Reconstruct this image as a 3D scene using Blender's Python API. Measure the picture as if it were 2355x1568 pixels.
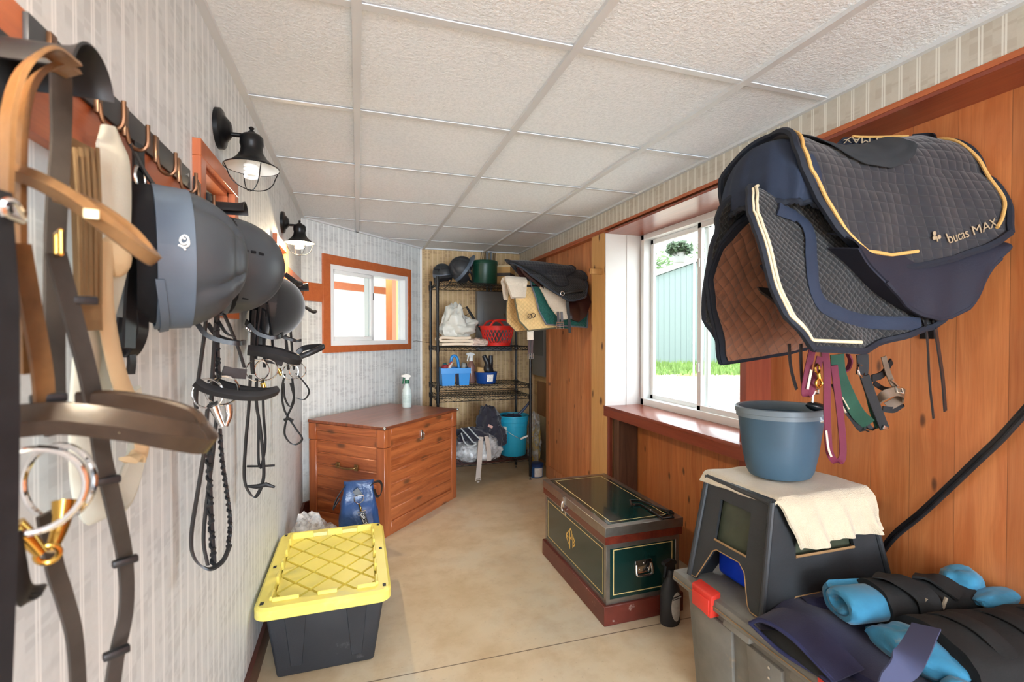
import bpy, bmesh, math, random
from math import pi, sin, cos, radians, sqrt
from mathutils import Vector, Matrix, noise
random.seed(7)
for o in list(bpy.data.objects): bpy.data.objects.remove(o)
SC = bpy.context.scene; COL = SC.collection
# ------------------------------------------------------------------ camera
F_PX, YAW, PITCH, CAMZ = 1099.1, 0.3117, -0.014024, 1.31
cam = bpy.data.cameras.new('camera'); camo = bpy.data.objects.new('camera', cam); COL.objects.link(camo)
cam.sensor_width = 36.0; cam.lens = F_PX/2355*36; cam.clip_start = 0.02; cam.clip_end = 300
camo.location = (0, 0, CAMZ); camo.rotation_euler = (pi/2+PITCH, 0, -YAW)
cam.dof.use_dof = True; cam.dof.focus_distance = 2.1; cam.dof.aperture_fstop = 4.5
SC.camera = camo
# ------------------------------------------------------------------ world, sun, area lights, exposure
wd = bpy.data.worlds.new('world'); SC.world = wd; wd.use_nodes = True
wn = wd.node_tree; bg = wn.nodes['Background']
bg.inputs[0].default_value = (0.86, 0.94, 1.0, 1); bg.inputs[1].default_value = 3.2
def light(name, kind, loc, energy, color=(1,1,1), rot=(0,0,0), size=None, size_y=None, radius=None, portal=False, angle=None, parent=None):
    l = bpy.data.lights.new(name, kind); l.energy = energy; l.color = color
    if kind == 'AREA':
        l.shape = 'RECTANGLE'; l.size = size; l.size_y = size_y or size
        if portal: l.cycles.is_portal = True
    if radius is not None: l.shadow_soft_size = radius
    if angle is not None: l.angle = angle
    o = bpy.data.objects.new(name, l); COL.objects.link(o); o.location = loc; o.rotation_euler = rot
    if parent:
        o.parent = parent; o.location = Vector(loc)-parent.location
    return o
light('sun', 'SUN', (0,0,6), 1.2, (1,0.96,0.9), rot=(radians(0),radians(-38),radians(20)), angle=radians(1.5))
light('window_portal', 'AREA', (1.93,2.4,1.42), 1, rot=(0,radians(90),0), size=1.2, size_y=1.2, portal=True)
light('rear_fill_light', 'AREA', (0.6,-5.9,1.15), 210, (0.74,0.87,1.0), rot=(radians(90),0,0), size=1.7, size_y=2.0)  # added fill behind the camera, shining in through the rear opening
light('ceiling_fill_light', 'AREA', (0.25,-1.6,2.12), 24, (0.76,0.88,1.0), size=0.55, size_y=1.15)  # this and the next: unseen ceiling fill, added to brighten the room
light('ceiling_fill_light', 'AREA', (1.1,-3.2,2.12), 24, (0.76,0.88,1.0), size=0.55, size_y=1.15)
SC.view_settings.view_transform = 'Standard'; SC.view_settings.look = 'None'
SC.view_settings.gamma = 1; SC.view_settings.use_curve_mapping = False
SC.view_settings.exposure = 1.1
# ------------------------------------------------------------------ helpers
def ray(px, py):
    fwd = Vector((sin(YAW)*cos(PITCH), cos(YAW)*cos(PITCH), sin(PITCH)))
    rt = Vector((cos(YAW), -sin(YAW), 0)); up = rt.cross(fwd)
    return rt*((px-1177.5)/F_PX) - up*((py-784)/F_PX) + fwd
def at(px, py, x=None, y=None, z=None):
    d = ray(px, py)
    t = x/d.x if x is not None else (y/d.y if y is not None else (z-CAMZ)/d.z)
    return Vector((0,0,CAMZ)) + d*t
def sl(v): return v/12.92 if v <= 0.04045 else ((v+0.055)/1.055)**2.4
def c(r, g, b): return (sl(r/255), sl(g/255), sl(b/255))
def world_m(o):
    m = o.matrix_basis.copy()
    while o.parent: o = o.parent; m = o.matrix_basis @ m
    return m
def tag(o, label=None, cat=None, group=None, kind=None):
    if label: o['label'] = label
    if cat: o['category'] = cat
    if group: o['group'] = group
    if kind: o['kind'] = kind
    return o
def thing(name, loc, label, cat, group=None, rz=0):
    o = bpy.data.objects.new(name, None); COL.objects.link(o); o.location = loc; o.rotation_euler = (0,0,rz)
    o.empty_display_size = 0.05
    return tag(o, label, cat, group)
def smooth_path(pts, n=6, closed=False):
    P = [Vector(p) for p in pts]
    if len(P) < 3: return P
    out = []; m = len(P)
    rng = range(m) if closed else range(m-1)
    for i in rng:
        p0 = P[(i-1) % m] if closed or i > 0 else P[0]*2-P[1]
        p1 = P[i]; p2 = P[(i+1) % m]
        p3 = P[(i+2) % m] if closed or i+2 < m else P[-1]*2-P[-2]
        for k in range(n):
            t = k/n
            out.append(0.5*((2*p1)+(p2-p0)*t+(2*p0-5*p1+4*p2-p3)*t*t+(3*p1-p0-3*p2+p3)*t**3))
    if not closed: out.append(P[-1])
    return out
def lerpl(xs, t):
    t = min(max(t,0),1)*(len(xs)-1); i = min(int(t), len(xs)-2); return xs[i]+(xs[i+1]-xs[i])*(t-i)
class MB:
    def __init__(s): s.bm = bmesh.new(); s.mi = 0
    def _fin(s, n0):
        s.bm.faces.ensure_lookup_table()
        for f in s.bm.faces[n0:]: f.material_index = s.mi
        return s
    def mat(s, i): s.mi = i; return s
    def box(s, cen, size, rot=None, bev=0, seg=2):
        n0 = len(s.bm.faces)
        m = Matrix.Translation(Vector(cen)) @ (rot.to_4x4() if rot is not None else Matrix()) @ Matrix.Diagonal((size[0], size[1], size[2], 1))
        t = bmesh.new(); bmesh.ops.create_cube(t, size=1, matrix=m)
        if bev: bmesh.ops.bevel(t, geom=list(t.edges), offset=bev, segments=seg, affect='EDGES', profile=0.5)
        return s.join(t)
    def join(s, t, m=None):
        n0 = len(s.bm.faces)
        me = bpy.data.meshes.new('t'); t.to_mesh(me); t.free()
        if m is not None: me.transform(m)
        s.bm.from_mesh(me); bpy.data.meshes.remove(me)
        return s._fin(n0)
    def hexa(s, b, t, bev=0, seg=2):
        tm = bmesh.new(); v = [tm.verts.new(p) for p in list(b)+list(t)]
        for q in ((3,2,1,0),(4,5,6,7),(0,1,5,4),(1,2,6,5),(2,3,7,6),(3,0,4,7)): tm.faces.new([v[i] for i in q])
        bmesh.ops.recalc_face_normals(tm, faces=tm.faces)
        if bev: bmesh.ops.bevel(tm, geom=list(tm.edges), offset=bev, segments=seg, affect='EDGES', profile=0.5)
        return s.join(tm)
    def rings(s, rings, closed_ring=True, cap=True, loop=False):
        n0 = len(s.bm.faces)
        V = [[s.bm.verts.new(p) for p in r] for r in rings]
        m = len(V[0]); k = len(V)
        for i in range(k if loop else k-1):
            a = V[i]; b = V[(i+1) % k]
            for j in range(m if closed_ring else m-1):
                q = (a[j], a[(j+1) % m], b[(j+1) % m], b[j])
                try: s.bm.faces.new(q)
                except ValueError: pass
        if cap and closed_ring and not loop:
            for r, fl in ((V[0], True), (V[-1], False)):
                try: s.bm.faces.new(list(reversed(r)) if fl else r)
                except ValueError: pass
        return s._fin(n0)
    def tube(s, pts, r, n=8, sm=0, closed=False, cap=True):
        P = smooth_path(pts, sm, closed) if sm else [Vector(p) for p in pts]
        k = len(P); R = []
        up = Vector((0,0,1)); prev = None
        for i, p in enumerate(P):
            a = P[(i-1) % k] if closed or i > 0 else p
            b = P[(i+1) % k] if closed or i < k-1 else p
            t = (b-a).normalized() if (b-a).length > 1e-9 else Vector((0,0,1))
            if prev is None:
                u = t.cross(Vector((0,0,1)) if abs(t.z) < 0.9 else Vector((1,0,0))).normalized()
            else:
                u = (prev - t*prev.dot(t)).normalized()
            prev = u; v = t.cross(u)
            rr = r(i/(k-1)) if callable(r) else (lerpl(r, i/(k-1)) if isinstance(r, list) else r)
            R.append([p+(u*cos(2*pi*j/n)+v*sin(2*pi*j/n))*rr for j in range(n)])
        return s.rings(R, True, cap, closed)
    def cyl(s, p0, p1, r0, r1=None, n=20, cap=True):
        p0 = Vector(p0); p1 = Vector(p1); r1 = r0 if r1 is None else r1
        t = (p1-p0).normalized(); u = t.cross(Vector((0,0,1)) if abs(t.z) < 0.9 else Vector((1,0,0))).normalized(); v = t.cross(u)
        return s.rings([[p+(u*cos(2*pi*j/n)+v*sin(2*pi*j/n))*r for j in range(n)] for p, r in ((p0, r0), (p1, r1))], True, cap)
    def strap(s, pts, w, t, side, sm=6, closed=False, puff=0):
        """flat strap: rectangle section swept along pts; side = direction of the width (vector or list)"""
        P = smooth_path(pts, sm, closed) if sm else [Vector(p) for p in pts]
        k = len(P); R = []
        for i, p in enumerate(P):
            a = P[(i-1) % k] if closed or i > 0 else p
            b = P[(i+1) % k] if closed or i < k-1 else p
            tn = (b-a).normalized()
            f = i/(k-1) if k > 1 else 0
            sd = side(f) if callable(side) else Vector(side)
            sd = sd - tn*sd.dot(tn)
            if sd.length < 1e-4: sd = tn.orthogonal()
            sd.normalize(); nn = tn.cross(sd)
            ww = (w(f) if callable(w) else w)/2; h = t/2
            if puff:
                R.append([p-sd*ww-nn*h*.4, p-sd*ww*.8-nn*h, p+sd*ww*.8-nn*h, p+sd*ww-nn*h*.4, p+sd*ww+nn*h*.4, p+sd*ww*.75+nn*h, p+nn*(h+puff), p-sd*ww*.75+nn*h, p-sd*ww+nn*h*.4])
            else:
                R.append([p-sd*ww-nn*h, p+sd*ww-nn*h, p+sd*ww+nn*h, p-sd*ww+nn*h])
        return s.rings(R, True, True, closed)
    def lathe(s, prof, cen=(0,0,0), n=32, axis=None, sx=1, sy=1, closed=False):
        cen = Vector(cen); M = axis if axis is not None else Matrix.Identity(3)
        R = [[cen + M @ Vector((r*cos(2*pi*j/n)*sx, r*sin(2*pi*j/n)*sy, z)) for j in range(n)] for r, z in prof]
        return s.rings(R, True, not closed, closed)
    def prism(s, poly, o, ux, uy, depth):
        """2-D polygon in frame (o,ux,uy) extruded by vector depth"""
        o = Vector(o); ux = Vector(ux); uy = Vector(uy); d = Vector(depth); n0 = len(s.bm.faces)
        a = [s.bm.verts.new(o+ux*x+uy*y) for x, y in poly]; b = [s.bm.verts.new(v.co+d) for v in a]
        k = len(a)
        s.bm.faces.new(a); s.bm.faces.new(list(reversed(b)))
        for i in range(k): s.bm.faces.new((a[i], b[i], b[(i+1) % k], a[(i+1) % k]))
        return s._fin(n0)
    def surf(s, f, nu, nv, th=0, closed_u=False):
        """grid surface f(u,v); th>0 gives it a back side offset along the normal"""
        n0 = len(s.bm.faces)
        P = [[Vector(f(i/nu, j/nv)) for j in range(nv+1)] for i in range(nu+1)]
        def nrm(i, j):
            a = P[min(i+1, nu)][j]-P[max(i-1, 0)][j]; b = P[i][min(j+1, nv)]-P[i][max(j-1, 0)]
            q = a.cross(b); return q.normalized() if q.length > 1e-12 else Vector((0,0,1))
        A = [[s.bm.verts.new(P[i][j]) for j in range(nv+1)] for i in range(nu+1)]
        for i in range(nu):
            for j in range(nv): s.bm.faces.new((A[i][j], A[i+1][j], A[i+1][j+1], A[i][j+1]))
        if th:
            B = [[s.bm.verts.new(P[i][j]-nrm(i, j)*th) for j in range(nv+1)] for i in range(nu+1)]
            for i in range(nu):
                for j in range(nv): s.bm.faces.new((B[i][j+1], B[i+1][j+1], B[i+1][j], B[i][j]))
            for i in range(nu):
                s.bm.faces.new((A[i+1][0], A[i][0], B[i][0], B[i+1][0])); s.bm.faces.new((A[i][nv], A[i+1][nv], B[i+1][nv], B[i][nv]))
            for j in range(nv):
                s.bm.faces.new((A[0][j], A[0][j+1], B[0][j+1], B[0][j])); s.bm.faces.new((A[nu][j+1], A[nu][j], B[nu][j], B[nu][j+1]))
        return s._fin(n0)
    def ell(s, cen, r, rot=None, nu=20, nv=12, f=None):
        cen = Vector(cen); R = []
        for i in range(1, nv):
            th = pi*i/nv; ring = []
            for j in range(nu):
                ph = 2*pi*j/nu; d = Vector((sin(th)*cos(ph), sin(th)*sin(ph), cos(th)))
                k = f(d) if f else 1
                p = Vector((d.x*r[0], d.y*r[1], d.z*r[2]))*k
                ring.append(cen + (rot @ p if rot is not None else p))
            R.append(ring)
        return s.rings(R, True, True)
    def text(s, txt, o, ux, uy, size, depth=0.001, align='LEFT', bold=False, font=None, spacing=1.0):
        cu = bpy.data.curves.new('t', 'FONT'); cu.body = txt; cu.size = size; cu.extrude = depth/2; cu.align_x = align; cu.space_character = spacing
        if bold: cu.offset = 0
        ob = bpy.data.objects.new('t', cu); COL.objects.link(ob)
        dg = bpy.context.evaluated_depsgraph_get(); me = bpy.data.meshes.new_from_object(ob.evaluated_get(dg))
        ux = Vector(ux).normalized(); uy = Vector(uy).normalized(); uz = ux.cross(uy); o = Vector(o)
        M = Matrix(((ux.x, uy.x, uz.x, o.x), (ux.y, uy.y, uz.y, o.y), (ux.z, uy.z, uz.z, o.z), (0,0,0,1)))
        me.transform(M); n0 = len(s.bm.faces); s.bm.from_mesh(me); bpy.data.meshes.remove(me)
        bpy.data.objects.remove(ob); bpy.data.curves.remove(cu)
        return s._fin(n0)
    def displace(s, fn):
        s.bm.normal_update()
        d = [(v, fn(v.co, v.normal)) for v in s.bm.verts]
        for v, q in d: v.co += q
        return s
    def build(s, name, mats, parent=None, ang=40, label=None, cat=None, group=None, kind=None, recalc=True, loc=False):
        if recalc: bmesh.ops.recalc_face_normals(s.bm, faces=s.bm.faces)
        if parent is not None and not loc: s.bm.transform(world_m(parent).inverted())
        me = bpy.data.meshes.new(name); s.bm.to_mesh(me); s.bm.free()
        for p in me.polygons: p.use_smooth = True
        me.set_sharp_from_angle(angle=radians(ang))
        for m in (mats if isinstance(mats, (list, tuple)) else [mats]): me.materials.append(m)
        o = bpy.data.objects.new(name, me); COL.objects.link(o)
        if parent is not None: o.parent = parent
        return tag(o, label, cat, group, kind)
def copy_tree(o, parent=None):
    n = o.copy(); COL.objects.link(n)
    if parent: n.parent = parent
    for ch in list(o.children): copy_tree(ch, n)
    return n
# ------------------------------------------------------------------ materials
class NT:
    def __init__(s, name):
        s.m = bpy.data.materials.new(name); s.m.use_nodes = True; s.t = s.m.node_tree
        s.p = s.t.nodes['Principled BSDF']; s.N = s.t.nodes; s.L = s.t.links
    def n(s, typ, **kw):
        nd = s.N.new(typ)
        for k, v in kw.items():
            if k in nd.bl_rna.properties.keys(): setattr(nd, k, v)
            else: nd.inputs[k].default_value = v
        return nd
    def l(s, a, b): s.L.new(a, b)
    def math(s, op, a, b=None, cc=None):
        nd = s.n('ShaderNodeMath', operation=op)
        for i, v in enumerate((a, b, cc)):
            if v is None: continue
            if isinstance(v, (int, float)): nd.inputs[i].default_value = v
            else: s.l(v, nd.inputs[i])
        return nd.outputs[0]
    def mix(s, f, a, b, mode='MIX'):
        nd = s.n('ShaderNodeMix', data_type='RGBA', blend_type=mode)
        for i, v in ((0, f), (6, a), (7, b)):
            if isinstance(v, (int, float)): nd.inputs[i].default_value = v
            elif isinstance(v, tuple): nd.inputs[i].default_value = (*v[:3], 1)
            else: s.l(v, nd.inputs[i])
        return nd.outputs[2]
    def ramp(s, f, stops, interp='LINEAR'):
        nd = s.n('ShaderNodeValToRGB'); cr = nd.color_ramp; cr.interpolation = interp
        while len(cr.elements) < len(stops): cr.elements.new(0.5)
        for e, (p, col) in zip(cr.elements, stops):
            e.position = p; e.color = (*col, 1) if isinstance(col, tuple) else (col, col, col, 1)
        s.l(f, nd.inputs[0]); return nd.outputs[0]
    def noise(s, vec, scale, detail=4, rough=0.5):
        nd = s.n('ShaderNodeTexNoise'); nd.inputs['Scale'].default_value = scale; nd.inputs['Detail'].default_value = detail; nd.inputs['Roughness'].default_value = rough
        if vec is not None: s.l(vec, nd.inputs['Vector'])
        return nd.outputs[0]
    def bump(s, h, strength, dist=0.01, normal=None):
        nd = s.n('ShaderNodeBump'); nd.inputs['Strength'].default_value = strength; nd.inputs['Distance'].default_value = dist
        s.l(h, nd.inputs['Height'])
        if normal is not None: s.l(normal, nd.inputs['Normal'])
        s.l(nd.outputs[0], s.p.inputs['Normal']); return nd.outputs[0]
    def pos(s): return s.n('ShaderNodeNewGeometry').outputs['Position']
    def obj(s): return s.n('ShaderNodeTexCoord').outputs['Object']
    def dot(s, v, d):
        nd = s.n('ShaderNodeVectorMath', operation='DOT_PRODUCT'); s.l(v, nd.inputs[0]); nd.inputs[1].default_value = d; return nd.outputs['Value']
    def comb(s, x, y, z):
        nd = s.n('ShaderNodeCombineXYZ')
        for i, v in enumerate((x, y, z)):
            if isinstance(v, (int, float)): nd.inputs[i].default_value = v
            else: s.l(v, nd.inputs[i])
        return nd.outputs[0]
def pm(name, col, rough=0.5, metal=0.0, var=0.0, vscale=8, bump=0.0, bscale=60, bdist=0.002, sheen=0, spec=0.5, coat=0, alpha=1, trans=0, dirt=None, ior=1.45):
    """plain procedural material: colour with noise variation, roughness, fine bump, optional dirt colour"""
    t = NT(name); p = t.p
    p.inputs['Base Color'].default_value = (*col, 1); p.inputs['Roughness'].default_value = rough; p.inputs['Metallic'].default_value = metal
    p.inputs['Specular IOR Level'].default_value = spec; p.inputs['IOR'].default_value = ior
    if sheen: p.inputs['Sheen Weight'].default_value = sheen
    if coat: p.inputs['Coat Weight'].default_value = coat
    if trans: p.inputs['Transmission Weight'].default_value = trans
    if alpha < 1: p.inputs['Alpha'].default_value = alpha
    v = t.obj()
    if var or dirt:
        nz = t.noise(v, vscale, 5, 0.6)
        lo = tuple(max(0, x*(1-var)) for x in col); hi = tuple(min(1, x*(1+var)) for x in col)
        out = t.ramp(nz, [(0.3, lo), (0.7, hi)])
        if dirt:
            dn = t.noise(v, dirt[1], 6, 0.7)
            m = t.ramp(dn, [(dirt[2], 0.0), (dirt[2]+0.1, 1.0)])
            out = t.mix(t.math('MULTIPLY', m, dirt[3]), out, dirt[0])
        t.l(out, p.inputs['Base Color'])
    if bump: t.bump(t.noise(v, bscale, 3), bump, bdist)
    return t.m
def wallpaper(name, axis, base, stripe, dark):
    t = NT(name); v = t.pos(); u = t.dot(v, axis); z = t.dot(v, (0,0,1))
    q = t.math('FRACT', t.math('DIVIDE', t.math('ADD', u, 10.026), 0.05))
    d = t.math('ABSOLUTE', t.math('SUBTRACT', q, 0.5))
    line = t.math('MULTIPLY', t.math('GREATER_THAN', d, 0.025), t.math('LESS_THAN', d, 0.115))
    cell = t.math('FLOOR', t.math('DIVIDE', t.math('ADD', u, 10.026), 0.05))
    blk = t.noise(t.comb(t.math('MULTIPLY', cell, 0.23), t.math('MULTIPLY', z, 5.5), 0), 2.2, 2)
    sm = t.noise(t.comb(t.math('MULTIPLY', cell, 7.7), t.math('MULTIPLY', z, 30), 0), 2.0, 1)
    fib = t.noise(v, 26, 7, 0.75)
    g = t.ramp(blk, [(0.50, 0.0), (0.56, 1.0)])
    g = t.math('MULTIPLY', g, t.ramp(sm, [(0.44, 0.15), (0.5, 1.0)]))
    col = t.mix(t.math('MULTIPLY', g, 0.55), base, dark)
    col = t.mix(t.ramp(fib, [(0.4, 0.0), (0.75, 0.45)]), col, dark)
    col = t.mix(line, col, stripe)
    t.l(col, t.p.inputs['Base Color']); t.p.inputs['Roughness'].default_value = 0.6
    t.bump(fib, 0.15, 0.002); return t.m
def wood(name, c1, c2, plank=0.0, axis=(0,1,0), grain=(0,0,1), knots=0.0, kd=0.7, rough=0.45, gap=0.0015, scale=1.0, contrast=1.0, coat=0.0, local=False, knotcol=(0.13,0.048,0.02), offs=0.0):
    """planked wood: axis runs across the planks, grain along them"""
    t = NT(name); v = t.obj() if local else t.pos()
    a = Vector(axis).normalized(); g = Vector(grain).normalized(); b = a.cross(g)
    u = t.dot(v, tuple(a)); z = t.dot(v, tuple(g)); w = t.dot(v, tuple(b))
    if plank:
        cu = t.math('DIVIDE', t.math('ADD', u, 20+offs), plank); cell = t.math('FLOOR', cu)
        fr = t.math('ABSOLUTE', t.math('SUBTRACT', t.math('FRACT', cu), 0.5))
        gapm = t.math('GREATER_THAN', fr, 0.5-gap/plank)
        wn_ = t.n('ShaderNodeTexWhiteNoise', noise_dimensions='1D'); t.l(cell, wn_.inputs['W']); rnd = wn_.outputs['Value']
    else:
        rnd = 0.37; gapm = None
    zz = t.math('ADD', t.math('MULTIPLY', z, 1.3*scale), t.math('MULTIPLY', rnd, 13.7) if plank else 5.0)
    warp = t.noise(t.comb(t.math('MULTIPLY', u, 9*scale), w, t.math('MULTIPLY', zz, 1.2)), 1.4, 3)
    uu = t.math('ADD', t.math('MULTIPLY', u, 34*scale), t.math('MULTIPLY', warp, 4.2))
    gr = t.noise(t.comb(uu, t.math('MULTIPLY', w, 34*scale), zz), 1.0, 6, 0.6)
    fine = t.noise(t.comb(t.math('MULTIPLY', u, 260*scale), t.math('MULTIPLY', w, 260*scale), t.math('MULTIPLY', zz, 5)), 1.0, 3)
    f = t.ramp(gr, [(0.36, 0.0), (0.66, 1.0)])
    col = t.mix(t.math('MULTIPLY', f, contrast), c1, c2)
    col = t.mix(t.math('MULTIPLY', t.ramp(fine, [(0.4, 0.0), (0.7, 1.0)]), 0.22), col, tuple(x*0.6 for x in c2))
    if plank:
        col = t.mix(0.55, col, t.mix(rnd, tuple(x*0.72 for x in c2), tuple(min(1, x*1.28) for x in c1)), 'MIX') if False else t.mix(1.0, col, t.ramp(rnd, [(0.0, 0.80), (0.5, 1.0), (1.0, 1.18)]), 'MULTIPLY')
    if knots:
        vo = t.n('ShaderNodeTexVoronoi', feature='F1', voronoi_dimensions='2D'); vo.inputs['Scale'].default_value = 1.0
        t.l(t.comb(t.math('ADD', t.math('MULTIPLY', u, 7.5), t.math('MULTIPLY', warp, 0.5)), t.math('MULTIPLY', zz, 2.6), 0.0), vo.inputs['Vector'])
        k = t.ramp(vo.outputs['Distance'], [(0.0, 1.0), (0.06*knots, 0.85), (0.13*knots, 0.0)])
        k = t.math('MULTIPLY', k, t.math('LESS_THAN', t.dot(vo.outputs['Color'], (1,0,0)), kd))
        col = t.mix(k, col, knotcol)
    if gapm is not None: col = t.mix(t.math('MULTIPLY', gapm, 0.6), col, (0.05, 0.018, 0.008))
    t.l(col, t.p.inputs['Base Color']); t.p.inputs['Roughness'].default_value = rough
    if coat: t.p.inputs['Coat Weight'].default_value = coat; t.p.inputs['Coat Roughness'].default_value = 0.25
    h = gr if gapm is None else t.math('SUBTRACT', t.math('MULTIPLY', gr, 0.25), t.math('MULTIPLY', gapm, 1.0))
    t.bump(h, 0.25, 0.003); return t.m
def quilt(name, col, cell=0.025, rough=0.8, axis=((1,0,0),(0,0,1)), strength=0.9, sheen=0.2, diag=True, line=0.5, dirt=None, var=0.12):
    t = NT(name); v = t.obj(); a = t.dot(v, axis[0]); b = t.dot(v, axis[1])
    if diag: x = t.math('ADD', a, b); y = t.math('SUBTRACT', a, b)
    else: x, y = a, b
    def tri(q): return t.math('ABSOLUTE', t.math('SINE', t.math('MULTIPLY', q, pi/cell)))
    h = t.math('POWER', t.math('MULTIPLY', tri(x), tri(y)), 0.45)
    nz = t.noise(v, 14, 4)
    base = t.ramp(nz, [(0.3, tuple(k*(1-var) for k in col)), (0.7, tuple(min(1, k*(1+var)) for k in col))])
    if dirt:
        m = t.ramp(t.noise(v, dirt[1], 6, 0.75), [(dirt[2], 0.0), (dirt[2]+0.08, 1.0)])
        base = t.mix(t.math('MULTIPLY', m, dirt[3]), base, dirt[0])
    colr = t.mix(t.ramp(h, [(0.0, line), (0.45, 0.0)]), base, tuple(k*0.35 for k in col))
    t.l(colr, t.p.inputs['Base Color']); t.p.inputs['Roughness'].default_value = rough; t.p.inputs['Sheen Weight'].default_value = sheen
    t.bump(h, strength, 0.004); return t.m
M = {}
M['paper_left'] = wallpaper('wallpaper grey left', (0,1,0), c(219,224,226), c(240,243,244), c(192,197,199))
M['paper_ang'] = wallpaper('wallpaper grey angled', (.697,.717,0), c(216,219,218), c(236,238,236), c(182,184,184))
M['paper_back'] = wallpaper('wallpaper warm-lit tan', (1,0,0), c(203,172,124), c(217,190,147), c(158,126,88))  # same paper, warm light of the far end put into the colour
M['paper_soffit'] = wallpaper('wallpaper warm-lit soffit', (0,1,0), c(200,193,178), c(226,222,210), c(178,166,148))  # beige holds part of that warm light tint as well
M['cedar'] = wood('cedar planks', c(206,130,76), c(180,97,49), 0.128, (0,1,0), (0,0,1), knots=0.75, kd=0.5, gap=0.0007, rough=0.42, contrast=0.8, coat=0.12)
M['cedar_panel'] = wood('knotty cedar panel', c(212,146,96), c(184,112,66), 0.135, (0,1,0), (0,0,1), knots=0.6, kd=0.7, rough=0.5, gap=0.0009)
M['pine'] = wood('pine post', c(226,176,112), c(206,150,88), 0, (0,1,0), (0,0,1), knots=0.9, rough=0.5, contrast=0.6)
M['trim'] = wood('stained trim', c(190,104,58), c(172,86,45), 0, (0,0,1), (0,1,0), rough=0.38, contrast=0.6, coat=0.2)
M['trimv'] = wood('stained trim upright', c(190,104,58), c(172,86,45), 0, (0,1,0), (0,0,1), rough=0.38, contrast=0.6, coat=0.2)
M['reddish'] = wood('reddish stained board', c(150,74,50), c(122,52,36), 0, (0,0,1), (0,1,0), rough=0.3, contrast=0.7, coat=0.35)
M['reddishv'] = wood('reddish stained upright', c(150,74,50), c(122,52,36), 0, (0,1,0), (0,0,1), rough=0.3, contrast=0.7, coat=0.35)
M['base'] = wood('dark baseboard', c(96,44,30), c(70,28,20), 0, (0,0,1), (0,1,0), rough=0.4, coat=0.2)
M['vinyl'] = pm('white vinyl', c(238,240,240), 0.35)
M['white_board'] = pm('white painted jamb', c(232,228,225), 0.4, var=0.02)
M['black'] = pm('black paint metal', c(22,22,23), 0.35, 0.3)
M['black_satin'] = pm('black satin', c(30,30,32), 0.45)
M['black_plastic'] = pm('black plastic', c(45,47,50), 0.5, var=0.15, bump=0.15, bscale=220, bdist=0.001)
M['steel'] = pm('steel', c(190,190,188), 0.25, 1.0)
M['chrome'] = pm('chrome', c(225,225,225), 0.1, 1.0)
M['brass'] = pm('brass', c(200,160,80), 0.2, 1.0)
M['white'] = pm('white matte', c(232,232,228), 0.6)
M['leather_black'] = pm('black leather', c(34,34,36), 0.38, var=0.25, vscale=25, bump=0.25, bscale=160, bdist=0.001)
M['leather_brown'] = pm('brown leather', c(62,42,32), 0.4, var=0.35, vscale=18, bump=0.25, bscale=140, bdist=0.001)
def glass(name, tint=(1,1,1), rough=0.0, fac=0.92):
    t = NT(name); t.N.remove(t.p)
    g = t.n('ShaderNodeBsdfGlossy'); g.inputs['Roughness'].default_value = rough
    tr = t.n('ShaderNodeBsdfTransparent'); tr.inputs[0].default_value = (*tint, 1)
    mx = t.n('ShaderNodeMixShader'); lw = t.n('ShaderNodeFresnel'); lw.inputs[0].default_value = 1.25
    gi = t.n('ShaderNodeNewGeometry'); mf = t.math('MULTIPLY', lw.outputs[0], t.math('SUBTRACT', 1.0, gi.outputs['Backfacing'])); t.l(mf, mx.inputs[0]); t.l(tr.outputs[0], mx.inputs[1]); t.l(g.outputs[0], mx.inputs[2])
    t.l(mx.outputs[0], t.N['Material Output'].inputs[0]); return t.m
M['glass'] = glass('window glass', (0.97,0.99,0.98))
def clearfilm(name, alpha=0.3, col=(0.9,0.9,0.9)):
    t = NT(name); p = t.p; p.inputs['Base Color'].default_value = (*col, 1); p.inputs['Roughness'].default_value = 0.18
    nz = t.noise(t.obj(), 14, 4, 0.6)
    t.l(t.ramp(nz, [(0.4, alpha*0.4), (0.65, min(1, alpha*1.9))]), p.inputs['Alpha'])
    t.bump(nz, 0.6, 0.01); return t.m
M['film'] = clearfilm('clear plastic film', 0.3)

def lump(cen, r, seed=0, amp=0.18, freq=2.2, floor=None, nu=40, nv=24, rot=None, ridge=0.0):
    """soft crumpled volume resting on z=floor"""
    m = MB(); off = Vector((seed*3.1, seed*1.7, seed*5.3))
    def f(d):
        k = 1+amp*noise.noise(d*freq+off)*1.6+amp*0.5*noise.noise(d*freq*2.7+off)
        if ridge: k += ridge*(abs(noise.noise(d*freq*1.6+off*2))*2-0.5)
        return k
    m.ell(cen, r, rot=rot, nu=nu, nv=nv, f=f)
    if floor is not None:
        for v in m.bm.verts:
            if v.co.z < floor: v.co.z = floor+0.0005
    return m
# ================================================================== STRUCTURE
H = 2.146
XL, XR, XC, YB = -0.384, 1.60, 1.772, 4.711      # left wall, soffit face, cedar face, back wall
A0 = Vector((-0.384, 3.718, 0)); B0 = Vector((0.582, 4.711, 0)); WD = (B0-A0).normalized(); WNRM = Vector((WD.y, -WD.x, 0))   # angled wall, normal into the room
def wallpt(s_, off, z): p = A0 + WD*s_ + WNRM*off; return Vector((p.x, p.y, z))
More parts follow.
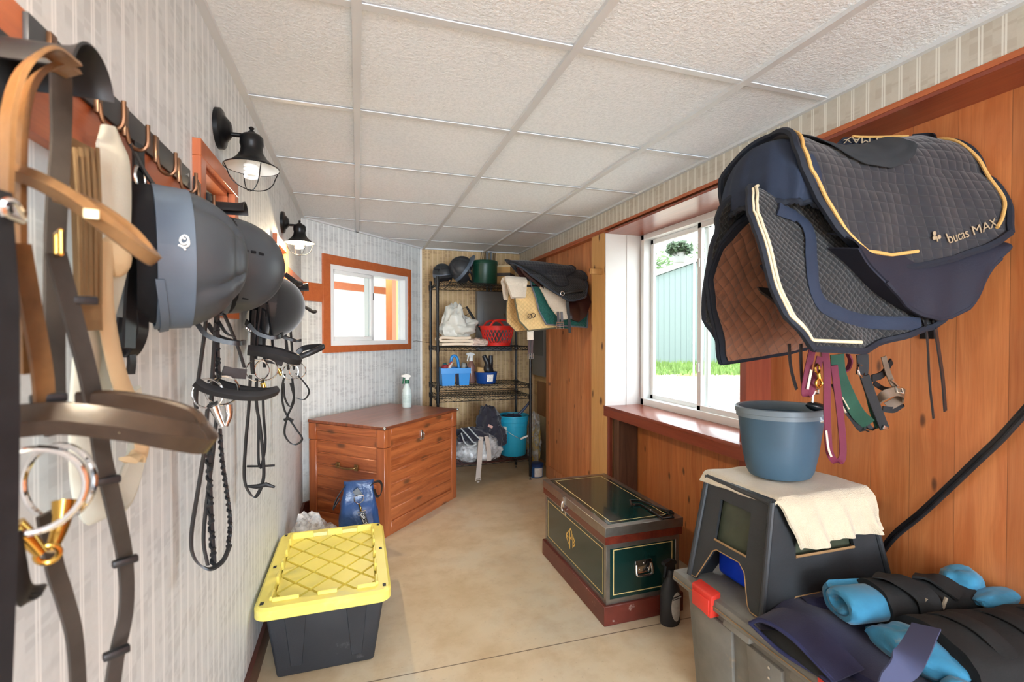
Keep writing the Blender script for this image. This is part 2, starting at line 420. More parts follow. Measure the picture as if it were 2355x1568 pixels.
# concrete floor with a saw-cut joint
t = NT('concrete floor'); v = t.pos()
n1 = t.noise(v, 1.6, 5, 0.6); n2 = t.noise(v, 7, 6, 0.65); n3 = t.noise(v, 60, 4, 0.6)
col = t.ramp(n1, [(0.32, c(196,172,136)), (0.5, c(212,192,160)), (0.68, c(208,197,174))])
col = t.mix(t.ramp(n2, [(0.45, 0.0), (0.75, 0.5)]), col, c(176,146,106))
col = t.mix(t.ramp(n3, [(0.62, 0.0), (0.8, 0.5)]), col, c(140,116,90))
y = t.dot(v, (0.02,1,0)); jl = t.math('LESS_THAN', t.math('ABSOLUTE', t.math('SUBTRACT', y, 1.863)), 0.0028)
col = t.mix(t.math('MULTIPLY', jl, 0.8), col, c(90,72,55))
t.l(col, t.p.inputs['Base Color']); t.l(t.ramp(n2, [(0.3, 0.28), (0.7, 0.5)]), t.p.inputs['Roughness'])
t.bump(t.math('SUBTRACT', t.math('MULTIPLY', n2, 0.1), jl), 0.3, 0.003)
M['concrete'] = t.m
MB().box((0.65,-0.6,-0.05), (2.5,10.8,0.1)).build('floor', M['concrete'], kind='structure')
# suspended ceiling
t = NT('ceiling tile'); v = t.pos(); nz = t.noise(v, 95, 3, 0.55); nf = t.noise(v, 210, 3, 0.6)
t.l(t.ramp(nz, [(0.35, c(232,236,238)), (0.6, c(242,245,247))]), t.p.inputs['Base Color']); t.p.inputs['Roughness'].default_value = 0.85
t.bump(t.math('ADD', nz, t.math('MULTIPLY', nf, 0.4)), 0.7, 0.006); M['tile'] = t.m
M['tbar'] = pm('white ceiling grid', c(214,215,215), 0.4)
m = MB().box((0.65,-0.6,H+0.035), (2.5,10.8,0.06)); ceil = m.build('ceiling', M['tile'], kind='structure')
g = MB()
for i in (0,1,2): g.box((0.0+0.61*i, -0.5, H-0.001), (0.025,10.4,0.012))
for j in range(-11,6):
    yy = 1.288+0.6045*j
    g.box((0.6, yy, H+0.0005), (2.0,0.023,0.0035))
g.box((XL+0.012,-1.0,H-0.001), (0.024,9.4,0.012)); g.box((XR-0.009,-0.5,H-0.001), (0.018,10.4,0.012)); g.box((1.1,YB-0.012,H-0.001), (1.05,0.024,0.012))
g.box(wallpt(0.69,0.01,H-0.001), (1.39,0.022,0.012), rot=Matrix.Rotation(math.atan2(WD.y,WD.x),3,'Z'))
g.build('ceiling_grid', M['tbar'], ceil)
# left wall with two framed openings
F1 = (1.40,1.70,1.40,1.75); F2 = (2.56,2.86,1.40,1.75)     # y0,y1,z0,z1 of the glazed openings
m = MB(); T = 0.10
def wall_x(m, x0, x1, ya, yb, za, zb, holes):
    ys = sorted([ya,yb]+[h[0] for h in holes]+[h[1] for h in holes])
    for i in range(len(ys)-1):
        a, b = ys[i], ys[i+1]; hs = [h for h in holes if h[0] <= a+1e-6 and h[1] >= b-1e-6]
        if not hs: m.box(((x0+x1)/2,(a+b)/2,(za+zb)/2), (abs(x1-x0), b-a, zb-za))
        else:
            h = hs[0]; m.box(((x0+x1)/2,(a+b)/2,(za+h[2])/2), (abs(x1-x0), b-a, h[2]-za)); m.box(((x0+x1)/2,(a+b)/2,(h[3]+zb)/2), (abs(x1-x0), b-a, zb-h[3]))
wall_x(m, XL-T, XL, -5.75, 3.718, 0, H, [F1, F2]); m.build('wall_left', M['paper_left'], kind='structure')
for k, (a, b, z0, z1) in enumerate((F1, F2)):
    win = thing('window_%d' % (k+3), (XL,(a+b)/2,z0), None, None); del_l = win; win['kind'] = 'structure'
    fr = MB(); w_ = 0.042; pr = 0.02
    for (yy, zz, sy, sz) in (((a+b)/2, z1+w_/2, b-a+2*w_, w_), ((a+b)/2, z0-w_/2, b-a+2*w_, w_), (a-w_/2, (z0+z1)/2, w_, z1-z0), (b+w_/2, (z0+z1)/2, w_, z1-z0)):
        fr.box((XL+pr/2-0.001, yy, zz), (pr, sy, sz), bev=0.001, seg=1)
    for (yy, zz, sy, sz) in (((a+b)/2, z1-0.006, b-a, 0.012), ((a+b)/2, z0+0.006, b-a, 0.012), (a+0.006, (z0+z1)/2, 0.012, z1-z0), (b-0.006, (z0+z1)/2, 0.012, z1-z0)):
        fr.box((XL-T/2, yy, zz), (T, sy, sz))
    fr.build('window_frame', M['trimv'], win)
    MB().box((XL-0.05,(a+b)/2,(z0+z1)/2), (0.004,b-a,z1-z0)).build('pane', M['glass'], win)
    gl = MB()
    for q in (0.03, b-a-0.03): gl.box((XL-0.045,a+q,(z0+z1)/2), (0.012,0.022,z1-z0-0.02))
    gl.box((XL-0.045,(a+b)/2,z1-0.025), (0.012,b-a-0.02,0.022)).build('sash', pm('pale green sash', c(168,190,176), 0.4), win)
# angled wall with the small sliding window
S0, S1, Z0, Z1 = 0.252, 1.18, 1.222, 1.846
Rw = Matrix.Rotation(math.atan2(WD.y,WD.x),3,'Z')
def abox(m, s0, s1, o0, o1, z0, z1, bev=0): p = wallpt((s0+s1)/2,(o0+o1)/2,(z0+z1)/2); m.box(p, (abs(s1-s0),abs(o1-o0),abs(z1-z0)), rot=Rw, bev=bev, seg=1); return m
m = MB(); L_ = (B0-A0).length
abox(m, -0.07, S0, -0.1, 0, 0, H); abox(m, S1, L_+0.04, -0.1, 0, 0, H); abox(m, S0, S1, -0.1, 0, 0, Z0); abox(m, S0, S1, -0.1, 0, Z1, H)
m.build('wall_angled', M['paper_ang'], kind='structure')
win = thing('window_2', tuple(wallpt((S0+S1)/2,0,Z0)), None, None); win['kind'] = 'structure'
m = MB(); e = 0.07
abox(m, S0-e, S1+e*.6, 0, 0.018, Z1, Z1+e, .001); abox(m, S0-e, S1+e*.6, 0, 0.018, Z0-e*.75, Z0, .001); abox(m, S0-e, S0, 0, 0.018, Z0, Z1, .001); abox(m, S1, S1+e*.6, 0, 0.018, Z0, Z1, .001)
m.build('window_trim', M['trim'], win)
m = MB(); f_ = 0.036
abox(m, S0, S1, -0.08, 0.006, Z1-f_, Z1); abox(m, S0, S1, -0.08, 0.006, Z0, Z0+f_); abox(m, S0, S0+f_, -0.08, 0.006, Z0+f_, Z1-f_); abox(m, S1-f_, S1, -0.08, 0.006, Z0+f_, Z1-f_)
m.build('window_frame', M['vinyl'], win)
m = MB(); mid = (S0+S1)/2+0.0; sa, sb = S0+f_, mid+0.028
for (a, b, z0, z1) in ((sa, sb, Z1-f_-0.028, Z1-f_), (sa, sb, Z0+f_, Z0+f_+0.034), (sa, sa+0.022, Z0+f_, Z1-f_), (sb-0.034, sb, Z0+f_, Z1-f_)): abox(m, a, b, -0.03, -0.006, z0, z1, .002)
sash = m.build('sash', M['vinyl'], win)
abox(MB(), sb-0.016, sb-0.008, -0.006, 0.0, 1.6, 1.66).build('latch', M['steel'], sash)
abox(MB(), sa, sb-0.02, -0.019, -0.016, Z0+f_, Z1-f_).build('pane', M['glass'], sash)
m = MB(); abox(m, mid-0.012, mid+0.024, -0.075, -0.035, Z0+f_, Z1-f_); fx = m.build('fixed_sash', M['vinyl'], win)
abox(MB(), mid, S1-f_, -0.058, -0.054, Z0+f_, Z1-f_).build('pane', M['glass'], fx)
# rail board that runs along the left wall and meets the window trim
m = MB(); m.box((XL+0.009, -0.6, 1.618), (0.018, 3.75, 0.135)); m.box((XL+0.009, 2.13, 1.618), (0.018, 0.76, 0.135)); m.box((XL+0.009, 3.30, 1.618), (0.018, 0.80, 0.135))
m.build('trim_1', M['trim'], kind='structure')
abox(MB(), 0.0, S0-e, 0, 0.017, 1.552, 1.687).build('trim_2', M['trim'], kind='structure')
# back wall
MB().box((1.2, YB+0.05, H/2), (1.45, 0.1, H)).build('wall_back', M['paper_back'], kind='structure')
MB().box((0.585, YB-0.006, H/2), (0.018,0.012,H)).build('trim_3', M['white_board'], kind='structure')
# right side: cedar wall with the window opening, soffit, panel, posts
WY0, WY1, WZ0, WZ1 = 1.70, 2.86, 0.83, 1.985
m = MB(); wall_x(m, XC, XC+0.16, -5.75, 4.0, 0, H, [(WY0, WY1, WZ0-0.015, WZ1+0.012)])
m.build('wall_right', M['cedar'], kind='structure')
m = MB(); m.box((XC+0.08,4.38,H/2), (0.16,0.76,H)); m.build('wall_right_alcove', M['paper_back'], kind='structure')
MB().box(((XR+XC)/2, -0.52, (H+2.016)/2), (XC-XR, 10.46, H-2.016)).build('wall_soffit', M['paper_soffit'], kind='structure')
MB().box(((XR+XC)/2, -2.02, 2.010), (XC-XR, 7.42, 0.012)).build('trim_4', M['reddish'], kind='structure')
MB().box(((XR+XC)/2+0.0, 3.60, 2.010), (XC-XR, 1.4, 0.012)).build('trim_5', M['trim'], kind='structure')
MB().box((XR+0.008, 0.4, 2.0245), (0.022, 8.0, 0.017)).build('trim_6', M['trim'], kind='structure')
MB().box((1.668, 3.56, 1.005), (0.04, 1.0, 2.0)).build('wall_panel', M['cedar_panel'], kind='structure')
m = MB(); m.box((1.642, 4.025, 1.005), (0.012, 0.07, 2.0)); m.box((1.642, 3.56, 0.06), (0.012, 0.86, 0.12)); m.build('trim_7', M['cedar_panel'], kind='structure')
MB().box((1.63, 2.985, 1.005), (0.06, 0.23, 2.0)).build('trim_8', M['pine'], kind='structure')
# window 1
win = thing('window_1', (XC+0.06,2.28,WZ0), None, None); win['kind'] = 'structure'
XW = 1.845
m = MB(); m.box(((XR+XW)/2+0.01, 2.8625, (WZ0+WZ1)/2), (XW-XR+0.06, 0.012, WZ1-WZ0)); m.box((1.74,2.8545,(WZ0+WZ1)/2),(0.004,0.004,WZ1-WZ0)); m.build('jamb', M['white_board'], win)
MB().box(((XR+XW)/2+0.03, 2.85, 2.0), (XW-XR+0.12, 0.012, 0.001)).bm.free()
MB().box(((XR+XW)/2+0.03, (WY0+WY1)/2, 1.99), (XW-XR+0.1, WY1-WY0+0.03, 0.012)).build('head_board', M['reddish'], win)
MB().box(((XR+XW)/2+0.03, (WY0+WY1)/2-0.0, WZ0-0.01), (XW-XR+0.1, WY1-WY0+0.05, 0.02), bev=0.002).build('sill', M['reddish'], win)
MB().box((XR-0.006, (WY0+WY1)/2-0.01, WZ0-0.036), (0.018, WY1-WY0+0.08, 0.07)).build('apron', M['reddish'], win)
MB().box(((1.63+XC)/2, 1.7075, 1.0), (XC-1.63, 0.035, 1.99)).build('side_board', M['reddishv'], win)
m = MB(); fa, fb, z0, z1 = 1.78, 2.85, 0.829, 1.984; fw = 0.035
for (yy, zz, sy, sz) in (((fa+fb)/2, z1-fw/2, fb-fa, fw), ((fa+fb)/2, z0+fw/2+0.005, fb-fa, fw+0.01), (fa+fw/2, (z0+z1)/2, fw, z1-z0), (fb-fw/2, (z0+z1)/2, fw, z1-z0)):
    m.box((XW+0.045, yy, zz), (0.09, sy, sz), bev=0.003)
m.build('window_frame', M['vinyl'], win)
MB().box((XC+0.07,1.74,1.4),(0.14,0.08,1.16)).build('side_filler', M['reddishv'], win)
def sash(name, ya, yb, xx, rails):
    m = MB(); w_ = 0.032
    for (yy, zz, sy, sz) in (((ya+yb)/2, z1-fw-w_/2, yb-ya, w_), ((ya+yb)/2, z0+fw+w_/2+.006, yb-ya, w_), (ya+w_/2, (z0+z1)/2, w_, z1-z0-2*fw), (yb-w_/2, (z0+z1)/2, w_, z1-z0-2*fw)):
        m.box((xx, yy, zz), (0.022, sy, sz), bev=0.003)
    s_ = m.build(name, M['vinyl'], win)
    MB().box((xx, (ya+yb)/2, (z0+z1)/2), (0.005, yb-ya-2*w_+.01, z1-z0-2*fw-2*w_+.01)).build('pane', M['glass'], s_); return s_
s1 = sash('sash', 2.25, fb-fw, XW+0.065, 0); s2 = sash('sash', fa+fw, 2.30, XW+0.03, 0)
m = MB()
for zz in (1.12, 1.72): m.box((XW+0.015,2.285,zz),(0.012,0.02,0.05), bev=0.004)
m.build('latch', M['vinyl'], s2)
# boards under the sill end
MB().box((XR+0.012, 2.853, 0.4), (0.02, 0.03, 0.79)).build('trim_9', M['reddishv'], kind='structure')
MB().box((1.70, 2.80, 0.40), (0.14, 0.07, 0.79)).build('trim_10', wood('weathered brown stud', c(120,84,62), c(86,58,44), 0, (1,0,0), (0,0,1), rough=0.6), kind='structure')
MB().box((1.763,2.3,0.4),(0.016,1.12,0.79)).bm.free()
# baseboards
MB().box((XL+0.008, -1.0, 0.05), (0.016, 9.4, 0.10)).build('baseboard_left', M['base'], kind='structure')
abox(MB(), 0.0, L_, 0, 0.016, 0, 0.10).build('baseboard_angled', M['base'], kind='structure')
MB().box((1.18, YB-0.008, 0.05), (1.15, 0.016, 0.10)).build('baseboard_back', M['base'], kind='structure')
# unseen wall behind the camera, opening added to let the fill light in
m = MB(); m.box((-0.33,-5.75,H/2),(0.15,0.1,H)); m.box((1.62,-5.75,H/2),(0.34,0.1,H)); m.box((0.6,-5.75,2.12),(1.75,0.1,0.05)); m.build('wall_near', M['paper_left'], kind='structure')
for (x, y) in ((0.25,-1.6),(1.1,-3.2)):  # added panels that go with the unseen ceiling fill
    f = thing('ceiling_fill_panel', (x,y,H), 'rectangular ceiling fill light near the %s wall, added behind the viewer' % ('left' if x < 1 else 'right'), 'ceiling fill light', 'added fill lights')
    MB().box((x,y,H-0.006),(0.6,1.2,0.012)).build('housing', M['vinyl'], f)
# ------------------------------------------------------------------ outside
VD = Vector((0.3067,0.9518,0))
t = NT('yard ground'); v = t.pos(); d = t.dot(v, tuple(VD)); n_ = t.noise(v, 0.8, 4)
edge = t.math('GREATER_THAN', t.math('ADD', d, t.math('MULTIPLY', n_, 3.0)), 19.0)
col = t.mix(edge, t.ramp(t.noise(v, 9, 5), [(0.3, c(150,142,128)), (0.7, c(180,172,158))]), t.ramp(t.noise(v, 3, 5), [(0.3, c(96,128,52)), (0.7, c(140,166,76))]))
t.l(col, t.p.inputs['Base Color']); t.p.inputs['Roughness'].default_value = 0.9
MB().box((32,15,-0.25), (60.1,60,0.1)).build('ground_outside', t.m, kind='structure')
def far(px, py, f, dz=0): p = Vector((0,0,CAMZ)) + ray(px,py)*f; p.z += dz; return p
gr = MB(); random.seed(3)
for i in range(3000):
    f = 17.5+random.random()*7.5; p = far(1440+random.random()*420, 784, f); x, y = p.x, p.y; h = 0.08+random.random()*0.22
    a = random.random()*pi; w_ = 0.03; dx, dy = cos(a)*w_, sin(a)*w_; lx, ly = random.uniform(-.08,.08), random.uniform(-.08,.08)
    vs = [gr.bm.verts.new(q) for q in ((x-dx,y-dy,-0.2),(x+dx,y+dy,-0.2),(x+lx,y+ly,-0.2+h))]; gr.bm.faces.new(vs)
gr.build('lawn_grass', pm('grass blades', c(98,122,58), 0.7, var=0.3, vscale=1), label='strip of bright green grass at the foot of the metal shed outside', cat='grass', kind='stuff', recalc=False)
# metal shed
sh = thing('metal_shed', tuple(far(1600,838,25.5)), 'pale blue-green ribbed metal shed seen through the right window', 'shed')
t = NT('ribbed metal siding'); v = t.pos(); u = t.dot(v, (0.9518,-0.3067,0)); q = t.math('ABSOLUTE', t.math('SUBTRACT', t.math('FRACT', t.math('DIVIDE', u, 0.30)), 0.5))
t.l(t.mix(t.math('GREATER_THAN', q, 0.44), c(110,121,121), c(96,108,109)), t.p.inputs['Base Color']); t.p.inputs['Roughness'].default_value = 0.5
t.bump(t.ramp(q, [(0.40,0.0),(0.46,1.0)]), 0.6, 0.03); M['siding'] = t.m
pts = [far(1340,842,25.5), far(1900,842,25.5), far(1900,500,25.5), far(1340,694,25.5)]
m = MB(); b_ = [p for p in pts]; m.hexa(b_, [p+VD*9 for p in pts]); m.build('siding', M['siding'], sh)
m = MB(); a, b_ = far(1335,694,25.35), far(1905,496,25.35); d_ = (b_-a)
m.hexa([a, b_, b_+Vector((0,0,0.28)), a+Vector((0,0,0.28))], [p+VD*10 for p in (a, b_, b_+Vector((0,0,0.28)), a+Vector((0,0,0.28)))])
m.build('roof', pm('pale roof metal', c(205,208,206), 0.5), sh)
M['leaf'] = pm('tree leaves', c(88,114,64), 0.6, var=0.35, vscale=2)
def foliage(cen, r, n, leaf, seed, mat='leaf'):
    m = MB(); random.seed(seed)
    for i in range(n):
        d = Vector((random.gauss(0,1), random.gauss(0,1), random.gauss(0,1))).normalized()
        k = 0.55+0.45*random.random(); k *= 1+0.25*noise.noise(d*2+Vector((seed,0,0)))
        p = Vector(cen)+Vector((d.x*r[0], d.y*r[1], d.z*r[2]))*k
        a = Vector((random.gauss(0,1), random.gauss(0,1), random.gauss(0,1))).normalized(); b_ = a.orthogonal().normalized()
        m.bm.faces.new([m.bm.verts.new(p+q) for q in (a*leaf, b_*leaf*.5, -a*leaf, -b_*leaf*.5)])
    return m
for k, (px, py, f, r, lab) in enumerate(((1500,655,40,(2.3,2.3,2.6),'leafy green tree rising beyond the left end of the shed roof'), (1580,612,44,(3.0,3.0,2.6),'leafy green tree behind the shed roof, right of the hanging basket'))):
    p = far(px, py, f); tr = thing('tree', (p.x,p.y,-0.2), lab, 'tree')
    foliage(p, r, 1500, 0.22, 11+k).build('foliage', M['leaf'], tr, recalc=False)
    MB().cyl((p.x,p.y,-0.2), p, 0.25, 0.12, 10).build('trunk', pm('bark', c(90,74,60), 0.9), tr)
# hanging basket
p = far(1562,604,7.2); hb = thing('hanging_basket', tuple(p), 'white hanging flower basket with a leafy plant outside the window', 'plant pot')
MB().lathe([(0.0,0),(0.075,0),(0.082,0.01),(0.105,0.13),(0.112,0.135),(0.112,0.15),(0.098,0.15),(0.095,0.12),(0,0.12)], p, 28).build('pot', pm('grey basket pot', c(140,142,140), 0.7), hb)  # white pot given one even grey base colour
foliage(p+Vector((0,0,0.21)), (0.19,0.19,0.12), 700, 0.045, 5).build('foliage', pm('basket leaves', c(66,84,58), 0.6, var=0.3), hb, recalc=False)
m = MB()
for k in range(3): m.tube([p+Vector((0.1*cos(k*2.1),0.1*sin(k*2.1),0.14)), p+Vector((0,0,0.55)), p+Vector((0,0,1.25))], 0.002, 5)
m.build('hanger', M['steel'], hb)
m = MB(); q = p+Vector((0.35,0.1,0)); m.tube([(q.x,q.y,-0.2),(q.x,q.y,p.z+1.2),(q.x-0.1,q.y-0.03,p.z+1.38),(p.x,p.y,p.z+1.25)], 0.014, 8, sm=4)
m.build('basket_post', M['steel'], label='thin metal crook post that holds the hanging basket outside', cat='post')
# room behind the small window
wr = c(226,226,224)
m = MB(); mm = pm('white room paint', wr, 0.8)
abox(m, -0.3, 4.3, -2.3, -2.2, 0, 2.4); abox(m, -0.3, -0.2, -2.2, -0.1, 0, 2.4); abox(m, 4.2, 4.3, -2.2, -0.1, 0, 2.4); m.build('wall_next_room', mm, kind='structure')
m = MB(); abox(m, -0.3, 4.3, -2.2, -0.101, 0.6, 0.7); m.build('floor_next_room', mm, kind='structure')
m = MB(); abox(m, -3.5, 4.3, -4.5, -0.101, 2.3, 2.4); m.build('ceiling_next_room', mm, kind='structure')  # ceiling carried past the next room to block sun
m = MB(); abox(m, -0.2, 4.2, -2.2, -2.18, 1.93, 2.03); m.build('trim_11', M['trim'], kind='structure')
m = MB(); abox(m, 2.32, 2.40, -1.25, -1.15, 0.7, 2.3); m.build('trim_12', M['trimv'], kind='structure')
m = MB(); abox(m, 2.40, 2.47, -1.25, -1.15, 0.7, 2.3); m.build('trim_13', M['pine'], kind='structure')
q_ = wallpt(2.0, -1.2, 2.25); light('next_room_fill', 'AREA', q_, 13, (1,0.98,0.95), size=0.6, size_y=0.6)  # added unseen light that brightens the closed next room
MB().box((-2.6, 1.0, 2.42), (4.3, 9.0, 0.04)).build('sun_blocker', M['tbar'], kind='structure')  # unseen slab added to keep sun out of the left openings
# ================================================================== LEFT WALL
M['tan_leather'] = pm('warm-lit dusty tan leather', c(124,90,56), 0.30, var=0.5, vscale=10, bump=0.3, bscale=120, bdist=0.001)  # dusty dark leather, golden glow of the light put into the colour
M['dusty_leather'] = pm('dusty dark leather', c(66,60,55), 0.5, var=0.35, vscale=12, bump=0.25, bscale=120, bdist=0.001)
M['cream_web'] = pm('cream webbing', c(206,206,192), 0.75, var=0.08, vscale=6, bump=0.3, bscale=260, bdist=0.001)
M['tan_web'] = pm('tan soft leather', c(212,186,146), 0.6, var=0.1)
M['bronze'] = pm('bronze hook metal', c(120,88,66), 0.3, 0.85)
M['lead'] = pm('dark grey hook strip', c(62,63,66), 0.45, 0.2)
M['shade_in'] = pm('lamp shade white enamel inside', c(235,233,226), 0.5)
def emis(name, col, st):
    t = NT(name); t.p.inputs['Base Color'].default_value = (*col,1); t.p.inputs['Emission Color'].default_value = (*col,1); t.p.inputs['Emission Strength'].default_value = st; return t.m
# --- sconces
def sconce(Y, z, lit, label, lc=(1,0.78,0.5)):
    X0 = XL; s = thing('wall_lamp', (X0,Y,z), label, 'wall lamp', 'barn wall lamps')
    bx = XL+0.088; RX = Matrix.Rotation(pi/2,3,'Y')
    MB().lathe([(0,0.0),(0.057,0.0),(0.057,0.012),(0.052,0.016),(0.040,0.018),(0.034,0.024),(0.022,0.034),(0.010,0.037),(0,0.037)], (X0,Y,z), 32, RX).build('wall_plate', M['black'], s)
    MB().cyl((X0+0.03,Y,z-0.012),(bx,Y,z-0.012),0.0065,n=14).build('arm', M['black'], s)
    m = MB(); zt = z-0.004
    m.lathe([(0.004,0.020),(0.008,0.016),(0.004,0.010),(0.009,0.006),(0.013,0.0),(0.024,-0.004),(0.031,-0.012),(0.032,-0.032),(0.029,-0.042),(0.031,-0.056),(0.041,-0.073),(0.058,-0.089),(0.074,-0.098),(0.0755,-0.1015),(0.073,-0.1005),(0.057,-0.092),(0.039,-0.076),(0.028,-0.058),(0.0,-0.05)], (bx,Y,zt), 40)
    sh = m.build('lamp_shade', [M['black'], M['shade_in']], s)
    for p in sh.data.polygons:
        c0 = p.center
        if p.normal.z < -0.05 and (c0.z+z-zt) < -0.05: p.material_index = 1
    cg = MB(); zb = zt-0.103
    cg.tube([(bx+0.074*cos(a*pi/16),Y+0.074*sin(a*pi/16),zb+0.003) for a in range(32)], 0.0016, 6, closed=True)
    for k in range(2):
        a = pi*k/2+0.5
        pr = [(0.073,0),(0.066,-0.016),(0.058,-0.036),(0.042,-0.052),(0.02,-0.061),(0,-0.063),(-0.02,-0.061),(-0.042,-0.052),(-0.058,-0.036),(-0.066,-0.016),(-0.073,0)]
        cg.tube([(bx+r*cos(a),Y+r*sin(a),zb+h) for r,h in pr], 0.0015, 6, sm=4)
    cg.build('wire_cage', M['black'], s)
    b = MB(); pts = []
    for i in range(100):
        a = i/99*2*pi*3.6; pts.append((bx+0.017*cos(a), Y+0.017*sin(a), zt-0.088-0.040*i/99))
    b.tube(pts, 0.0055, 8); b.cyl((bx,Y,zt-0.05),(bx,Y,zt-0.088),0.011,0.015,16)
    b.build('bulb', emis('lit bulb', (1,0.85,0.6), 60) if lit else emis('cool spiral bulb', (0.95,0.93,0.88), 0.05), s)
    if lit: light('bulb_light', 'POINT', (bx,Y,zt-0.115), lit, lc, radius=0.02, parent=s)
    return s
sconce(0.36, 1.905, 17, 'lit black barn style wall lamp above the foreground bridle, nearest to the rear opening', (1,0.90,0.76))
sconce(1.585, 1.905, 0, 'unlit black barn style wall lamp with a white spiral bulb, nearest the viewer')
sconce(2.80, 1.905, 36, 'lit black barn style wall lamp with a warm bulb, further down the left wall')
# --- hook strip on the rail board
hk = thing('coat_hook_strip', (XL+0.018,0.98,1.655), 'dark grey metal strip with bronze double hooks screwed on the orange rail board', 'hook rail')
MB().box((XL+0.021,0.98,1.660),(0.006,0.56,0.044), bev=0.001).build('strip', M['lead'], hk)
def hook(y, z, par):
    m = MB()
    m.box((XL+0.026,y,z),(0.006,0.014,0.05), bev=0.001)
    m.tube([(XL+0.027,y,z-0.01),(XL+0.032,y,z-0.036),(XL+0.046,y,z-0.044),(XL+0.056,y,z-0.034),(XL+0.057,y,z-0.002)], 0.0035, 8, sm=4)
    return m.build('hook', M['bronze'], par)
for y in (0.74,0.85,0.935,1.06,1.18): hook(y, 1.655, hk)
MB().cyl((XL+0.024,1.24,1.665),(XL+0.0255,1.24,1.665),0.004,n=12).build('screw', M['steel'], hk)
h2 = thing('coat_hook', (XL+0.018,1.312,1.655), 'single bronze coat hook on a small plate beside the framed opening', 'hook')
MB().box((XL+0.020,1.312,1.655),(0.004,0.03,0.05), bev=0.001).build('plate', M['lead'], h2); hook(1.312, 1.645, h2)
# --- bridle brackets
def bracket(Y, z, label, L=0.085, r=0.036, x0=XL+0.018):
    m = MB(); M_ = M['black_satin']
    b = thing('bridle_bracket', (x0,Y,z), label, 'bridle bracket', 'bridle brackets')
    m.box((x0+0.003,Y,z-0.01),(0.006,0.05,0.09), bev=0.001); m.build('wall_plate', M_, b)
    def f(u, v):
        a = pi*(0.04+0.92*u); rr = r*(1+0.16*max(0,(v-0.75)/0.25)**2)
        return (x0+L*v, Y+rr*cos(a), z-0.01+rr*sin(a)*1.05)
    MB().surf(f, 16, 12, 0.003).build('saddle_arch', M_, b); return b
bracket(0.672, 1.600, 'black half round bridle bracket, nearest the viewer, under tan leather straps', 0.080, 0.040)
bracket(1.42, 1.635, 'black half round bridle bracket above the two grey helmets', 0.085, 0.028)
bracket(2.36, 1.515, 'small black bridle bracket just right of the grey helmets', 0.15, 0.032)
# --- bridle kit
def B(px, py, y): return at(px, py, y=y)
def ringm(m, cen, r, t, axis):
    """torus of radius r, wire t, axis vector"""
    ax = Vector(axis).normalized(); u = ax.orthogonal().normalized(); v = ax.cross(u)
    m.tube([Vector(cen)+(u*cos(a*pi/18)+v*sin(a*pi/18))*r for a in range(36)], t, 8, closed=True); return m
def braided(m, pts, w, t, side):
    P = smooth_path(pts, 10); L = 0
    m.strap(pts, w*0.8, t, side, 8)
    k = 0; acc = 0
    for i in range(1, len(P)):
        acc += (P[i]-P[i-1]).length
        if acc > w*0.95:
            acc = 0; k += 1; tn = (P[i]-P[i-1]).normalized(); sd = Vector(side); sd = (sd-tn*sd.dot(tn)).normalized(); nn = tn.cross(sd)
            q = 1 if k % 2 else -1
            m.tube([P[i]-sd*w*.55*q-tn*w*.3, P[i]+nn*t*.6, P[i]+sd*w*.55*q+tn*w*.3], t*0.8, 6)
    return m
def noseloop(m, L, w, t, Y0, dy, puff=0, close=True):
    """outward loop: list of (px,py) read on the near side at Y0; returns along the far side at Y0+dy"""
    near = [B(px, py, Y0+dy*0.5*(1-sqrt(1-(i/(len(L)-1))**2))) for i, (px, py) in enumerate(L)]
    tip = near[-1]; far_ = [Vector((p.x, Y0+dy-(p.y-Y0), p.z)) for p in reversed(near[:-1])]
    m.strap(near+far_, w, t, (0,0.0,1), 6, puff=puff); return m
V_ = (0,0.9,0.0)
# bridle 1, foreground, tan and dusty
b1 = thing('bridle', (-0.30,0.60,1.70), 'lamp-lit tan brown leather bridle with brass-lobed bit, closest to the viewer at far left', 'bridle', 'bridles on the left wall')
def A(px, py, x): return at(px, py, x=x)
sd = (0.35,0.8,0)
MB().strap([A(8,930,-.285),A(8,600,-.285),A(12,400,-.285),A(20,260,-.285),A(52,160,-.285),A(110,118,-.288),A(165,152,-.29)], 0.019, 0.004, (0.75,-0.55,0.2)).build('headpiece', M['tan_leather'], b1)
MB().strap([A(48,860,-.30),A(42,500,-.30),A(48,290,-.30),A(75,190,-.30),A(125,152,-.30),A(168,170,-.30)], 0.017, 0.005, (0.75,-0.55,0.2)).build('headpiece', M['tan_leather'], b1)
MB().strap([A(140,170,-.31),A(140,330,-.325),A(128,520,-.32),A(125,800,-.32),A(128,1000,-.32)], 0.021, 0.004, sd).build('cheekpiece', M['dusty_leather'], b1)
MB().strap([A(45,560,-.29),A(70,700,-.285),A(95,840,-.28),A(103,925,-.28)], 0.017, 0.004, sd).build('cheekpiece', M['tan_leather'], b1)
MB().strap([A(128,580,-.29),A(160,700,-.285),A(200,850,-.28),A(222,960,-.28),A(238,1060,-.28),A(262,1160,-.28),A(288,1290,-.285),A(290,1400,-.285),A(270,1500,-.285),A(255,1600,-.285)], 0.019, 0.004, sd).build('rein', M['dusty_leather'], b1)
m = MB(); m.strap([A(185,330,-.33),A(195,450,-.32),A(200,600,-.32),A(205,760,-.32)], 0.030, 0.006, sd)
for q in range(5): m.strap([A(172+q*13,340,-.317),A(182+q*12,500,-.312),A(186+q*11,700,-.312)], 0.0035, 0.003, sd)
m.build('elastic_strap', pm('tan ribbed elastic', c(134,108,74), 0.7), b1)
m = MB(); noseloop(m, [(0,388),(80,412),(170,462),(260,528),(345,592)], 0.017, 0.008, 0.56, 0.085, 0.006); m.build('browband', M['tan_leather'], b1)
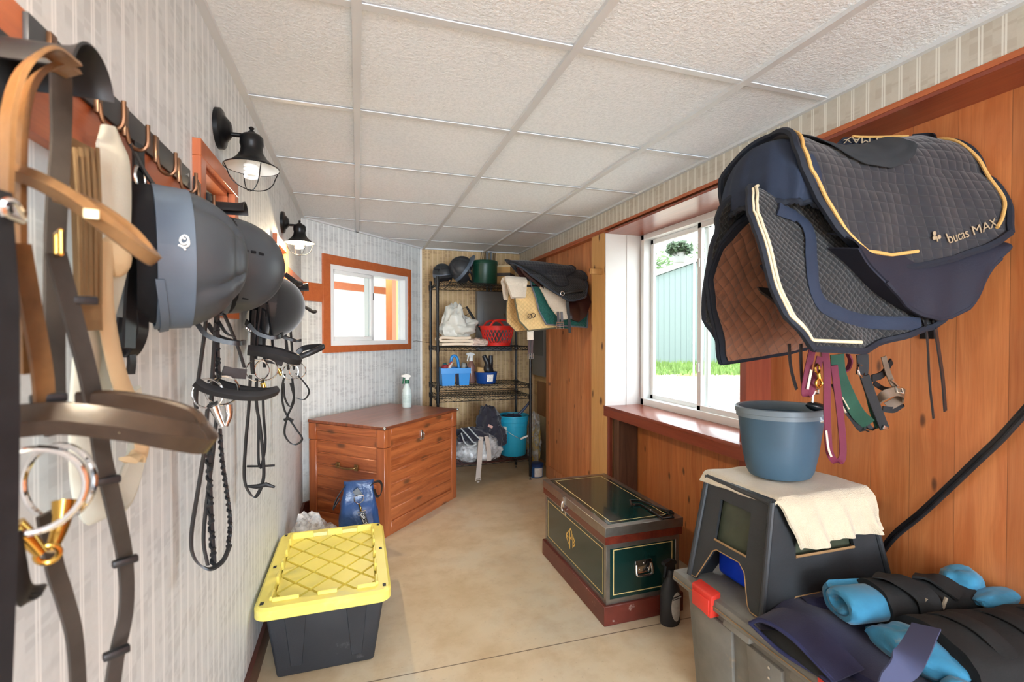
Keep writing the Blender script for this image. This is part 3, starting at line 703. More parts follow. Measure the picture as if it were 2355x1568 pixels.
m = MB(); noseloop(m, [(36,968),(150,962),(290,978),(400,1000),(470,1010)], 0.030, 0.010, 0.545, 0.10, 0.008); m.build('noseband', pm('dark padded leather', c(66,50,38), 0.26, var=0.4, vscale=8, bump=0.2, bscale=120, bdist=0.001), b1)
m = MB()
for (px, py, s_) in ((210,492,0.009),(290,984,0.009)):
    p = B(px, py, 0.545); m.box(p, (0.012,0.003,s_), rot=Matrix.Rotation(0.25,3,'Z'), bev=0.001)
m.build('maker_plate', pm('pale brass plate', c(214,200,160), 0.4, 0.6), b1)
for q in ((112,915),(188,690),(245,1105),(288,1290),(268,1500),(135,960)): MB().box(A(q[0],q[1],-.279), (0.026,0.010,0.009), rot=Matrix.Rotation(0.6,3,'Z'), bev=0.002).build('keeper', M['leather_black'], b1)
m = MB(); p = A(135,560,-.28); ux = Vector((0.55,-0.83,0)).normalized()
for z in (-0.011,0.011): m.tube([p-ux*0.012+Vector((0,0,z)), p+ux*0.012+Vector((0,0,z))], 0.0022, 8)
for k in (-1,1): m.tube([p+ux*0.012*k-Vector((0,0,.011)), p+ux*0.012*k+Vector((0,0,.011))], 0.0022, 8)
m.build('buckle', M['brass'], b1)
m = MB(); m.tube([A(8,470,-.272),A(30,465,-.268),A(52,505,-.268),A(34,500,-.27),A(10,490,-.272)], .0035, 8, sm=4, closed=True); m.build('bit_hook', M['chrome'], b1)
for q in ((B(72,1128,0.55),(0.25,-1,0.1)),(B(135,1108,0.62),(-0.35,-1,0.1))): ringm(MB(), q[0], 0.038, 0.0032, q[1]).build('bit_ring', M['chrome'], b1)
m = MB(); m.tube([B(28,1212,0.555),B(60,1235,0.56),B(95,1272,0.565)], lambda f: 0.010-0.005*f, 12, sm=4)
m.tube([B(148,1152,0.60),B(140,1205,0.59),B(118,1268,0.575)], lambda f: 0.010-0.005*f, 12, sm=4); ringm(m, B(110,1274,0.57), 0.008, 0.003, (0.4,-1,0))
m.build('mouthpiece', M['brass'], b1)
MB().strap([A(6,440,-.280),A(8,700,-.275),A(8,1000,-.275),A(4,1250,-.275),A(-10,1600,-.275)], lambda f: .010+.010*min(1,f*4), 0.005, sd).build('cheekpiece', M['leather_black'], b1)
MB().strap([A(105,1180,-.30),A(125,1300,-.30),A(150,1380,-.30),A(172,1470,-.30),A(182,1620,-.30)], 0.016, 0.004, sd).build('rein', M['dusty_leather'], b1)
m = MB()
for k in range(4): m.strap([A(36,1225,-.29),A(48-k*3,1290+k*9,-.29),A(62-k*4,1350+k*11,-.29),A(98-k*4,1352+k*6,-.29)], 0.008, 0.003, sd)
m.build('coiled_rein_end', M['leather_black'], b1)
# cream girth strap
cg = thing('webbing_girth', (-0.35,0.80,1.66), 'long cream webbing girth with tan leather loop behind the foreground bridle', 'girth')
w3 = (0.30,0.95,0)
m = MB(); m.strap([A(250,292,-.34),A(262,370,-.335),A(265,460,-.335),A(258,580,-.335),A(238,680,-.335),A(205,800,-.335),A(190,950,-.335),A(196,1120,-.335),A(235,1180,-.335),A(290,1120,-.335),A(318,1010,-.335),A(300,900,-.33)], lambda f: 0.055*min(1,.4+f*9) if f < 0.3 else (0.055-0.02*min(1,(f-.3)*5)), 0.010, w3, puff=0.004)
m.build('webbing', M['cream_web'], cg)
MB().strap([A(242,560,-.325),A(240,660,-.32),A(250,760,-.315),A(278,880,-.31),A(318,975,-.31),A(325,1040,-.31),A(295,1058,-.315)], 0.026, 0.006, w3, puff=0.003).build('loop_strap', M['tan_web'], cg)
MB().strap([A(215,560,-.33),A(218,650,-.33),A(215,760,-.335),A(240,900,-.335)], 0.024, 0.005, w3).build('loop_strap', M['cream_web'], cg)
m = MB(); m.ell(A(262,590,-.325), (0.02,0.022,0.03), nu=14, nv=8); m.build('tan_pad', M['tan_web'], cg)
# second bridle (dark straps) on the hook behind
bb = thing('halter', (-0.345,0.94,1.62), 'dark leather halter hanging from the hook just left of the first helmet', 'halter')
MB().strap([A(300,330,-.35),A(330,390,-.34),A(360,435,-.335)], 0.010, 0.003, (0,0.9,0.3)).build('strap', M['leather_black'], bb)
m = MB(); ringm(m, A(322,410,-.345), 0.020, 0.003, (1,0,0)); m.build('ring', M['steel'], bb)
MB().strap([A(318,330,-.352),A(318,430,-.35),A(310,560,-.35),A(300,700,-.35),A(296,800,-.35)], 0.022, 0.005, w3).build('strap', M['leather_black'], bb)
# --- helmets
M['helmet_grey'] = pm('matte slate helmet', c(62,66,71), 0.42, var=0.06, vscale=5, bump=0.08, bscale=300, bdist=0.0005)
M['helmet_rim'] = pm('blue grey helmet rim', c(86,98,112), 0.42, var=0.1)
M['velvet'] = pm('black velvet', c(20,20,22), 0.85, sheen=0.6, var=0.2, vscale=30)
M['liner'] = pm('black padding', c(14,14,18), 0.9)
def helmet(loc, Rm, label, style, r=(0.105,0.128,0.150), parts=True, mat=None):
    """local axes: z crown direction, y towards the peak, x sideways"""
    h = thing('riding_helmet', loc, label, 'riding helmet', 'riding helmets')
    X = Rm.to_4x4(); X.translation = Vector(loc)
    def shell(d):
        k = 1.0
        if style == 'crease':
            ph = math.atan2(d.y, abs(d.x)); st_ = sqrt(max(0,1-d.z*d.z)); ww = min(1,max(0,(st_-.25)*3))*min(1,max(0,(d.z-.1)*4))
            for p0 in (0.62, -0.72):
                k -= 0.055*math.exp(-((ph-p0)/0.085)**2)*ww; k += 0.028*math.exp(-((ph-p0*1.28)/0.13)**2)*ww
            k += 0.02*min(1,max(0,(d.z-.80)*8))-0.03*math.exp(-((d.z-.80)/.045)**2)*(1 if abs(ph) < .9 else .3)
        if style == 'slots':
            for sx in (-1,1):
                k -= 0.022*math.exp(-(((d.x*sx-0.42))/0.018)**2)
        return k
    m = MB(); nu, nv = (72, 26) if parts else (32, 12); R = []
    for i in range(nv):
        th = pi/2*(1.06)*(1-i/nv) + 0.0; ring = []
        for j in range(nu):
            ph = 2*pi*j/nu; d = Vector((sin(th)*cos(ph), sin(th)*sin(ph), cos(th))); k = shell(d)
            ring.append(X @ Vector((d.x*r[0]*k, d.y*r[1]*k*(1+0.04*d.y), d.z*r[2]*k)))
        R.append(ring)
    m.rings(R, True, False)
    top = m.bm.verts.new(X @ Vector((0,0,r[2]*shell(Vector((0,0,1))))))
    m.bm.verts.ensure_lookup_table(); base = (nv-1)*nu
    for j in range(nu): m.bm.faces.new((m.bm.verts[base+j], m.bm.verts[base+(j+1) % nu], top))
    m.build('shell', mat or M['helmet_grey'], h, 50)
    m = MB()
    def rim(u, v):
        ph = 2*pi*u; w = 1.015+0.0*v; zz = -0.020+(0.052 if (style == 'crease' and mat is None) else 0.028)*v
        return X @ Vector((cos(ph)*r[0]*(1.02-0.02*v), sin(ph)*r[1]*(1.02-0.02*v)*(1+0.04*sin(ph)), zz-0.006))
    m.surf(rim, 48, 3, 0.006); m.build('rim_band', M['helmet_rim'] if style == 'crease' else (M['liner'] if mat is None else M['leather_black']), h)
    # visor
    parts_vis = style != 'slots' and not (style == 'crease' and mat is None)
    m = MB()
    def vis(u, v):
        ph = pi*(0.14+0.72*u); ext = v*(0.052 if parts_vis else 0.003)*sin(pi*u)**0.6
        return X @ Vector((cos(ph)*(r[0]*1.02+ext*0.4), sin(ph)*(r[1]*1.05)+ext, -0.008-0.012*v-0.01*(1-sin(pi*u))))
    m.surf(vis, 24, 6, 0.004); m.build('visor', (M['helmet_rim'] if (style != 'velvet' and (mat is None or 'blue peak' in label)) else (mat or M['velvet'])), h)
    # padding and harness
    m = MB(); R = []
    for i, (zz, k) in enumerate(((-0.045,0.80),(-0.052,0.90),(-0.03,0.97),(0.01,0.96),(0.05,0.85),(0.045,0.72),(-0.02,0.74),(-0.045,0.80))):
        R.append([X @ Vector((cos(2*pi*j/32)*r[0]*k, sin(2*pi*j/32)*r[1]*k, zz-0.035*(1 if sin(2*pi*j/32) < -0.3 and zz < 0 else 0))) for j in range(32)])
    m.rings(R, True, False); m.build('padding', M['liner'], h)
    if parts:
        m = MB()
        for sx in (-1,1):
            m.strap([X @ Vector(q) for q in ((sx*r[0]*.93,0.02,-0.02),(sx*r[0]*.95,0.0,-0.07),(sx*0.05,-0.02,-0.12),(sx*0.01,-0.03,-0.15))], 0.018, 0.002, X.to_3x3() @ Vector((0,1,0)), 6)
        m.build('chin_strap', M['leather_black'], h)
    return h, X
def orient(crown, peak):
    z = Vector(crown).normalized(); y = Vector(peak); y = (y-z*y.dot(z)).normalized(); x = y.cross(z); return Matrix((x,y,z)).transposed()
# helmet 1: crown pointing out of the wall and down the room
h1, X1 = helmet(at(392,588,y=1.00), orient((1,0.42,0.02),(0.12,0,-1)), 'grey riding helmet with moulded creases and a small white number, nearest on the wall', 'crease', (0.102,0.124,0.120))
p = at(422,558,y=0.90)
m = MB()
d0 = (X1.to_3x3() @ Vector((0.80,0.10,0.62)))
# white mark on the near side of the shell
Xi = X1.inverted()
def on_shell(px, py, X, r, lift=1.03):
    o = Vector((0,0,CAMZ)); d = ray(px,py); ol = X.inverted() @ o; dl = X.to_3x3().inverted() @ d
    S = Vector((1/r[0],1/r[1],1/r[2])); a = Vector([dl[i]*S[i] for i in range(3)]); b = Vector([ol[i]*S[i] for i in range(3)])
    A_, B_, C_ = a.dot(a), 2*a.dot(b), b.dot(b)-lift**2; D_ = B_*B_-4*A_*C_
    if D_ < 0: return None
    t_ = (-B_-sqrt(D_))/(2*A_); return o+d*t_
q = [on_shell(px,py,X1,(0.102,0.124,0.120)) for px,py in ((414,548),(424,541),(433,548),(430,558),(420,561),(414,553),(418,547),(427,550))]
if all(q): m.tube(q, 0.0016, 6, sm=4)
q = [on_shell(px,py,X1,(0.102,0.124,0.120)) for px,py in ((434,552),(434,563),(424,568),(410,563),(420,567),(427,575))]
if all(q): m.tube(q, 0.0016, 6, sm=4)
if len(m.bm.verts): m.build('white_number', M['white'], h1)
else: m.bm.free()
h2_, X2 = helmet(at(522,606,y=1.36), orient((1,0.55,0.0),(0.1,0,-1)), 'smooth grey riding helmet with slotted vent lines, second on the wall', 'slots', (0.108,0.120,0.135))
m = MB()
for ln in (((560,576),(590,581),(620,590),(655,598)), ((520,682),(550,684),(590,691),(640,688))):
    q = [on_shell(px,py,X2,(0.108,0.120,0.135),1.005) for px,py in ln]; q = [k for k in q if k]
    P = smooth_path(q, 12) if len(q) > 2 else q
    for i in range(0, len(P)-5, 7): m.tube(P[i:i+5], 0.0038, 6)
if len(m.bm.verts): m.build('vent_slots', M['liner'], h2_)
else: m.bm.free()
helmet(at(622,702,y=1.90), orient((1,0.35,-0.1),(0.1,0,-1)), 'black velvet riding helmet hanging behind the two grey helmets', 'velvet', (0.100,0.112,0.115), mat=M['velvet'])
# hanging straps under helmet 1
m = MB(); m.strap([B(325,705,.95),B(328,760,.95),B(312,805,.95),B(292,815,.95),B(280,770,.95),B(284,730,.95)], 0.020, 0.004, (0.4,0.9,0)); 
m.strap([B(300,800,.95),B(303,830,.95),B(300,860,.95)], 0.012, 0.006, (0.4,0.9,0)); m.build('throat_strap', M['leather_black'], h1)
# --- bridle 2 (braided reins)
def bridle(loc, label): return thing('bridle', loc, label, 'bridle', 'bridles on the left wall')
Y = 1.25; b2 = bridle((-0.34,Y,1.5), 'black bridle with braided reins and steel snaffle, directly below the grey helmets')
LB = M['leather_black']; S3 = (0.55,-0.8,0)
MB().strap([B(478,690,Y),B(470,770,Y),B(462,830,Y),B(455,880,Y)], 0.013, 0.004, S3).build('cheekpiece', LB, b2)
MB().strap([B(500,690,Y),B(494,780,Y),B(488,870,Y),B(486,930,Y)], 0.015, 0.004, S3).build('cheekpiece', LB, b2)
m = MB(); braided(m, [B(500,720,Y),B(500,790,Y),B(503,870,Y)], 0.016, 0.005, S3); m.build('rein', LB, b2)
m = MB(); noseloop(m, [(452,742),(475,770),(510,784),(548,790),(560,786)], 0.010, 0.005, Y-0.04, 0.08); m.build('browband', LB, b2)
MB().strap([B(515,722,Y),B(532,760,Y+.03),B(548,800,Y+.04),B(562,845,Y+.05)], 0.010, 0.004, S3).build('throatlash', LB, b2)
MB().strap([B(500,735,Y),B(520,765,Y-.03),B(540,775,Y-.02)], 0.009, 0.003, S3).build('throatlash', LB, b2)
m = MB(); noseloop(m, [(450,878),(480,895),(540,908),(600,910),(636,898)], 0.022, 0.008, Y-0.05, 0.11, 0.004); nb = m.build('noseband', LB, b2)
MB().strap([B(512,852,Y+.03),B(540,858,Y+.04),B(566,860,Y+.05)], 0.024, 0.010, (0,0,1)).build('noseband_pad', LB, b2)
for q in ((B(512,898,Y),(0.4,-1,0)),(B(478,905,Y-.02),(-0.2,-1,0))): ringm(MB(), q[0], 0.033, 0.0025, q[1]).build('bit_ring', M['chrome'], b2)
m = MB(); m.tube([B(492,935,Y-.02),B(500,955,Y-.02),B(512,980,Y-.02)], lambda f: 0.011-0.005*f, 12, sm=4); m.tube([B(524,930,Y),B(526,955,Y),B(518,980,Y-.01)], lambda f: 0.010-0.004*f, 12, sm=4); m.build('mouthpiece', M['chrome'], b2)
MB().strap([B(452,890,Y),B(450,920,Y),B(452,940,Y)], 0.014, 0.005, S3).build('strap_end', LB, b2)
MB().strap([B(500,925,Y-.02),B(478,940,Y-.02),B(474,1010,Y-.02),B(460,1100,Y-.02),B(440,1230,Y-.02),B(448,1285,Y-.02),B(480,1308,Y-.02),B(512,1290,Y-.02),B(530,1250,Y-.02)], 0.014, 0.004, S3).build('rein', LB, b2)
MB().strap([B(498,960,Y+.01),B(490,1040,Y+.01),B(476,1150,Y+.01),B(468,1240,Y+.01),B(478,1300,Y)], 0.013, 0.004, S3).build('rein', LB, b2)
m = MB(); braided(m, [B(480,1010,Y),B(482,1100,Y),B(486,1200,Y),B(492,1292,Y)], 0.017, 0.006, S3); m.build('braided_rein', LB, b2)
m = MB(); braided(m, [B(506,985,Y+.01),B(512,1060,Y+.01),B(522,1130,Y+.01),B(530,1200,Y+.01),B(526,1255,Y)], 0.010, 0.005, S3); m.build('braided_rein', LB, b2)
# --- bridle 3
Y = 1.77; b3 = bridle((-0.34,Y,1.5), 'black bridle with flat reins and rein stops hanging below the velvet helmet')
MB().strap([B(585,712,Y),B(582,760,Y),B(580,830,Y),B(582,860,Y)], 0.022, 0.005, S3).build('cheekpiece', LB, b3)
MB().strap([B(598,705,Y),B(592,760,Y),B(588,825,Y)], 0.013, 0.005, S3).build('cheekpiece', LB, b3)
MB().strap([B(606,715,Y),B(607,790,Y+.03),B(608,845,Y+.03)], 0.014, 0.005, S3).build('cheekpiece', LB, b3)
MB().strap([B(615,700,Y),B(624,760,Y+.04),B(630,820,Y+.05)], 0.012, 0.004, S3).build('cheekpiece', LB, b3)
m = MB(); noseloop(m, [(572,745),(590,765),(620,776),(640,774),(650,768)], 0.012, 0.006, Y-0.05, 0.09); m.build('browband', LB, b3)
MB().strap([B(566,740,Y),B(574,752,Y-.02),B(582,762,Y-.03)], 0.020, 0.006, (0,0,1)).build('crystal_strap', M['leather_black'], b3)
m = MB()
for k in range(3): m.box(B(566+k*5,754+k*3,Y-.035), (0.008,0.006,0.010), bev=0.002)
m.build('buckle', M['steel'], b3)
m = MB(); noseloop(m, [(570,805),(600,808),(640,816),(672,826),(688,828)], 0.034, 0.010, Y-0.06, 0.12, 0.005); m.build('noseband', LB, b3)
MB().strap([B(612,828,Y+.04),B(630,830,Y+.05),B(650,836,Y+.06)], 0.02, 0.01, (0,0,1)).build('noseband_pad', LB, b3)
for q in ((B(592,852,Y),(0.4,-1,0)),(B(612,850,Y+.02),(0.1,-1,0))): ringm(MB(), q[0], 0.035, 0.0025, q[1]).build('bit_ring', M['chrome'], b3)
m = MB(); m.tube([B(604,880,Y),B(608,893,Y),B(612,902,Y)], 0.008, 10, sm=4); m.build('mouthpiece', M['brass'], b3)
MB().strap([B(576,862,Y),B(572,940,Y),B(565,1020,Y),B(562,1100,Y),B(575,1135,Y),B(590,1140,Y),B(605,1105,Y),B(606,1060,Y),B(598,980,Y),B(590,930,Y),B(590,870,Y)], 0.016, 0.004, S3).build('rein', LB, b3)
MB().strap([B(604,870,Y+.02),B(606,950,Y+.02),B(610,1020,Y+.02),B(600,1075,Y+.02),B(594,1050,Y+.02),B(595,960,Y+.02)], 0.012, 0.004, S3).build('rein', LB, b3)
m = MB(); m.tube([B(569,1118,Y-.02),B(590,1119,Y-.02),B(612,1114,Y-.02),B(632,1120,Y-.02)], [0.004,0.008,0.008,0.004], 8)
m.tube([B(568,1072,Y+.03),B(600,1072,Y+.03),B(632,1070,Y+.03)], 0.004, 8); m.build('rein_stop', LB, b3)
# --- bridle 4
Y = 2.45; b4 = bridle((-0.34,Y,1.5), 'furthest black bridle, with a twisted rein loop, beside the small window trim')
MB().strap([B(655,760,Y),B(660,800,Y),B(663,850,Y)], 0.016, 0.005, S3).build('cheekpiece', LB, b4)
MB().strap([B(668,755,Y),B(672,810,Y+.02),B(676,850,Y+.02)], 0.014, 0.005, S3).build('cheekpiece', LB, b4)
MB().strap([B(650,760,Y),B(656,770,Y-.02),B(660,830,Y-.02)], 0.012, 0.005, S3).build('cheekpiece', LB, b4)
m = MB(); noseloop(m, [(650,775),(665,780),(680,784),(692,782)], 0.012, 0.006, Y-0.05, 0.09); m.build('browband', LB, b4)
m = MB(); m.strap([B(690,820,Y-.04),B(712,812,Y-.04),B(738,800,Y-.02),B(744,797,Y),B(735,796,Y+.03),B(700,800,Y+.06),B(684,812,Y+.06)], 0.026, 0.008, (0,0,1), puff=0.003); m.build('noseband', LB, b4)
for q in ((B(668,855,Y),(0.5,-1,0)),(B(684,852,Y+.02),(0,-1,0))): ringm(MB(), q[0], 0.036, 0.0028, q[1]).build('bit_ring', M['chrome'], b4)
MB().cyl(B(640,848,Y),B(648,862,Y),0.010,0.010,12).build('mouthpiece', M['brass'], b4)
MB().strap([B(655,860,Y),B(648,900,Y),B(655,945,Y),B(680,985,Y),B(695,1010,Y),B(675,1022,Y),B(655,1000,Y),B(660,960,Y),B(676,920,Y),B(668,880,Y)], 0.013, 0.004, S3).build('rein', LB, b4)
MB().strap([B(680,858,Y+.02),B(700,880,Y+.02),B(711,900,Y+.02),B(700,918,Y+.02),B(680,915,Y+.02)], 0.009, 0.004, S3).build('rein', LB, b4)
MB().strap([B(672,870,Y-.02),B(676,910,Y-.02),B(668,935,Y-.02),B(655,915,Y-.02),B(652,880,Y-.02)], 0.013, 0.004, S3).build('rein', LB, b4)
m = MB(); m.tube([B(653,966,Y-.01),B(664,963,Y-.01),B(674,968,Y-.01)], 0.007, 8, sm=3); m.build('rein_stop', LB, b4)
# browband loops sticking out by the bracket
x_ = thing('leather_headstall', (-0.3,2.30,1.51), 'black padded headpiece looped over the small bracket by the lit lamp', 'bridle')
m = MB(); noseloop(m, [(655,630),(668,640),(682,650),(692,652)], 0.020, 0.010, 2.22, 0.10, 0.004); m.build('padded_loop', LB, x_)
m = MB(); noseloop(m, [(672,697),(690,702),(705,708),(718,716),(726,716)], 0.018, 0.010, 2.85, 0.10, 0.004)
m.build('padded_headpiece', LB, label='small black padded headpiece loop sticking out below the rail board corner', cat='bridle')
# ================================================================== FAR AREA
# --- cedar chest against the angled wall
M['chest_h'] = wood('varnished knotty boards', c(190,108,60), c(140,70,36), 0.0, (0,0,1), (1,0,0), knots=1.3, rough=0.3, coat=0.4, local=True, scale=1.0)
M['chest_s'] = wood('varnished knotty end boards', c(190,108,60), c(140,70,36), 0.0, (0,0,1), (0,1,0), knots=1.3, rough=0.3, coat=0.4, local=True, scale=1.0)
M['chest_v'] = wood('varnished chest posts', c(182,102,56), c(150,78,42), 0.0, (0,1,0), (0,0,1), rough=0.3, coat=0.4, local=True)
M['chest_top'] = wood('varnished chest lid', c(146,80,50), c(116,60,38), 0.075, (0,1,0), (1,0,0), rough=0.32, coat=0.25, local=True, knots=0.5)
CL, CW = 0.862, 0.672
ch = thing('blanket_chest', (0.158,3.153,0), 'large varnished knotty pine blanket chest standing at an angle below the small window', 'chest', rz=math.atan2(.728,.686))
def bxl(m, x0,x1,y0,y1,z0,z1,bev=0.002): return m.box(((x0+x1)/2,(y0+y1)/2,(z0+z1)/2),(x1-x0,y1-y0,z1-z0),bev=bev,seg=1)
m = MB(); bxl(m, .012,CL-.012,.012,CW-.012,.02,.60,0); m.build('inner_box', M['chest_v'], ch, loc=True)
for (x, y) in ((0,0),(CL-.068,0),(0,CW-.068),(CL-.068,CW-.068)):
    bxl(MB(), x, x+.068, y, y+.068, 0, .575, .003).build('corner_post', M['chest_v'], ch, loc=True)
m = MB(); bxl(m, .068,CL-.068,0,.022,0,.085); bxl(m, .068,CL-.068,CW-.022,CW,0,.085); m.build('bottom_rail', M['chest_h'], ch, loc=True)
m = MB(); bxl(m, 0,.022,.068,CW-.068,0,.085); m.build('bottom_rail', M['chest_s'], ch, loc=True); m = MB(); bxl(m, CL-.022,CL,.068,CW-.068,0,.085); m.build('bottom_rail', M['chest_s'], ch, loc=True)
bh = (.575-.085)/6
m = MB(); n = MB()
for k in range(6):
    z0 = .085+bh*k
    bxl(m, .068,CL-.068,.008,.03,z0+.0025,z0+bh-.0025,.005); bxl(n, .008,.03,.068,CW-.068,z0+.0025,z0+bh-.0025,.005)
m.build('front_boards', M['chest_h'], ch, loc=True); n.build('end_boards', M['chest_s'], ch, loc=True)
lid = MB(); bxl(lid, -.006,CL+.006,-.006,CW+.006,.695,.715,.003); lid = lid.build('lid', M['chest_top'], ch, loc=True)
m = MB(); bxl(m,.068,CL-.068,-.002,.02,.645,.694); bxl(m,.068,CL-.068,.008,.03,.578,.645,.004); bxl(m, .02,CL-.02,.03,CW-.03,.60,.694,0); m.build('lid_front', M['chest_h'], lid, loc=True)
m = MB(); bxl(m,-.002,.02,.068,CW-.068,.645,.694); bxl(m,.008,.03,.068,CW-.068,.578,.645,.004); m.build('lid_end', M['chest_s'], lid, loc=True)
for (x, y) in ((-.002,-.002),(CL-.066,-.002),(-.002,CW-.066)): bxl(MB(), x,x+.068,y,y+.068,.578,.694,.003).build('lid_post', M['chest_v'], lid, loc=True)
m = MB(); bxl(m,.395,.417,-.001,.010,.555,.625,.002); m.tube([(.406,-.004,.61),(.406,-.014,.60),(.406,-.014,.57),(.406,-.004,.56)],.004,8,sm=3); m.build('hasp', M['steel'], ch, loc=True)
m = MB(); bxl(m,-.004,.006,.225,.255,.405,.445,.001); bxl(m,-.004,.006,.385,.415,.405,.445,.001)
m.tube([(-.004,.235,.43),(-.022,.245,.425),(-.024,.32,.418),(-.022,.395,.425),(-.004,.405,.43)],.006,8,sm=4); m.build('handle', pm('aged brass', c(150,118,74), 0.35, 0.8), ch, loc=True)
m = MB()
for (x, y) in ((-.006,-.006),(CL+.006,-.006)): m.ell((x,y,.706),(.012,.012,.012),nu=12,nv=8)
m.build('corner_cap', M['steel'], ch, loc=True)
# spray bottle on the chest
def sprayer(p, label, body, head, trig, s=1.0, h=0.19, r=0.036, rz=0.0, liquid=None, name='spray_bottle', group=None, squash=1.0):
    t_ = thing(name, tuple(p), label, 'spray bottle', group, rz=rz)
    MB().lathe([(0,0),(r*.94,0),(r,.006),(r,h*.55),(r*.93,h*.62),(r*.97,h*.68),(r*.55,h*.86),(r*.40,h*.93),(r*.38,h)], (0,0,0), 28, sy=squash).build('bottle', body, t_, loc=True)
    m = MB(); m.lathe([(r*.42,h-.012),(r*.46,h-.012),(r*.46,h+.012),(r*.36,h+.02),(0,h+.02)], (0,0,0), 20); m.build('collar', trig, t_, loc=True)
    m = MB(); z = h+.02
    m.prism([(-.012,0),(.014,0),(.016,.016),(.046,.026),(.044,.038),(.004,.046),(-.022,.038),(-.034,.026),(-.016,.016)], (0,-.011,z), (-1,0,0), (0,0,1), (0,.022,0))
    m.build('sprayer_head', head, t_, loc=True)
    m = MB(); m.prism([(.018,.016),(.030,.020),(.040,-.030),(.034,-.034)], (0,-.006,z), (-1,0,0), (0,0,1), (0,.012,0)); m.build('trigger', trig, t_, loc=True)
    return t_
M['pale_bottle'] = pm('pale frosted bottle', c(206,222,220), 0.3, spec=0.5)
M['green_plastic'] = pm('dark green plastic', c(24,98,66), 0.4)
sp = sprayer((0.378,3.97,0.7155), 'clear pale blue spray bottle with green and white trigger on the wooden chest', M['pale_bottle'], M['white'], M['green_plastic'], h=0.205, r=0.037, rz=0.3)
m = MB(); m.lathe([(.0375,.04),(.0378,.041),(.0378,.105),(.0375,.106)], (0,0,0), 28, closed=False)
m.build('label_sheet', pm('pale printed sheet', c(188,208,206), 0.5, var=0.1, vscale=60), sp, loc=True)
# --- wire shelving
M['wire'] = pm('black epoxy wire', c(22,22,22), 0.4)
sx0, sx1, sy0, sy1 = 0.64, 1.472, 4.03, 4.44
su = thing('wire_shelf_unit', (1.05,4.24,0), 'tall black wire shelving unit against the tan wallpapered back wall', 'shelving')
for (x, y, hh) in ((sx0,sy0,1.80),(sx1,sy0,1.25),(sx0,sy1,1.80),(sx1,sy1,1.80)):
    hh = 1.80
    m = MB(); m.cyl((x,y,0.03),(x,y,hh),0.0125,n=18)
    p_ = m.build('post', M['wire'], su)
    MB().lathe([(0,0),(.012,0),(.012,.008),(.005,.012),(.005,.035),(0,.035)],(x,y,0),16).build('levelling_foot', M['steel'], p_)
def wshelf(z):
    m = MB(); r = .0028
    for zz in (z, z-.030):
        m.tube([(sx0,sy0,zz),(sx1,sy0,zz),(sx1,sy1,zz),(sx0,sy1,zz)], r*1.2, 6, closed=True)
    n = 24
    for (a, b) in (((sx0,sy0),(sx1,sy0)),((sx0,sy1),(sx1,sy1))):
        m.tube([(a[0]+(b[0]-a[0])*i/n, a[1], z-(0.003 if i % 2 else .028)) for i in range(n+1)], r*.8, 5)
    n = 12
    for x in (sx0, sx1): m.tube([(x, sy0+(sy1-sy0)*i/n, z-(0.003 if i % 2 else .028)) for i in range(n+1)], r*.8, 5)
    k = 0; x = sx0+.022
    while x < sx1-.01: m.tube([(x,sy0,z+.003),(x,sy1,z+.003)], r*.8, 5); x += .0245
    for y in (sy0+.13, sy0+.27): m.tube([(sx0,y,z-.001),(sx1,y,z-.001)], r, 5)
    for (x, y) in ((sx0,sy0),(sx1,sy0),(sx0,sy1),(sx1,sy1)): m.cyl((x,y,z-.038),(x,y,z+.008),.0165,.0185,16)
    return m.build('shelf', M['wire'], su)
SZ = (1.752, 1.200, 0.862, 0.765, 0.205)
for z in SZ: wshelf(z)
T_ = [z+0.0065 for z in SZ]
# top shelf
hA, _ = helmet((0.72,4.25,T_[0]+.095), orient((-0.15,-0.25,1),(0.3,-1,-.1)), 'dull black vented riding helmet lying low at the left end of the top shelf', 'crease', (.085,.105,.085), mat=M['black_plastic'])
hB, _ = helmet((0.875,4.17,T_[0]+.125), orient((-0.8,-0.15,0.55),(0.5,0,0.85)), 'black riding helmet with blue peak tipped on its side on the top shelf', 'crease', (.10,.115,.115), mat=M['black_plastic'])
if False: m = MB(); m.strap([(1.0,4.13,T_[0]+.21),(1.005,4.12,T_[0]+.15),(1.02,4.12,T_[0]+.08),(0.985,4.12,T_[0]+.03),(1.00,4.12,T_[0]+.012)], lambda f: .05+.05*sin(pi*f), .006, (0.2,1,0)); m.build('blue_strap', pm('blue grey nylon', c(84,112,156), 0.6), hB)
hb = thing('hat_box', (1.098,4.22,T_[0]), 'round dark green hat box with a lid on the top shelf', 'hat box')
M['hatgreen'] = pm('dark green leatherette', c(22,66,50), 0.35, var=0.1, bump=.2, bscale=200)
MB().lathe([(0,0),(.112,0),(.114,.003),(.116,.20),(0,.20)], (1.098,4.22,T_[0]), 48, sy=.95).build('box_body', M['hatgreen'], hb)
MB().lathe([(.117,.178),(.120,.178),(.120,.208),(.115,.214),(0,.216)], (1.098,4.22,T_[0]), 48, sy=.95).build('lid', M['hatgreen'], hb)
cb = thing('carton', (1.315,4.30,T_[0]), 'tan cardboard carton with dark band and white sticker, behind the far saddle pads', 'box')
M['card'] = pm('cardboard', c(204,164,104), 0.7, var=.06)
rz = Matrix.Rotation(-0.55,3,'Z')
MB().box((1.315,4.30,T_[0]+.085),(.15,.20,.17),rot=rz,bev=.002).build('carton_body', M['card'], cb)
MB().box((1.315,4.30,T_[0]+.178),(.155,.205,.018),rot=rz,bev=.002).build('lid', pm('pale carton lid', c(226,206,164), 0.7), cb)
m = MB(); m.box(Vector((1.315,4.30,T_[0]+.10))+rz @ Vector((.0,0,0)),(.1515,.2015,.03),rot=rz); m.build('dark_band', pm('dark band', c(62,64,66), .6), cb)
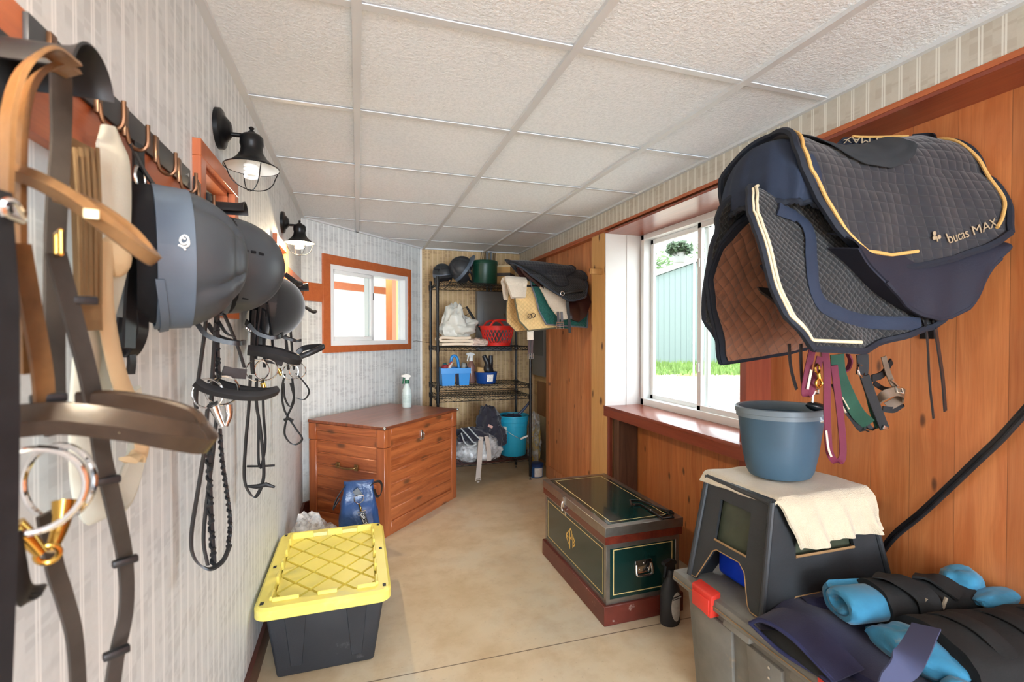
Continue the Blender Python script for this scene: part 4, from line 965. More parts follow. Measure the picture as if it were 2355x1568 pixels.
p = Vector((1.315,4.30,T_[0]+.085))+rz @ Vector((-.076,-.03,0))
MB().box(p,(.001,.075,.07),rot=rz).build('sticker', pm('printed sticker', c(216,210,200), .6, var=.15, vscale=70), cb)
# second shelf: crumpled bag on folded cloths, red basket, black strap handle
z = T_[1]
M['cream_cloth'] = pm('cream cloth', c(224,208,186), .85, var=.08, sheen=.3, bump=.3, bscale=120)
def folded(cx, cy, z, w, d, layers, th, name, label, cat, mat, rz=0, seed=1, group=None):
    random.seed(seed); m = MB(); R_ = Matrix.Rotation(rz,3,'Z')
    zz = z
    pts = []
    for k in range(layers):
        a, b = (-w/2, w/2) if k % 2 == 0 else (w/2, -w/2); q = random.uniform(-.006,.006)
        pts += [(a, zz+th*(k+.5)+q), ((a+b)/2, zz+th*(k+.5)+random.uniform(-.003,.004)), (b, zz+th*(k+.5))]
    P = smooth_path([(x,0,zz_) for x, zz_ in pts], 6)
    m.strap([R_ @ Vector((p.x,0,0))+Vector((cx,cy,p.z)) for p in P], d, th*.82, R_ @ Vector((0,1,0)), 0)
    return m.build(name, mat, label=label, cat=cat, group=group)
folded(0.80,4.13,z+.008,.25,.22,3,.026,'folded_cloth','cream cloth folded in thick layers under the white bag on the second shelf','cloth',M['cream_cloth'],seed=3)
o = lump((0.99,4.10,z+.03),(.10,.07,.035),4,.25,3,floor=z+.001).build('crumpled_cloth', pm('cream and pink cloth', c(226,204,188), .85, var=.1), label='small cream rag spilling off the right end of the folded cloth', cat='cloth')
m = lump((0.83,4.14,z+.16),(.145,.11,.115),9,.24,1.8,floor=z+.081,ridge=.12)
for v in m.bm.verts:
    if v.co.z > z+.20 and v.co.x < .86: v.co.z += (v.co.z-z-.20)*1.2
bagm = m.build('plastic_bag', pm('white printed plastic bag', c(214,214,206), .35, var=.08), label='crumpled white plastic bag with grey print on the folded cloths', cat='bag')
bk = thing('laundry_basket', (1.20,4.16,z), 'small red plastic basket with lattice sides and two handles, second shelf', 'basket')
M['red'] = pm('red plastic', c(214,46,38), .35)
m = MB(); N = 26; cx, cy = 1.20, 4.16
def bp(a, h): r = .112+.042*h/.175; return (cx+r*cos(a)*1.02, cy+r*sin(a)*.86, z+h)
for k in range(N):
    a = 2*pi*k/N
    for sg in (1,-1): m.strap([bp(a+sg*2*pi/N*1.5*q, .02+.135*q) for q in (0,.25,.5,.75,1)], .0065, .003, (0,0,1), 0) if False else m.tube([bp(a+sg*2*pi/N*1.6*q, .02+.125*q) for q in (0,.2,.4,.6,.8,1)], .0032, 5)
m.build('lattice_side', M['red'], bk)
m = MB(); 
def ringband(m, h0, h1, t, ex=0):
    R=[]
    for (h, e) in ((h0,0),(h0,t),(h1,t),(h1,0)): R.append([ (cx+(.112+.042*h/.175+ex+e)*cos(2*pi*j/48)*1.02, cy+(.112+.042*h/.175+ex+e)*sin(2*pi*j/48)*.86, z+h) for j in range(48)])
    m.rings(R, True, False, True)
ringband(m, .0,.028,.003); ringband(m, .142,.178,.004); ringband(m, .172,.178,.014)
m.surf(lambda u,v: (cx+.112*v*cos(2*pi*u)*1.02, cy+.112*v*sin(2*pi*u)*.86, z+.003), 40, 3, .002); m.build('rim_and_base', M['red'], bk)
for sg in (-1,1):
    MB().tube([(cx-.10,cy+sg*.118,z+.175),(cx-.065,cy+sg*.122,z+.215),(cx-.03,cy+sg*.124,z+.228),(cx+.03,cy+sg*.124,z+.228),(cx+.065,cy+sg*.122,z+.215),(cx+.10,cy+sg*.118,z+.175)], .009, 8, sm=4).build('handle', M['red'], bk)
br = thing('bath_brush', (1.1,4.3,z+.2), 'black handled brush with hanging loop leaning out behind the red basket', 'brush')
m = MB(); a, b = Vector((1.16,4.30,z+.02)), Vector((0.96,4.36,z+.36)); m.tube([a, a.lerp(b,.5), a.lerp(b,.8), b], [.012,.010,.013,.009], 10); m.build('handle', M['black_satin'], br)
m = MB(); ringm(m, b+Vector((-.01,0,-.045)), .035, .002, (0,1,0)); m.build('loop', M['black_satin'], br)
MB().box(a+Vector((.02,0,.0)),(.07,.05,.03),bev=.006).build('brush_head', M['black_satin'], br)
# third shelf
z = T_[2]
M['blue'] = pm('bright blue plastic', c(28,132,208), .35, spec=.5)
cd = thing('grooming_caddy', (.80,4.13,z), 'bright blue plastic grooming caddy with centre handle on the third shelf', 'caddy')
m = MB(); x0, x1, y0, y1 = .675,.925,4.05,4.22; h = .165
def tray(m, x0,x1,y0,y1,z0,z1,tp,t=.004):
    m.hexa([(x0+tp,y0+tp,z0),(x1-tp,y0+tp,z0),(x1-tp,y1-tp,z0),(x0+tp,y1-tp,z0)],[(x0+tp,y0+tp,z0+t),(x1-tp,y0+tp,z0+t),(x1-tp,y1-tp,z0+t),(x0+tp,y1-tp,z0+t)])
    b_ = [(x0+tp,y0+tp),(x1-tp,y0+tp),(x1-tp,y1-tp),(x0+tp,y1-tp)]; c_ = [(x0,y0),(x1,y0),(x1,y1),(x0,y1)]
    for i in range(4):
        j = (i+1) % 4; mid = ((x0+x1)/2,(y0+y1)/2)
        def inn(p): v_ = Vector((mid[0]-p[0], mid[1]-p[1])); return (p[0]+math.copysign(t,v_.x), p[1]+math.copysign(t,v_.y))
        bi, bj, ti, tj = b_[i], b_[j], c_[i], c_[j]; b2_, b3_, t2_, t3_ = inn(bi), inn(bj), inn(ti), inn(tj)
        m.hexa([(*bi,z0),(*bj,z0),(*b3_,z0),(*b2_,z0)],[(*ti,z1),(*tj,z1),(*t3_,z1),(*t2_,z1)])
tray(m, x0,.797,y0,y1,z,z+.14,.010); tray(m,.822,x1,y0,y1,z,z+.14,.010)
m.hexa([(x0-.004,y0-.004,z+.105),(x1+.004,y0-.004,z+.105),(x1+.004,y0+.004,z+.105),(x0-.004,y0+.004,z+.105)],[(x0-.004,y0-.004,z+.15),(x1+.004,y0-.004,z+.15),(x1+.004,y0+.004,z+.15),(x0-.004,y0+.004,z+.15)])
m.box(((x0+x1)/2,y1,z+.128),(x1-x0+.008,.008,.045)); m.box((x0,(y0+y1)/2,z+.128),(.008,y1-y0,.045)); m.box((x1,(y0+y1)/2,z+.128),(.008,y1-y0,.045))
m.box(((.797+.822)/2,(y0+y1)/2,z+.12),(.03,y1-y0,.03)); m.build('tray', M['blue'], cd)
m = MB(); m.tube([(.765,4.135,z+.13),(.775,4.135,z+.22),(.790,4.135,z+.25),(.812,4.135,z+.25),(.83,4.135,z+.22),(.845,4.135,z+.13)], .013, 10, sm=4); m.build('handle', M['blue'], cd)
br = thing('grooming_brush', (.71,4.12,z+.15), 'round red brush at the left in the blue caddy', 'brush')
MB().ell((.72,4.12,z+.155),(.035,.03,.028)).build('bristle_head', pm('dark red', c(140,40,52), .6), br)
MB().ell((.715,4.12,z+.182),(.02,.02,.012)).build('knob', pm('teal knob', c(36,90,96), .5), br)
br = thing('grooming_brush', (.75,4.1,z+.15), 'pale handled curved brush leaning in the blue caddy against its handle', 'brush')
MB().tube([(.735,4.09,z+.11),(.752,4.09,z+.16),(.775,4.09,z+.20)],[.012,.017,.010],10,sm=4).build('handle', pm('pale pink grey plastic', c(206,188,178), .4), br)
MB().tube([(.728,4.085,z+.13),(.745,4.083,z+.175),(.770,4.083,z+.205)],.007,8,sm=4).build('bristles', pm('dull red', c(150,60,54), .6), br)
sp_ = thing('twine_spool', (.885,4.13,z+.15), 'grey round spool lying in the right of the blue caddy', 'spool')
MB().cyl((.865,4.13,z+.165),(.893,4.13,z+.16),.032,n=24).build('spool_body', pm('grey tape', c(142,146,142), .6), sp_)
MB().cyl((.893,4.13,z+.16),(.905,4.13,z+.158),.030,n=24).build('end_cap', pm('dark cap', c(50,52,58), .5), sp_)
sprayer((.985,4.28,z), 'clear spray bottle with white trigger and dark red liquid behind the blue caddy', pm('amber clear bottle', c(132,96,88), .25), M['white'], M['white'], h=.21, r=.040)
bw = thing('feed_bowl', (1.10,4.18,z), 'dark blue round plastic tub with white label on the third shelf', 'bowl')
MB().lathe([(0,0),(.082,0),(.086,.004),(.102,.098),(.106,.10),(.104,.104),(.098,.102),(.083,.008),(0,.008)],(1.10,4.18,z),44).build('bowl_body', pm('navy blue plastic', c(26,70,140), .35), bw)
m = MB()
def wrap(u, v): a = -pi/2-.05+.62*(u-.2); r = .0875+.017*(v*.062+.022)/.1; return (1.10+r*cos(a),4.18+r*sin(a),z+.022+.062*v)
m.surf(wrap, 8, 4, -.0012); m.build('sticker', pm('white printed sticker', c(232,228,224), .5, var=.25, vscale=90), bw)
MB().box((1.06,4.19,z+.10),(.085,.06,.09),rot=Matrix.Rotation(.1,3,'Y'),bev=.012).build('sponge', pm('tan sponge', c(196,158,104), .9, bump=.8, bscale=90), label='tan sponge block standing in the dark blue tub', cat='sponge')
bt = thing('grooming_gloves', (1.13,4.17,z+.1), 'pair of black rubber gloves standing up in the dark blue tub', 'gloves')
for sg, nm in ((-1,.0),(1,.02)):
    MB().tube([(1.14+sg*.01,4.17+sg*.012,z+.08),(1.12+sg*.012,4.17+sg*.012,z+.13),(1.125+sg*.018,4.17+sg*.012,z+.18),(1.11+sg*.035,4.17+sg*.012,z+.25)],[.030,.038,.024,.020],12,sm=4).build('glove', M['leather_black'], bt)
# bottom shelf: clear storage bag with straps, navy jacket, blue bucket
z = T_[4]
cz = thing('blanket_bag', (1.0,4.15,z), 'clear plastic zip bag stuffed with grey material, on the bottom shelf under the navy jacket', 'bag')
m = lump((1.00,4.12,z+.095),(.215,.155,.135),21,.10,2.0,floor=z+.002,ridge=.05); m.build('stuffing', pm('grey fabric filling', c(122,122,120), .8, var=.25, vscale=9), cz)
m = lump((1.00,4.12,z+.095),(.232,.168,.150),21,.12,2.0,floor=z+.001,ridge=.06,nu=60,nv=34); m.build('clear_cover', clearfilm('crinkled clear film', .34, (.95,.95,.95)), cz)
# it sags past the shelf edge
M['greystrap'] = pm('grey web strap', c(172,160,150), .7, var=.1)
m = MB(); m.strap([(1.00,3.97,z+.22),(.985,3.935,z+.14),(.975,3.925,z+.02),(.965,3.93,z-.10),(.965,3.93,z-.125)],.042,.004,(1,0,0)); m.strap([(1.05,3.98,z+.22),(1.055,3.925,z+.12),(1.06,3.93,z+.02)],.038,.004,(1,0,0))
st = m.build('web_strap', M['greystrap'], cz)
m = MB(); zz = z-.135
for dx in (-.022,.022): m.tube([(.965+dx,3.93,zz-.008),(.965+dx,3.93,zz+.018)],.0025,6)
m.tube([(.943,3.93,zz),(.987,3.93,zz)],.003,6); m.tube([(.943,3.93,zz+.018),(.987,3.93,zz+.018)],.002,6); m.ell((.965,3.93,zz-.018),(.012,.003,.006),nu=10,nv=6); m.build('buckle', M['greystrap'], st)
jk = thing('stable_rug', (1.08,4.12,z+.2), 'dark navy stable rug with pale piping heaped on the clear bag', 'blanket')
M['navy_rug'] = pm('dark navy cloth', c(32,32,46), .8, sheen=.3, var=.2, vscale=12, bump=.3, bscale=200)
def jacket(u, v):
    x = .99+.26*u; y = 4.02+.20*v; hgt = .20+.24*sin(pi*min(1,max(0,u*1.02)))**.8*(.55+.45*v); k = 0.02*noise.noise(Vector((u*5,v*6,1)))
    return (x+.02*sin(v*7)*u, y+.02*noise.noise(Vector((u*6,v*4,8))), z+hgt+k)
lump((1.10,4.12,z+.30),(.105,.10,.165),31,.22,1.9,ridge=.14).build('rug_bundle', M['navy_rug'], jk)
lump((.96,4.07,z+.215),(.15,.11,.07),37,.22,1.9,ridge=.12).build('rug_fold', M['navy_rug'], jk)
lump((1.19,4.10,z+.19),(.075,.09,.10),35,.2,1.9,ridge=.12).build('rug_fold', M['navy_rug'], jk)
m = MB(); m.tube([(.83,3.99,z+.30),(.88,3.95,z+.24),(.92,3.94,z+.19),(.95,3.95,z+.175)],.006,8,sm=4); m.tube([(.89,3.98,z+.31),(.94,3.95,z+.25),(.99,3.93,z+.20)],.006,8,sm=4); m.tube([(.83,3.98,z+.26),(.85,3.94,z+.19),(.90,3.93,z+.155),(.95,3.93,z+.17)],.006,8,sm=4)
m.build('piping', pm('pale piping', c(176,180,180), .6), jk)
MB().box((1.09,3.995,z+.30),(.045,.004,.022),rot=Matrix.Rotation(.5,3,'Y'),bev=.001).build('maker_badge', pm('woven badge', c(190,150,140), .7, var=.3, vscale=80), jk)
bu = thing('bucket', (1.368,4.19,z), 'turquoise plastic bucket with wire handle at the right of the bottom shelf', 'bucket')
M['turq'] = pm('turquoise plastic', c(30,150,184), .38)
BX, BY = 1.355, 4.17
MB().lathe([(0,0),(.112,0),(.116,.006),(.130,.27),(.134,.272),(.136,.305),(.142,.308),(.143,.345),(.147,.348),(.147,.360),(.139,.362),(.136,.35),(.128,.25),(.114,.012),(0,.012)],(BX,BY,z),56).build('bucket_body', M['turq'], bu)
m = MB(); m.tube([(BX-.14,BY-.02,z+.30),(BX-.10,BY-.12,z+.24),(BX+.02,BY-.155,z+.17),(BX+.11,BY-.11,z+.20),(BX+.14,BY-.02,z+.30)],.0022,6,sm=6); hh_ = m.build('wire_handle', M['steel'], bu)
MB().cyl((BX+.022,BY-.155,z+.168),(BX+.095,BY-.125,z+.182),.0085,n=14).build('grip', M['white'], hh_)
m = MB(); m.surf(lambda u,v: (BX+(.1165+.0135*(.12+.16*v)/.27+.001)*cos(pi*1.17-.32*(1-u)+.25), BY+(.1165+.0135*(.12+.16*v)/.27+.001)*sin(pi*1.17-.32*(1-u)+.25), z+.12+.16*v), 8, 4, -.001); m.build('sticker', pm('white bucket sticker', c(226,222,214), .5, var=.35, vscale=60), bu)
lump((BX-.01,BY,z+.33),(.09,.09,.035),44,.3,3).build('boot_wraps', pm('dark blue black wraps', c(34,42,64), .7, var=.3, vscale=20), label='dark leg wraps filling the top of the turquoise bucket', cat='leg wraps')
MB().tube([(BX+.0,BY,z+.33),(BX+.06,BY-.01,z+.37),(BX+.13,BY-.03,z+.45),(BX+.165,BY-.04,z+.50)],[.008,.013,.011,.013],10,sm=4).build('sweat_scraper', pm('slate blue plastic', c(56,66,92), .4), label='slate blue scraper handle sticking up out of the turquoise bucket', cat='scraper')
# tub on the floor, bag of yellow stuff, panels and conduits
tb = thing('supplement_tub', (1.565,4.10,0), 'blue and white round tub with a lid on the floor beside the shelving', 'tub')
MB().lathe([(0,0),(.056,0),(.060,.004),(.062,.105),(0,.105)],(1.56,4.11,0),36).build('tub_body', pm('blue label print', c(44,88,142), .35), tb)
MB().lathe([(.064,.103),(.066,.103),(.066,.122),(.06,.126),(0,.126)],(1.56,4.11,0),36).build('lid', pm('navy lid', c(30,58,112), .4), tb)
m = MB(); m.surf(lambda u,v: (1.56+(.0615+.001*v)*cos(-2.2+1.3*u), 4.11+(.0615+.001*v)*sin(-2.2+1.3*u), .012+.078*v), 12, 3, -.0015); m.build('white_sticker', pm('white label', c(226,228,230), .4, var=.12, vscale=50), tb)
yb_ = thing('bag_of_sponges', (1.66,4.42,.02), 'tall clear bag of yellow sponge-like material in the corner behind the blue tub', 'bag')
lump((1.655,4.42,.20),(.05,.08,.21),51,.3,2.6,floor=.002).build('yellow_filling', pm('yellow filling', c(190,160,84), .85, var=.25, vscale=20, bump=.5), yb_)
lump((1.655,4.42,.25),(.065,.095,.27),52,.25,2.2,floor=.001).build('clear_cover', M['film'], yb_)
pn = thing('electrical_panel', (1.31,YB-.05,1.26), 'grey electrical breaker panel on the back wall behind the red basket', 'electrical panel')
M['panelgrey'] = pm('grey enamel', c(124,126,128), .45)
MB().box((1.31,YB-.045,1.44),(.36,.09,.60),bev=.003).build('cabinet', M['panelgrey'], pn)
m = MB(); m.box((1.305,YB-.094,1.46),(.225,.008,.36),bev=.003); dr = m.build('door', M['panelgrey'], pn)
MB().box((1.405,YB-.1,1.50),(.008,.006,.035)).build('latch', M['steel'], dr)
pn2 = thing('electrical_panel', (1.72,4.42,.92), 'tall grey electrical disconnect box on the right wall beyond the shelving', 'electrical panel')
MB().box((1.735,4.43,1.30),(.07,.34,.80),bev=.003).build('cabinet', M['panelgrey'], pn2)
MB().box((1.697,4.43,1.36),(.006,.26,.52),bev=.002).build('door', pm('dark grey enamel', c(92,95,98), .45), pn2)
m = MB()
for k in range(2): m.cyl((1.24+.045*k,YB-.04,1.74),(1.24+.045*k,YB-.04,2.14),.011,n=12)
m.build('conduit_pair', M['panelgrey'], label='grey conduit running up to the ceiling from the back wall panel', cat='conduit', group='conduits')
for k in range(2): MB().cyl((1.735,4.36+.07*k,1.70),(1.735,4.36+.07*k,2.01),.012,n=12).build('conduit', M['panelgrey'], label='grey conduit above the disconnect box, %s of the two' % ('nearer' if k == 0 else 'further'), cat='conduit', group='conduits')
m = MB(); random.seed(8)
for k in range(9):
    x = 1.19+.018*k; m.tube([(x,YB-.012,2.14),(x+random.uniform(-.01,.01),YB-.016,2.0),(x+random.uniform(-.02,.02)+(1.27-x)*.5,YB-.02,1.76)],.0035,5,sm=4)
m.build('cable_bundle', pm('brown cable', c(96,78,60), .6), label='bundle of brown cables running down the back wall from the ceiling', cat='cables', kind='stuff')
MB().box((1.763,4.43,.66),(.012,.36,.34),bev=.001).build('plywood_patch', wood('brown plywood', c(150,104,66), c(128,84,52), 0, (0,1,0), (0,0,1)), label='brown plywood board on the alcove side wall below the disconnect box', cat='board')
MB().box((1.763,4.43,.27),(.012,.36,.44),bev=.001).build('plaster_patch', pm('bare grey board', c(160,150,128), .8), label='bare grey board at the foot of the alcove side wall', cat='board')
# --- tote with yellow lid
tt = thing('storage_tote', (-.12,2.28,0), 'black plastic storage tote with yellow snap-on lid in the left foreground', 'storage tote')
M['toteblack'] = pm('scuffed black tote plastic', c(42,44,48), .5, var=.12, vscale=6, bump=.15, bscale=150, dirt=(c(120,120,120), 9, .66, .35))
M['yellow'] = pm('yellow lid plastic', c(242,224,112), .35, var=.05, dirt=(c(214,204,150), 5, .56, .35))
m = MB()
m.hexa([(-.30,1.985,0),(.055,1.985,0),(.055,2.585,0),(-.30,2.585,0)],[(-.335,1.955,.27),(.095,1.955,.27),(.095,2.615,.27),(-.335,2.615,.27)], bev=.012, seg=3)
for (x0,x1) in ((-.27,-.19),(-.08+.03,-.0+.03)): m.hexa([(x0+.02,1.978,.04),(x1-.02,1.978,.04),(x1-.02,2.0,.04),(x0+.02,2.0,.04)],[(x0,1.950,.265),(x1,1.950,.265),(x1,1.98,.265),(x0,1.98,.265)], bev=.002, seg=1)
m.build('tote_body', M['toteblack'], tt)
# lid: rim with rounded corners, recessed diamond field
def rrect(x0,x1,y0,y1,r,n=6):
    P = []
    for cx_, cy_, a0 in ((x1-r,y0+r,-pi/2),(x1-r,y1-r,0),(x0+r,y1-r,pi/2),(x0+r,y0+r,pi)):
        for k in range(n+1): a = a0+pi/2*k/n; P.append((cx_+r*cos(a), cy_+r*sin(a)))
    return P
lx0,lx1,ly0,ly1 = -.372,.122,1.925,2.645
def LR(ins, z_, r): return [(x,y,z_) for x,y in rrect(lx0+ins,lx1-ins,ly0+ins,ly1-ins,r)]
m = MB(); m.rings([LR(.004,.258,.045),LR(0,.262,.048),LR(0,.295,.048),LR(.010,.305,.042),LR(.050,.305,.025),LR(.056,.278,.022),LR(.058,.276,.02)],True,True)
lidt = m.build('lid', M['yellow'], tt, ang=30)
m = MB(); fx0,fx1,fy0,fy1 = lx0+.056,lx1-.056,ly0+.056,ly1-.056
# raised ridges on the border
def seg(m, x0,x1,y0,y1): m = MB(); m.hexa([(x0,y0,.284),(x1,y0,.284),(x1,y1,.284),(x0,y1,.284)],[(x0+.003,y0+.003,.318),(x1-.003,y0+.003,.318),(x1-.003,y1-.003,.318),(x0+.003,y1-.003,.318)],bev=.003,seg=1); m.build('stacking_ridge', M['yellow'], lidt, ang=30)
for (a,b) in ((.0,.12),(.26,.36),(.47,.56),(.68,.78),(.88,1.0)):
    for xx in (lx0+.046, lx1-.062): seg(m, xx, xx+.016, fy0+(fy1-fy0)*a, fy0+(fy1-fy0)*b)
for (a,b) in ((0,.26),(.42,.62),(.80,1)):
    for yy in (ly0+.044, ly1-.060): seg(m, fx0+(fx1-fx0)*a, fx0+(fx1-fx0)*b, yy, yy+.016)
# diamond pads (clipped rectangles of the field)
def clip(poly, x0,x1,y0,y1):
    for ax, lim, sg in ((0,x0,1),(0,x1,-1),(1,y0,1),(1,y1,-1)):
        out = []
        for i in range(len(poly)):
            a, b = poly[i], poly[(i+1) % len(poly)]; da, db = (a[ax]-lim)*sg, (b[ax]-lim)*sg
            if da >= 0: out.append(a)
            if da*db < 0: t_ = da/(da-db); out.append((a[0]+(b[0]-a[0])*t_, a[1]+(b[1]-a[1])*t_))
        poly = out
        if len(poly) < 3: return None
    return poly
m = MB(); dw, dh, gp = .130, .150, .009
for i in range(-1,9):
    for j in range(-1,16):
        cx_ = fx0+dw*(i*.5); cy_ = fy0+dh*(j*.5)
        if (i+j) % 2: continue
        pl_ = clip([(cx_-dw/2+gp,cy_),(cx_,cy_-dh/2+gp),(cx_+dw/2-gp,cy_),(cx_,cy_+dh/2-gp)], fx0+.004,fx1-.004,fy0+.004,fy1-.004)
        if not pl_: continue
        ar = abs(sum(pl_[k][0]*pl_[(k+1)%len(pl_)][1]-pl_[(k+1)%len(pl_)][0]*pl_[k][1] for k in range(len(pl_))))/2
        if ar < 3e-4: continue
        m.prism(pl_, (0,0,.275), (1,0,0), (0,1,0), (0,0,.014))
m.build('diamond_pattern', M['yellow'], lidt, ang=30)
m = MB()
for x in (lx0+.026, lx1-.026):
    for y in (ly0+.045,(ly0+ly1)/2+(.03 if x > 0 else -.02),ly1-.04): m.box((x,y,.3055),(.013,.020,.003),bev=.001)
m.build('lock_hole', M['black'], lidt)
# plastic bag behind the tote
pb = thing('plastic_bag', (-.28,2.80,0), 'crumpled clear plastic bag with something yellow, on the floor behind the tote', 'bag')
lump((-.24,2.83,.10),(.10,.09,.10),61,.25,2.2,floor=.002).build('yellow_content', pm('yellow stuff', c(214,186,70), .6), pb)
m = lump((-.245,2.83,.14),(.125,.125,.15),62,.26,1.7,floor=.001,ridge=.06,nu=56,nv=30)
for v in m.bm.verts:
    if v.co.z > .26 and v.co.x < -.2: v.co.z += (v.co.z-.26)*.8
m.build('clear_film', clearfilm('crumpled clear film', .42, (.93,.93,.94)), pb)
# blue gear bag
gb = thing('gear_bag', (0.0,2.90,0), 'shiny navy blue nylon gear bag with handles, clipped lanyard, between tote and chest', 'bag')
M['nylon'] = pm('shiny navy nylon', c(44,74,122), .28, var=.2, vscale=9, bump=.5, bscale=18, bdist=.01)
m = MB(); R = []
for (zz, w_, d_, r) in ((0,.105,.095,.03),(.02,.118,.105,.035),(.15,.115,.09,.035),(.28,.102,.06,.03),(.36,.088,.03,.02),(.42,.078,.014,.01),(.455,.080,.010,.008)):
    R.append([(0.0+x+.004*noise.noise(Vector((x*20,y*20,zz*9))), 2.92+y+.006*sin(x*60+zz*30)*(1 if zz > .2 else .3), zz) for x,y in rrect(-w_,w_,-d_,d_,r,4)])
P2 = []
for i in range(len(R)-1):
    for k in range(4): P2.append([tuple(Vector(a).lerp(Vector(b),k/4)) for a,b in zip(R[i],R[i+1])])
P2.append(R[-1]); m.rings(P2,True,True)
m.displace(lambda co, n_: n_*(.006*noise.noise(co*26)+.008*abs(noise.noise(Vector((co.x*22,co.y*10,co.z*7))))*(1 if co.z > .1 else .2)))
m.build('bag_body', M['nylon'], gb)
m = MB(); m.strap([(-.072,2.90,.44),(-.09,2.885,.42),(-.12,2.87,.375),(-.135,2.86,.33),(-.125,2.87,.34),(-.10,2.88,.38)],.024,.004,(.3,.9,0)); m.build('handle', M['leather_black'], gb)
m = MB(); m.strap([(.070,2.90,.43),(.088,2.88,.45),(.115,2.87,.455),(.128,2.87,.43),(.122,2.87,.38),(.10,2.875,.37),(.085,2.88,.41)],.022,.004,(.3,.9,.2)); m.build('handle', M['leather_black'], gb)
m = MB(); m.strap([(-.02,2.868,.42),(0.0,2.862,.395),(.0,2.858,.385)],.034,.004,(1,0,0)); m.build('tab', M['leather_black'], gb)
m = MB(); m.tube([(-.026,2.852,.388),(.026,2.852,.388),(.024,2.850,.36),(0.0,2.848,.342),(-.024,2.850,.36)],.0032,8,closed=True); m.build('d_ring', M['chrome'], gb)
ly = thing('lanyard', (0.02,2.84,.25), 'black lanyard with white lettering clipped to the navy gear bag', 'lanyard')
m = MB(); m.tube([(0.0,2.845,.345),(.008,2.842,.325),(.012,2.84,.30)],.005,8,sm=3); m.ell((.010,2.84,.315),(.006,.005,.016),nu=10,nv=6); m.build('snap_clip', M['brass'], ly)
m = MB(); m.tube([(-.006,2.838,.300),(.036,2.838,.305),(.040,2.838,.288),(-.002,2.838,.282)],.0026,6,closed=True); m.build('square_ring', M['chrome'], ly)
a, b = Vector((.016,2.836,.300)), Vector((.060,2.812,.165)); m = MB(); m.strap([a,a.lerp(b,.5),b],.030,.003,(1,.2,.25),3); ls = m.build('web_strap', M['leather_black'], ly)
dr_ = (b-a).normalized(); sdv = Vector((1,.2,.25)); sdv = (sdv-dr_*sdv.dot(dr_)).normalized()
m = MB(); m.text('ORZE E', a+dr_*.004-sdv*.0-Vector((0,.0035,0))-sdv*.010, dr_, sdv, .027, .001, bold=True); m.build('lettering', M['white'], ls)
# --- green tack trunk
tk = thing('tack_trunk', (1.25,2.26,0), 'dark green tack trunk with gold pinstripes, monogram and brown wooden base', 'trunk')
M['tgreen'] = pm('deep green laminate', c(17,46,42), .12, spec=.5, coat=.4, dirt=(c(90,110,100), 30, .70, .2))
M['tbrown'] = wood('mahogany band', c(116,46,30), c(88,32,22), 0, (0,0,1), (0,1,0), rough=.25, coat=.4)
M['tbase'] = pm('scuffed mahogany base', c(98,42,32), .35, var=.15, dirt=(c(190,170,155), 22, .63, .7))
M['trimmetal'] = pm('dull metal edging', c(150,143,134), .3, .85, var=.15, vscale=20)
gx0,gx1,gy0,gy1 = 1.060,1.445,1.905,2.63
m = MB(); bxl(m, gx0-.018,gx1+.018,gy0-.015,gy1+.015,0,.090,.003); m.build('base', M['tbase'], tk)
m = MB(); bxl(m, gx0,gx1,gy0,gy1,.088,.365,.001); bd = m.build('trunk_body', M['tgreen'], tk)
m = MB(); e_ = .0018
for (x,y) in ((gx0,gy0),(gx1,gy0),(gx0,gy1),(gx1,gy1)): m.box((x+(-.008 if x>1.2 else .008),y+(-.008 if y>2.2 else .008),.227),(.0205,.0205,.277),bev=.001,seg=1)
m.box((gx0+.0075,(gy0+gy1)/2,.0985),(.019,gy1-gy0,.018)); m.box(((gx0+gx1)/2,gy0+.0065,.101),(gx1-gx0,.017,.022)); m.box(((gx0+gx1)/2,gy0+.0065,.352),(gx1-gx0,.017,.022)); m.box((gx0+.0075,(gy0+gy1)/2,.358),(.019,gy1-gy0,.010)); m.build('metal_edging', M['trimmetal'], bd)
m = MB(); lx_0,lx_1,ly_0,ly_1 = gx0-.012,gx1+.012,gy0-.012,gy1+.012
bxl(m, lx_0,lx_1,ly_0,ly_1,.366,.404,.001); lidk = m.build('lid', M['tbrown'], tk)
m = MB(); bxl(m, lx_0-.003,lx_1+.003,ly_0-.003,ly_1+.003,.402,.4455,.002); m.build('lid_metal_band', M['trimmetal'], lidk)
m = MB(); bxl(m, lx_0+.030,lx_1-.030,ly_0+.030,ly_1-.030,.44,.447,.001); m.build('lid_top_panel', M['tgreen'], lidk)
M['gold'] = pm('gold pinstripe', c(206,176,116), .4)
def frame2(m, o, ux, uy, w, h, t, d):
    for (x0,y0,x1,y1) in ((0,0,w,t),(0,h-t,w,h),(0,t,t,h-t),(w-t,t,w,h-t)): m.prism([(x0,y0),(x1,y0),(x1,y1),(x0,y1)], o, ux, uy, d)
m = MB(); frame2(m, (lx_0+.052,ly_0+.050,.4465), (1,0,0),(0,1,0), lx_1-lx_0-.104, ly_1-ly_0-.100, .0045, (0,0,.0008))
m.build('lid_pinstripe', M['gold'], lidk)
m = MB(); frame2(m, (gx0-.0006,gy1-.03,.122),(0,-1,0),(0,0,1), gy1-gy0-.060,.212,.0042,(.001,0,0)); frame2(m, (gx0+.035,gy0-.0006,.127),(1,0,0),(0,0,1), gx1-gx0-.070,.208,.0042,(0,.001,0))
m.build('pinstripe', M['gold'], bd)
cy_, cz_ = (at(1293,1245,x=gx0).y+at(1333,1250,x=gx0).y)/2, .232
S = (.068,.062); m = MB()
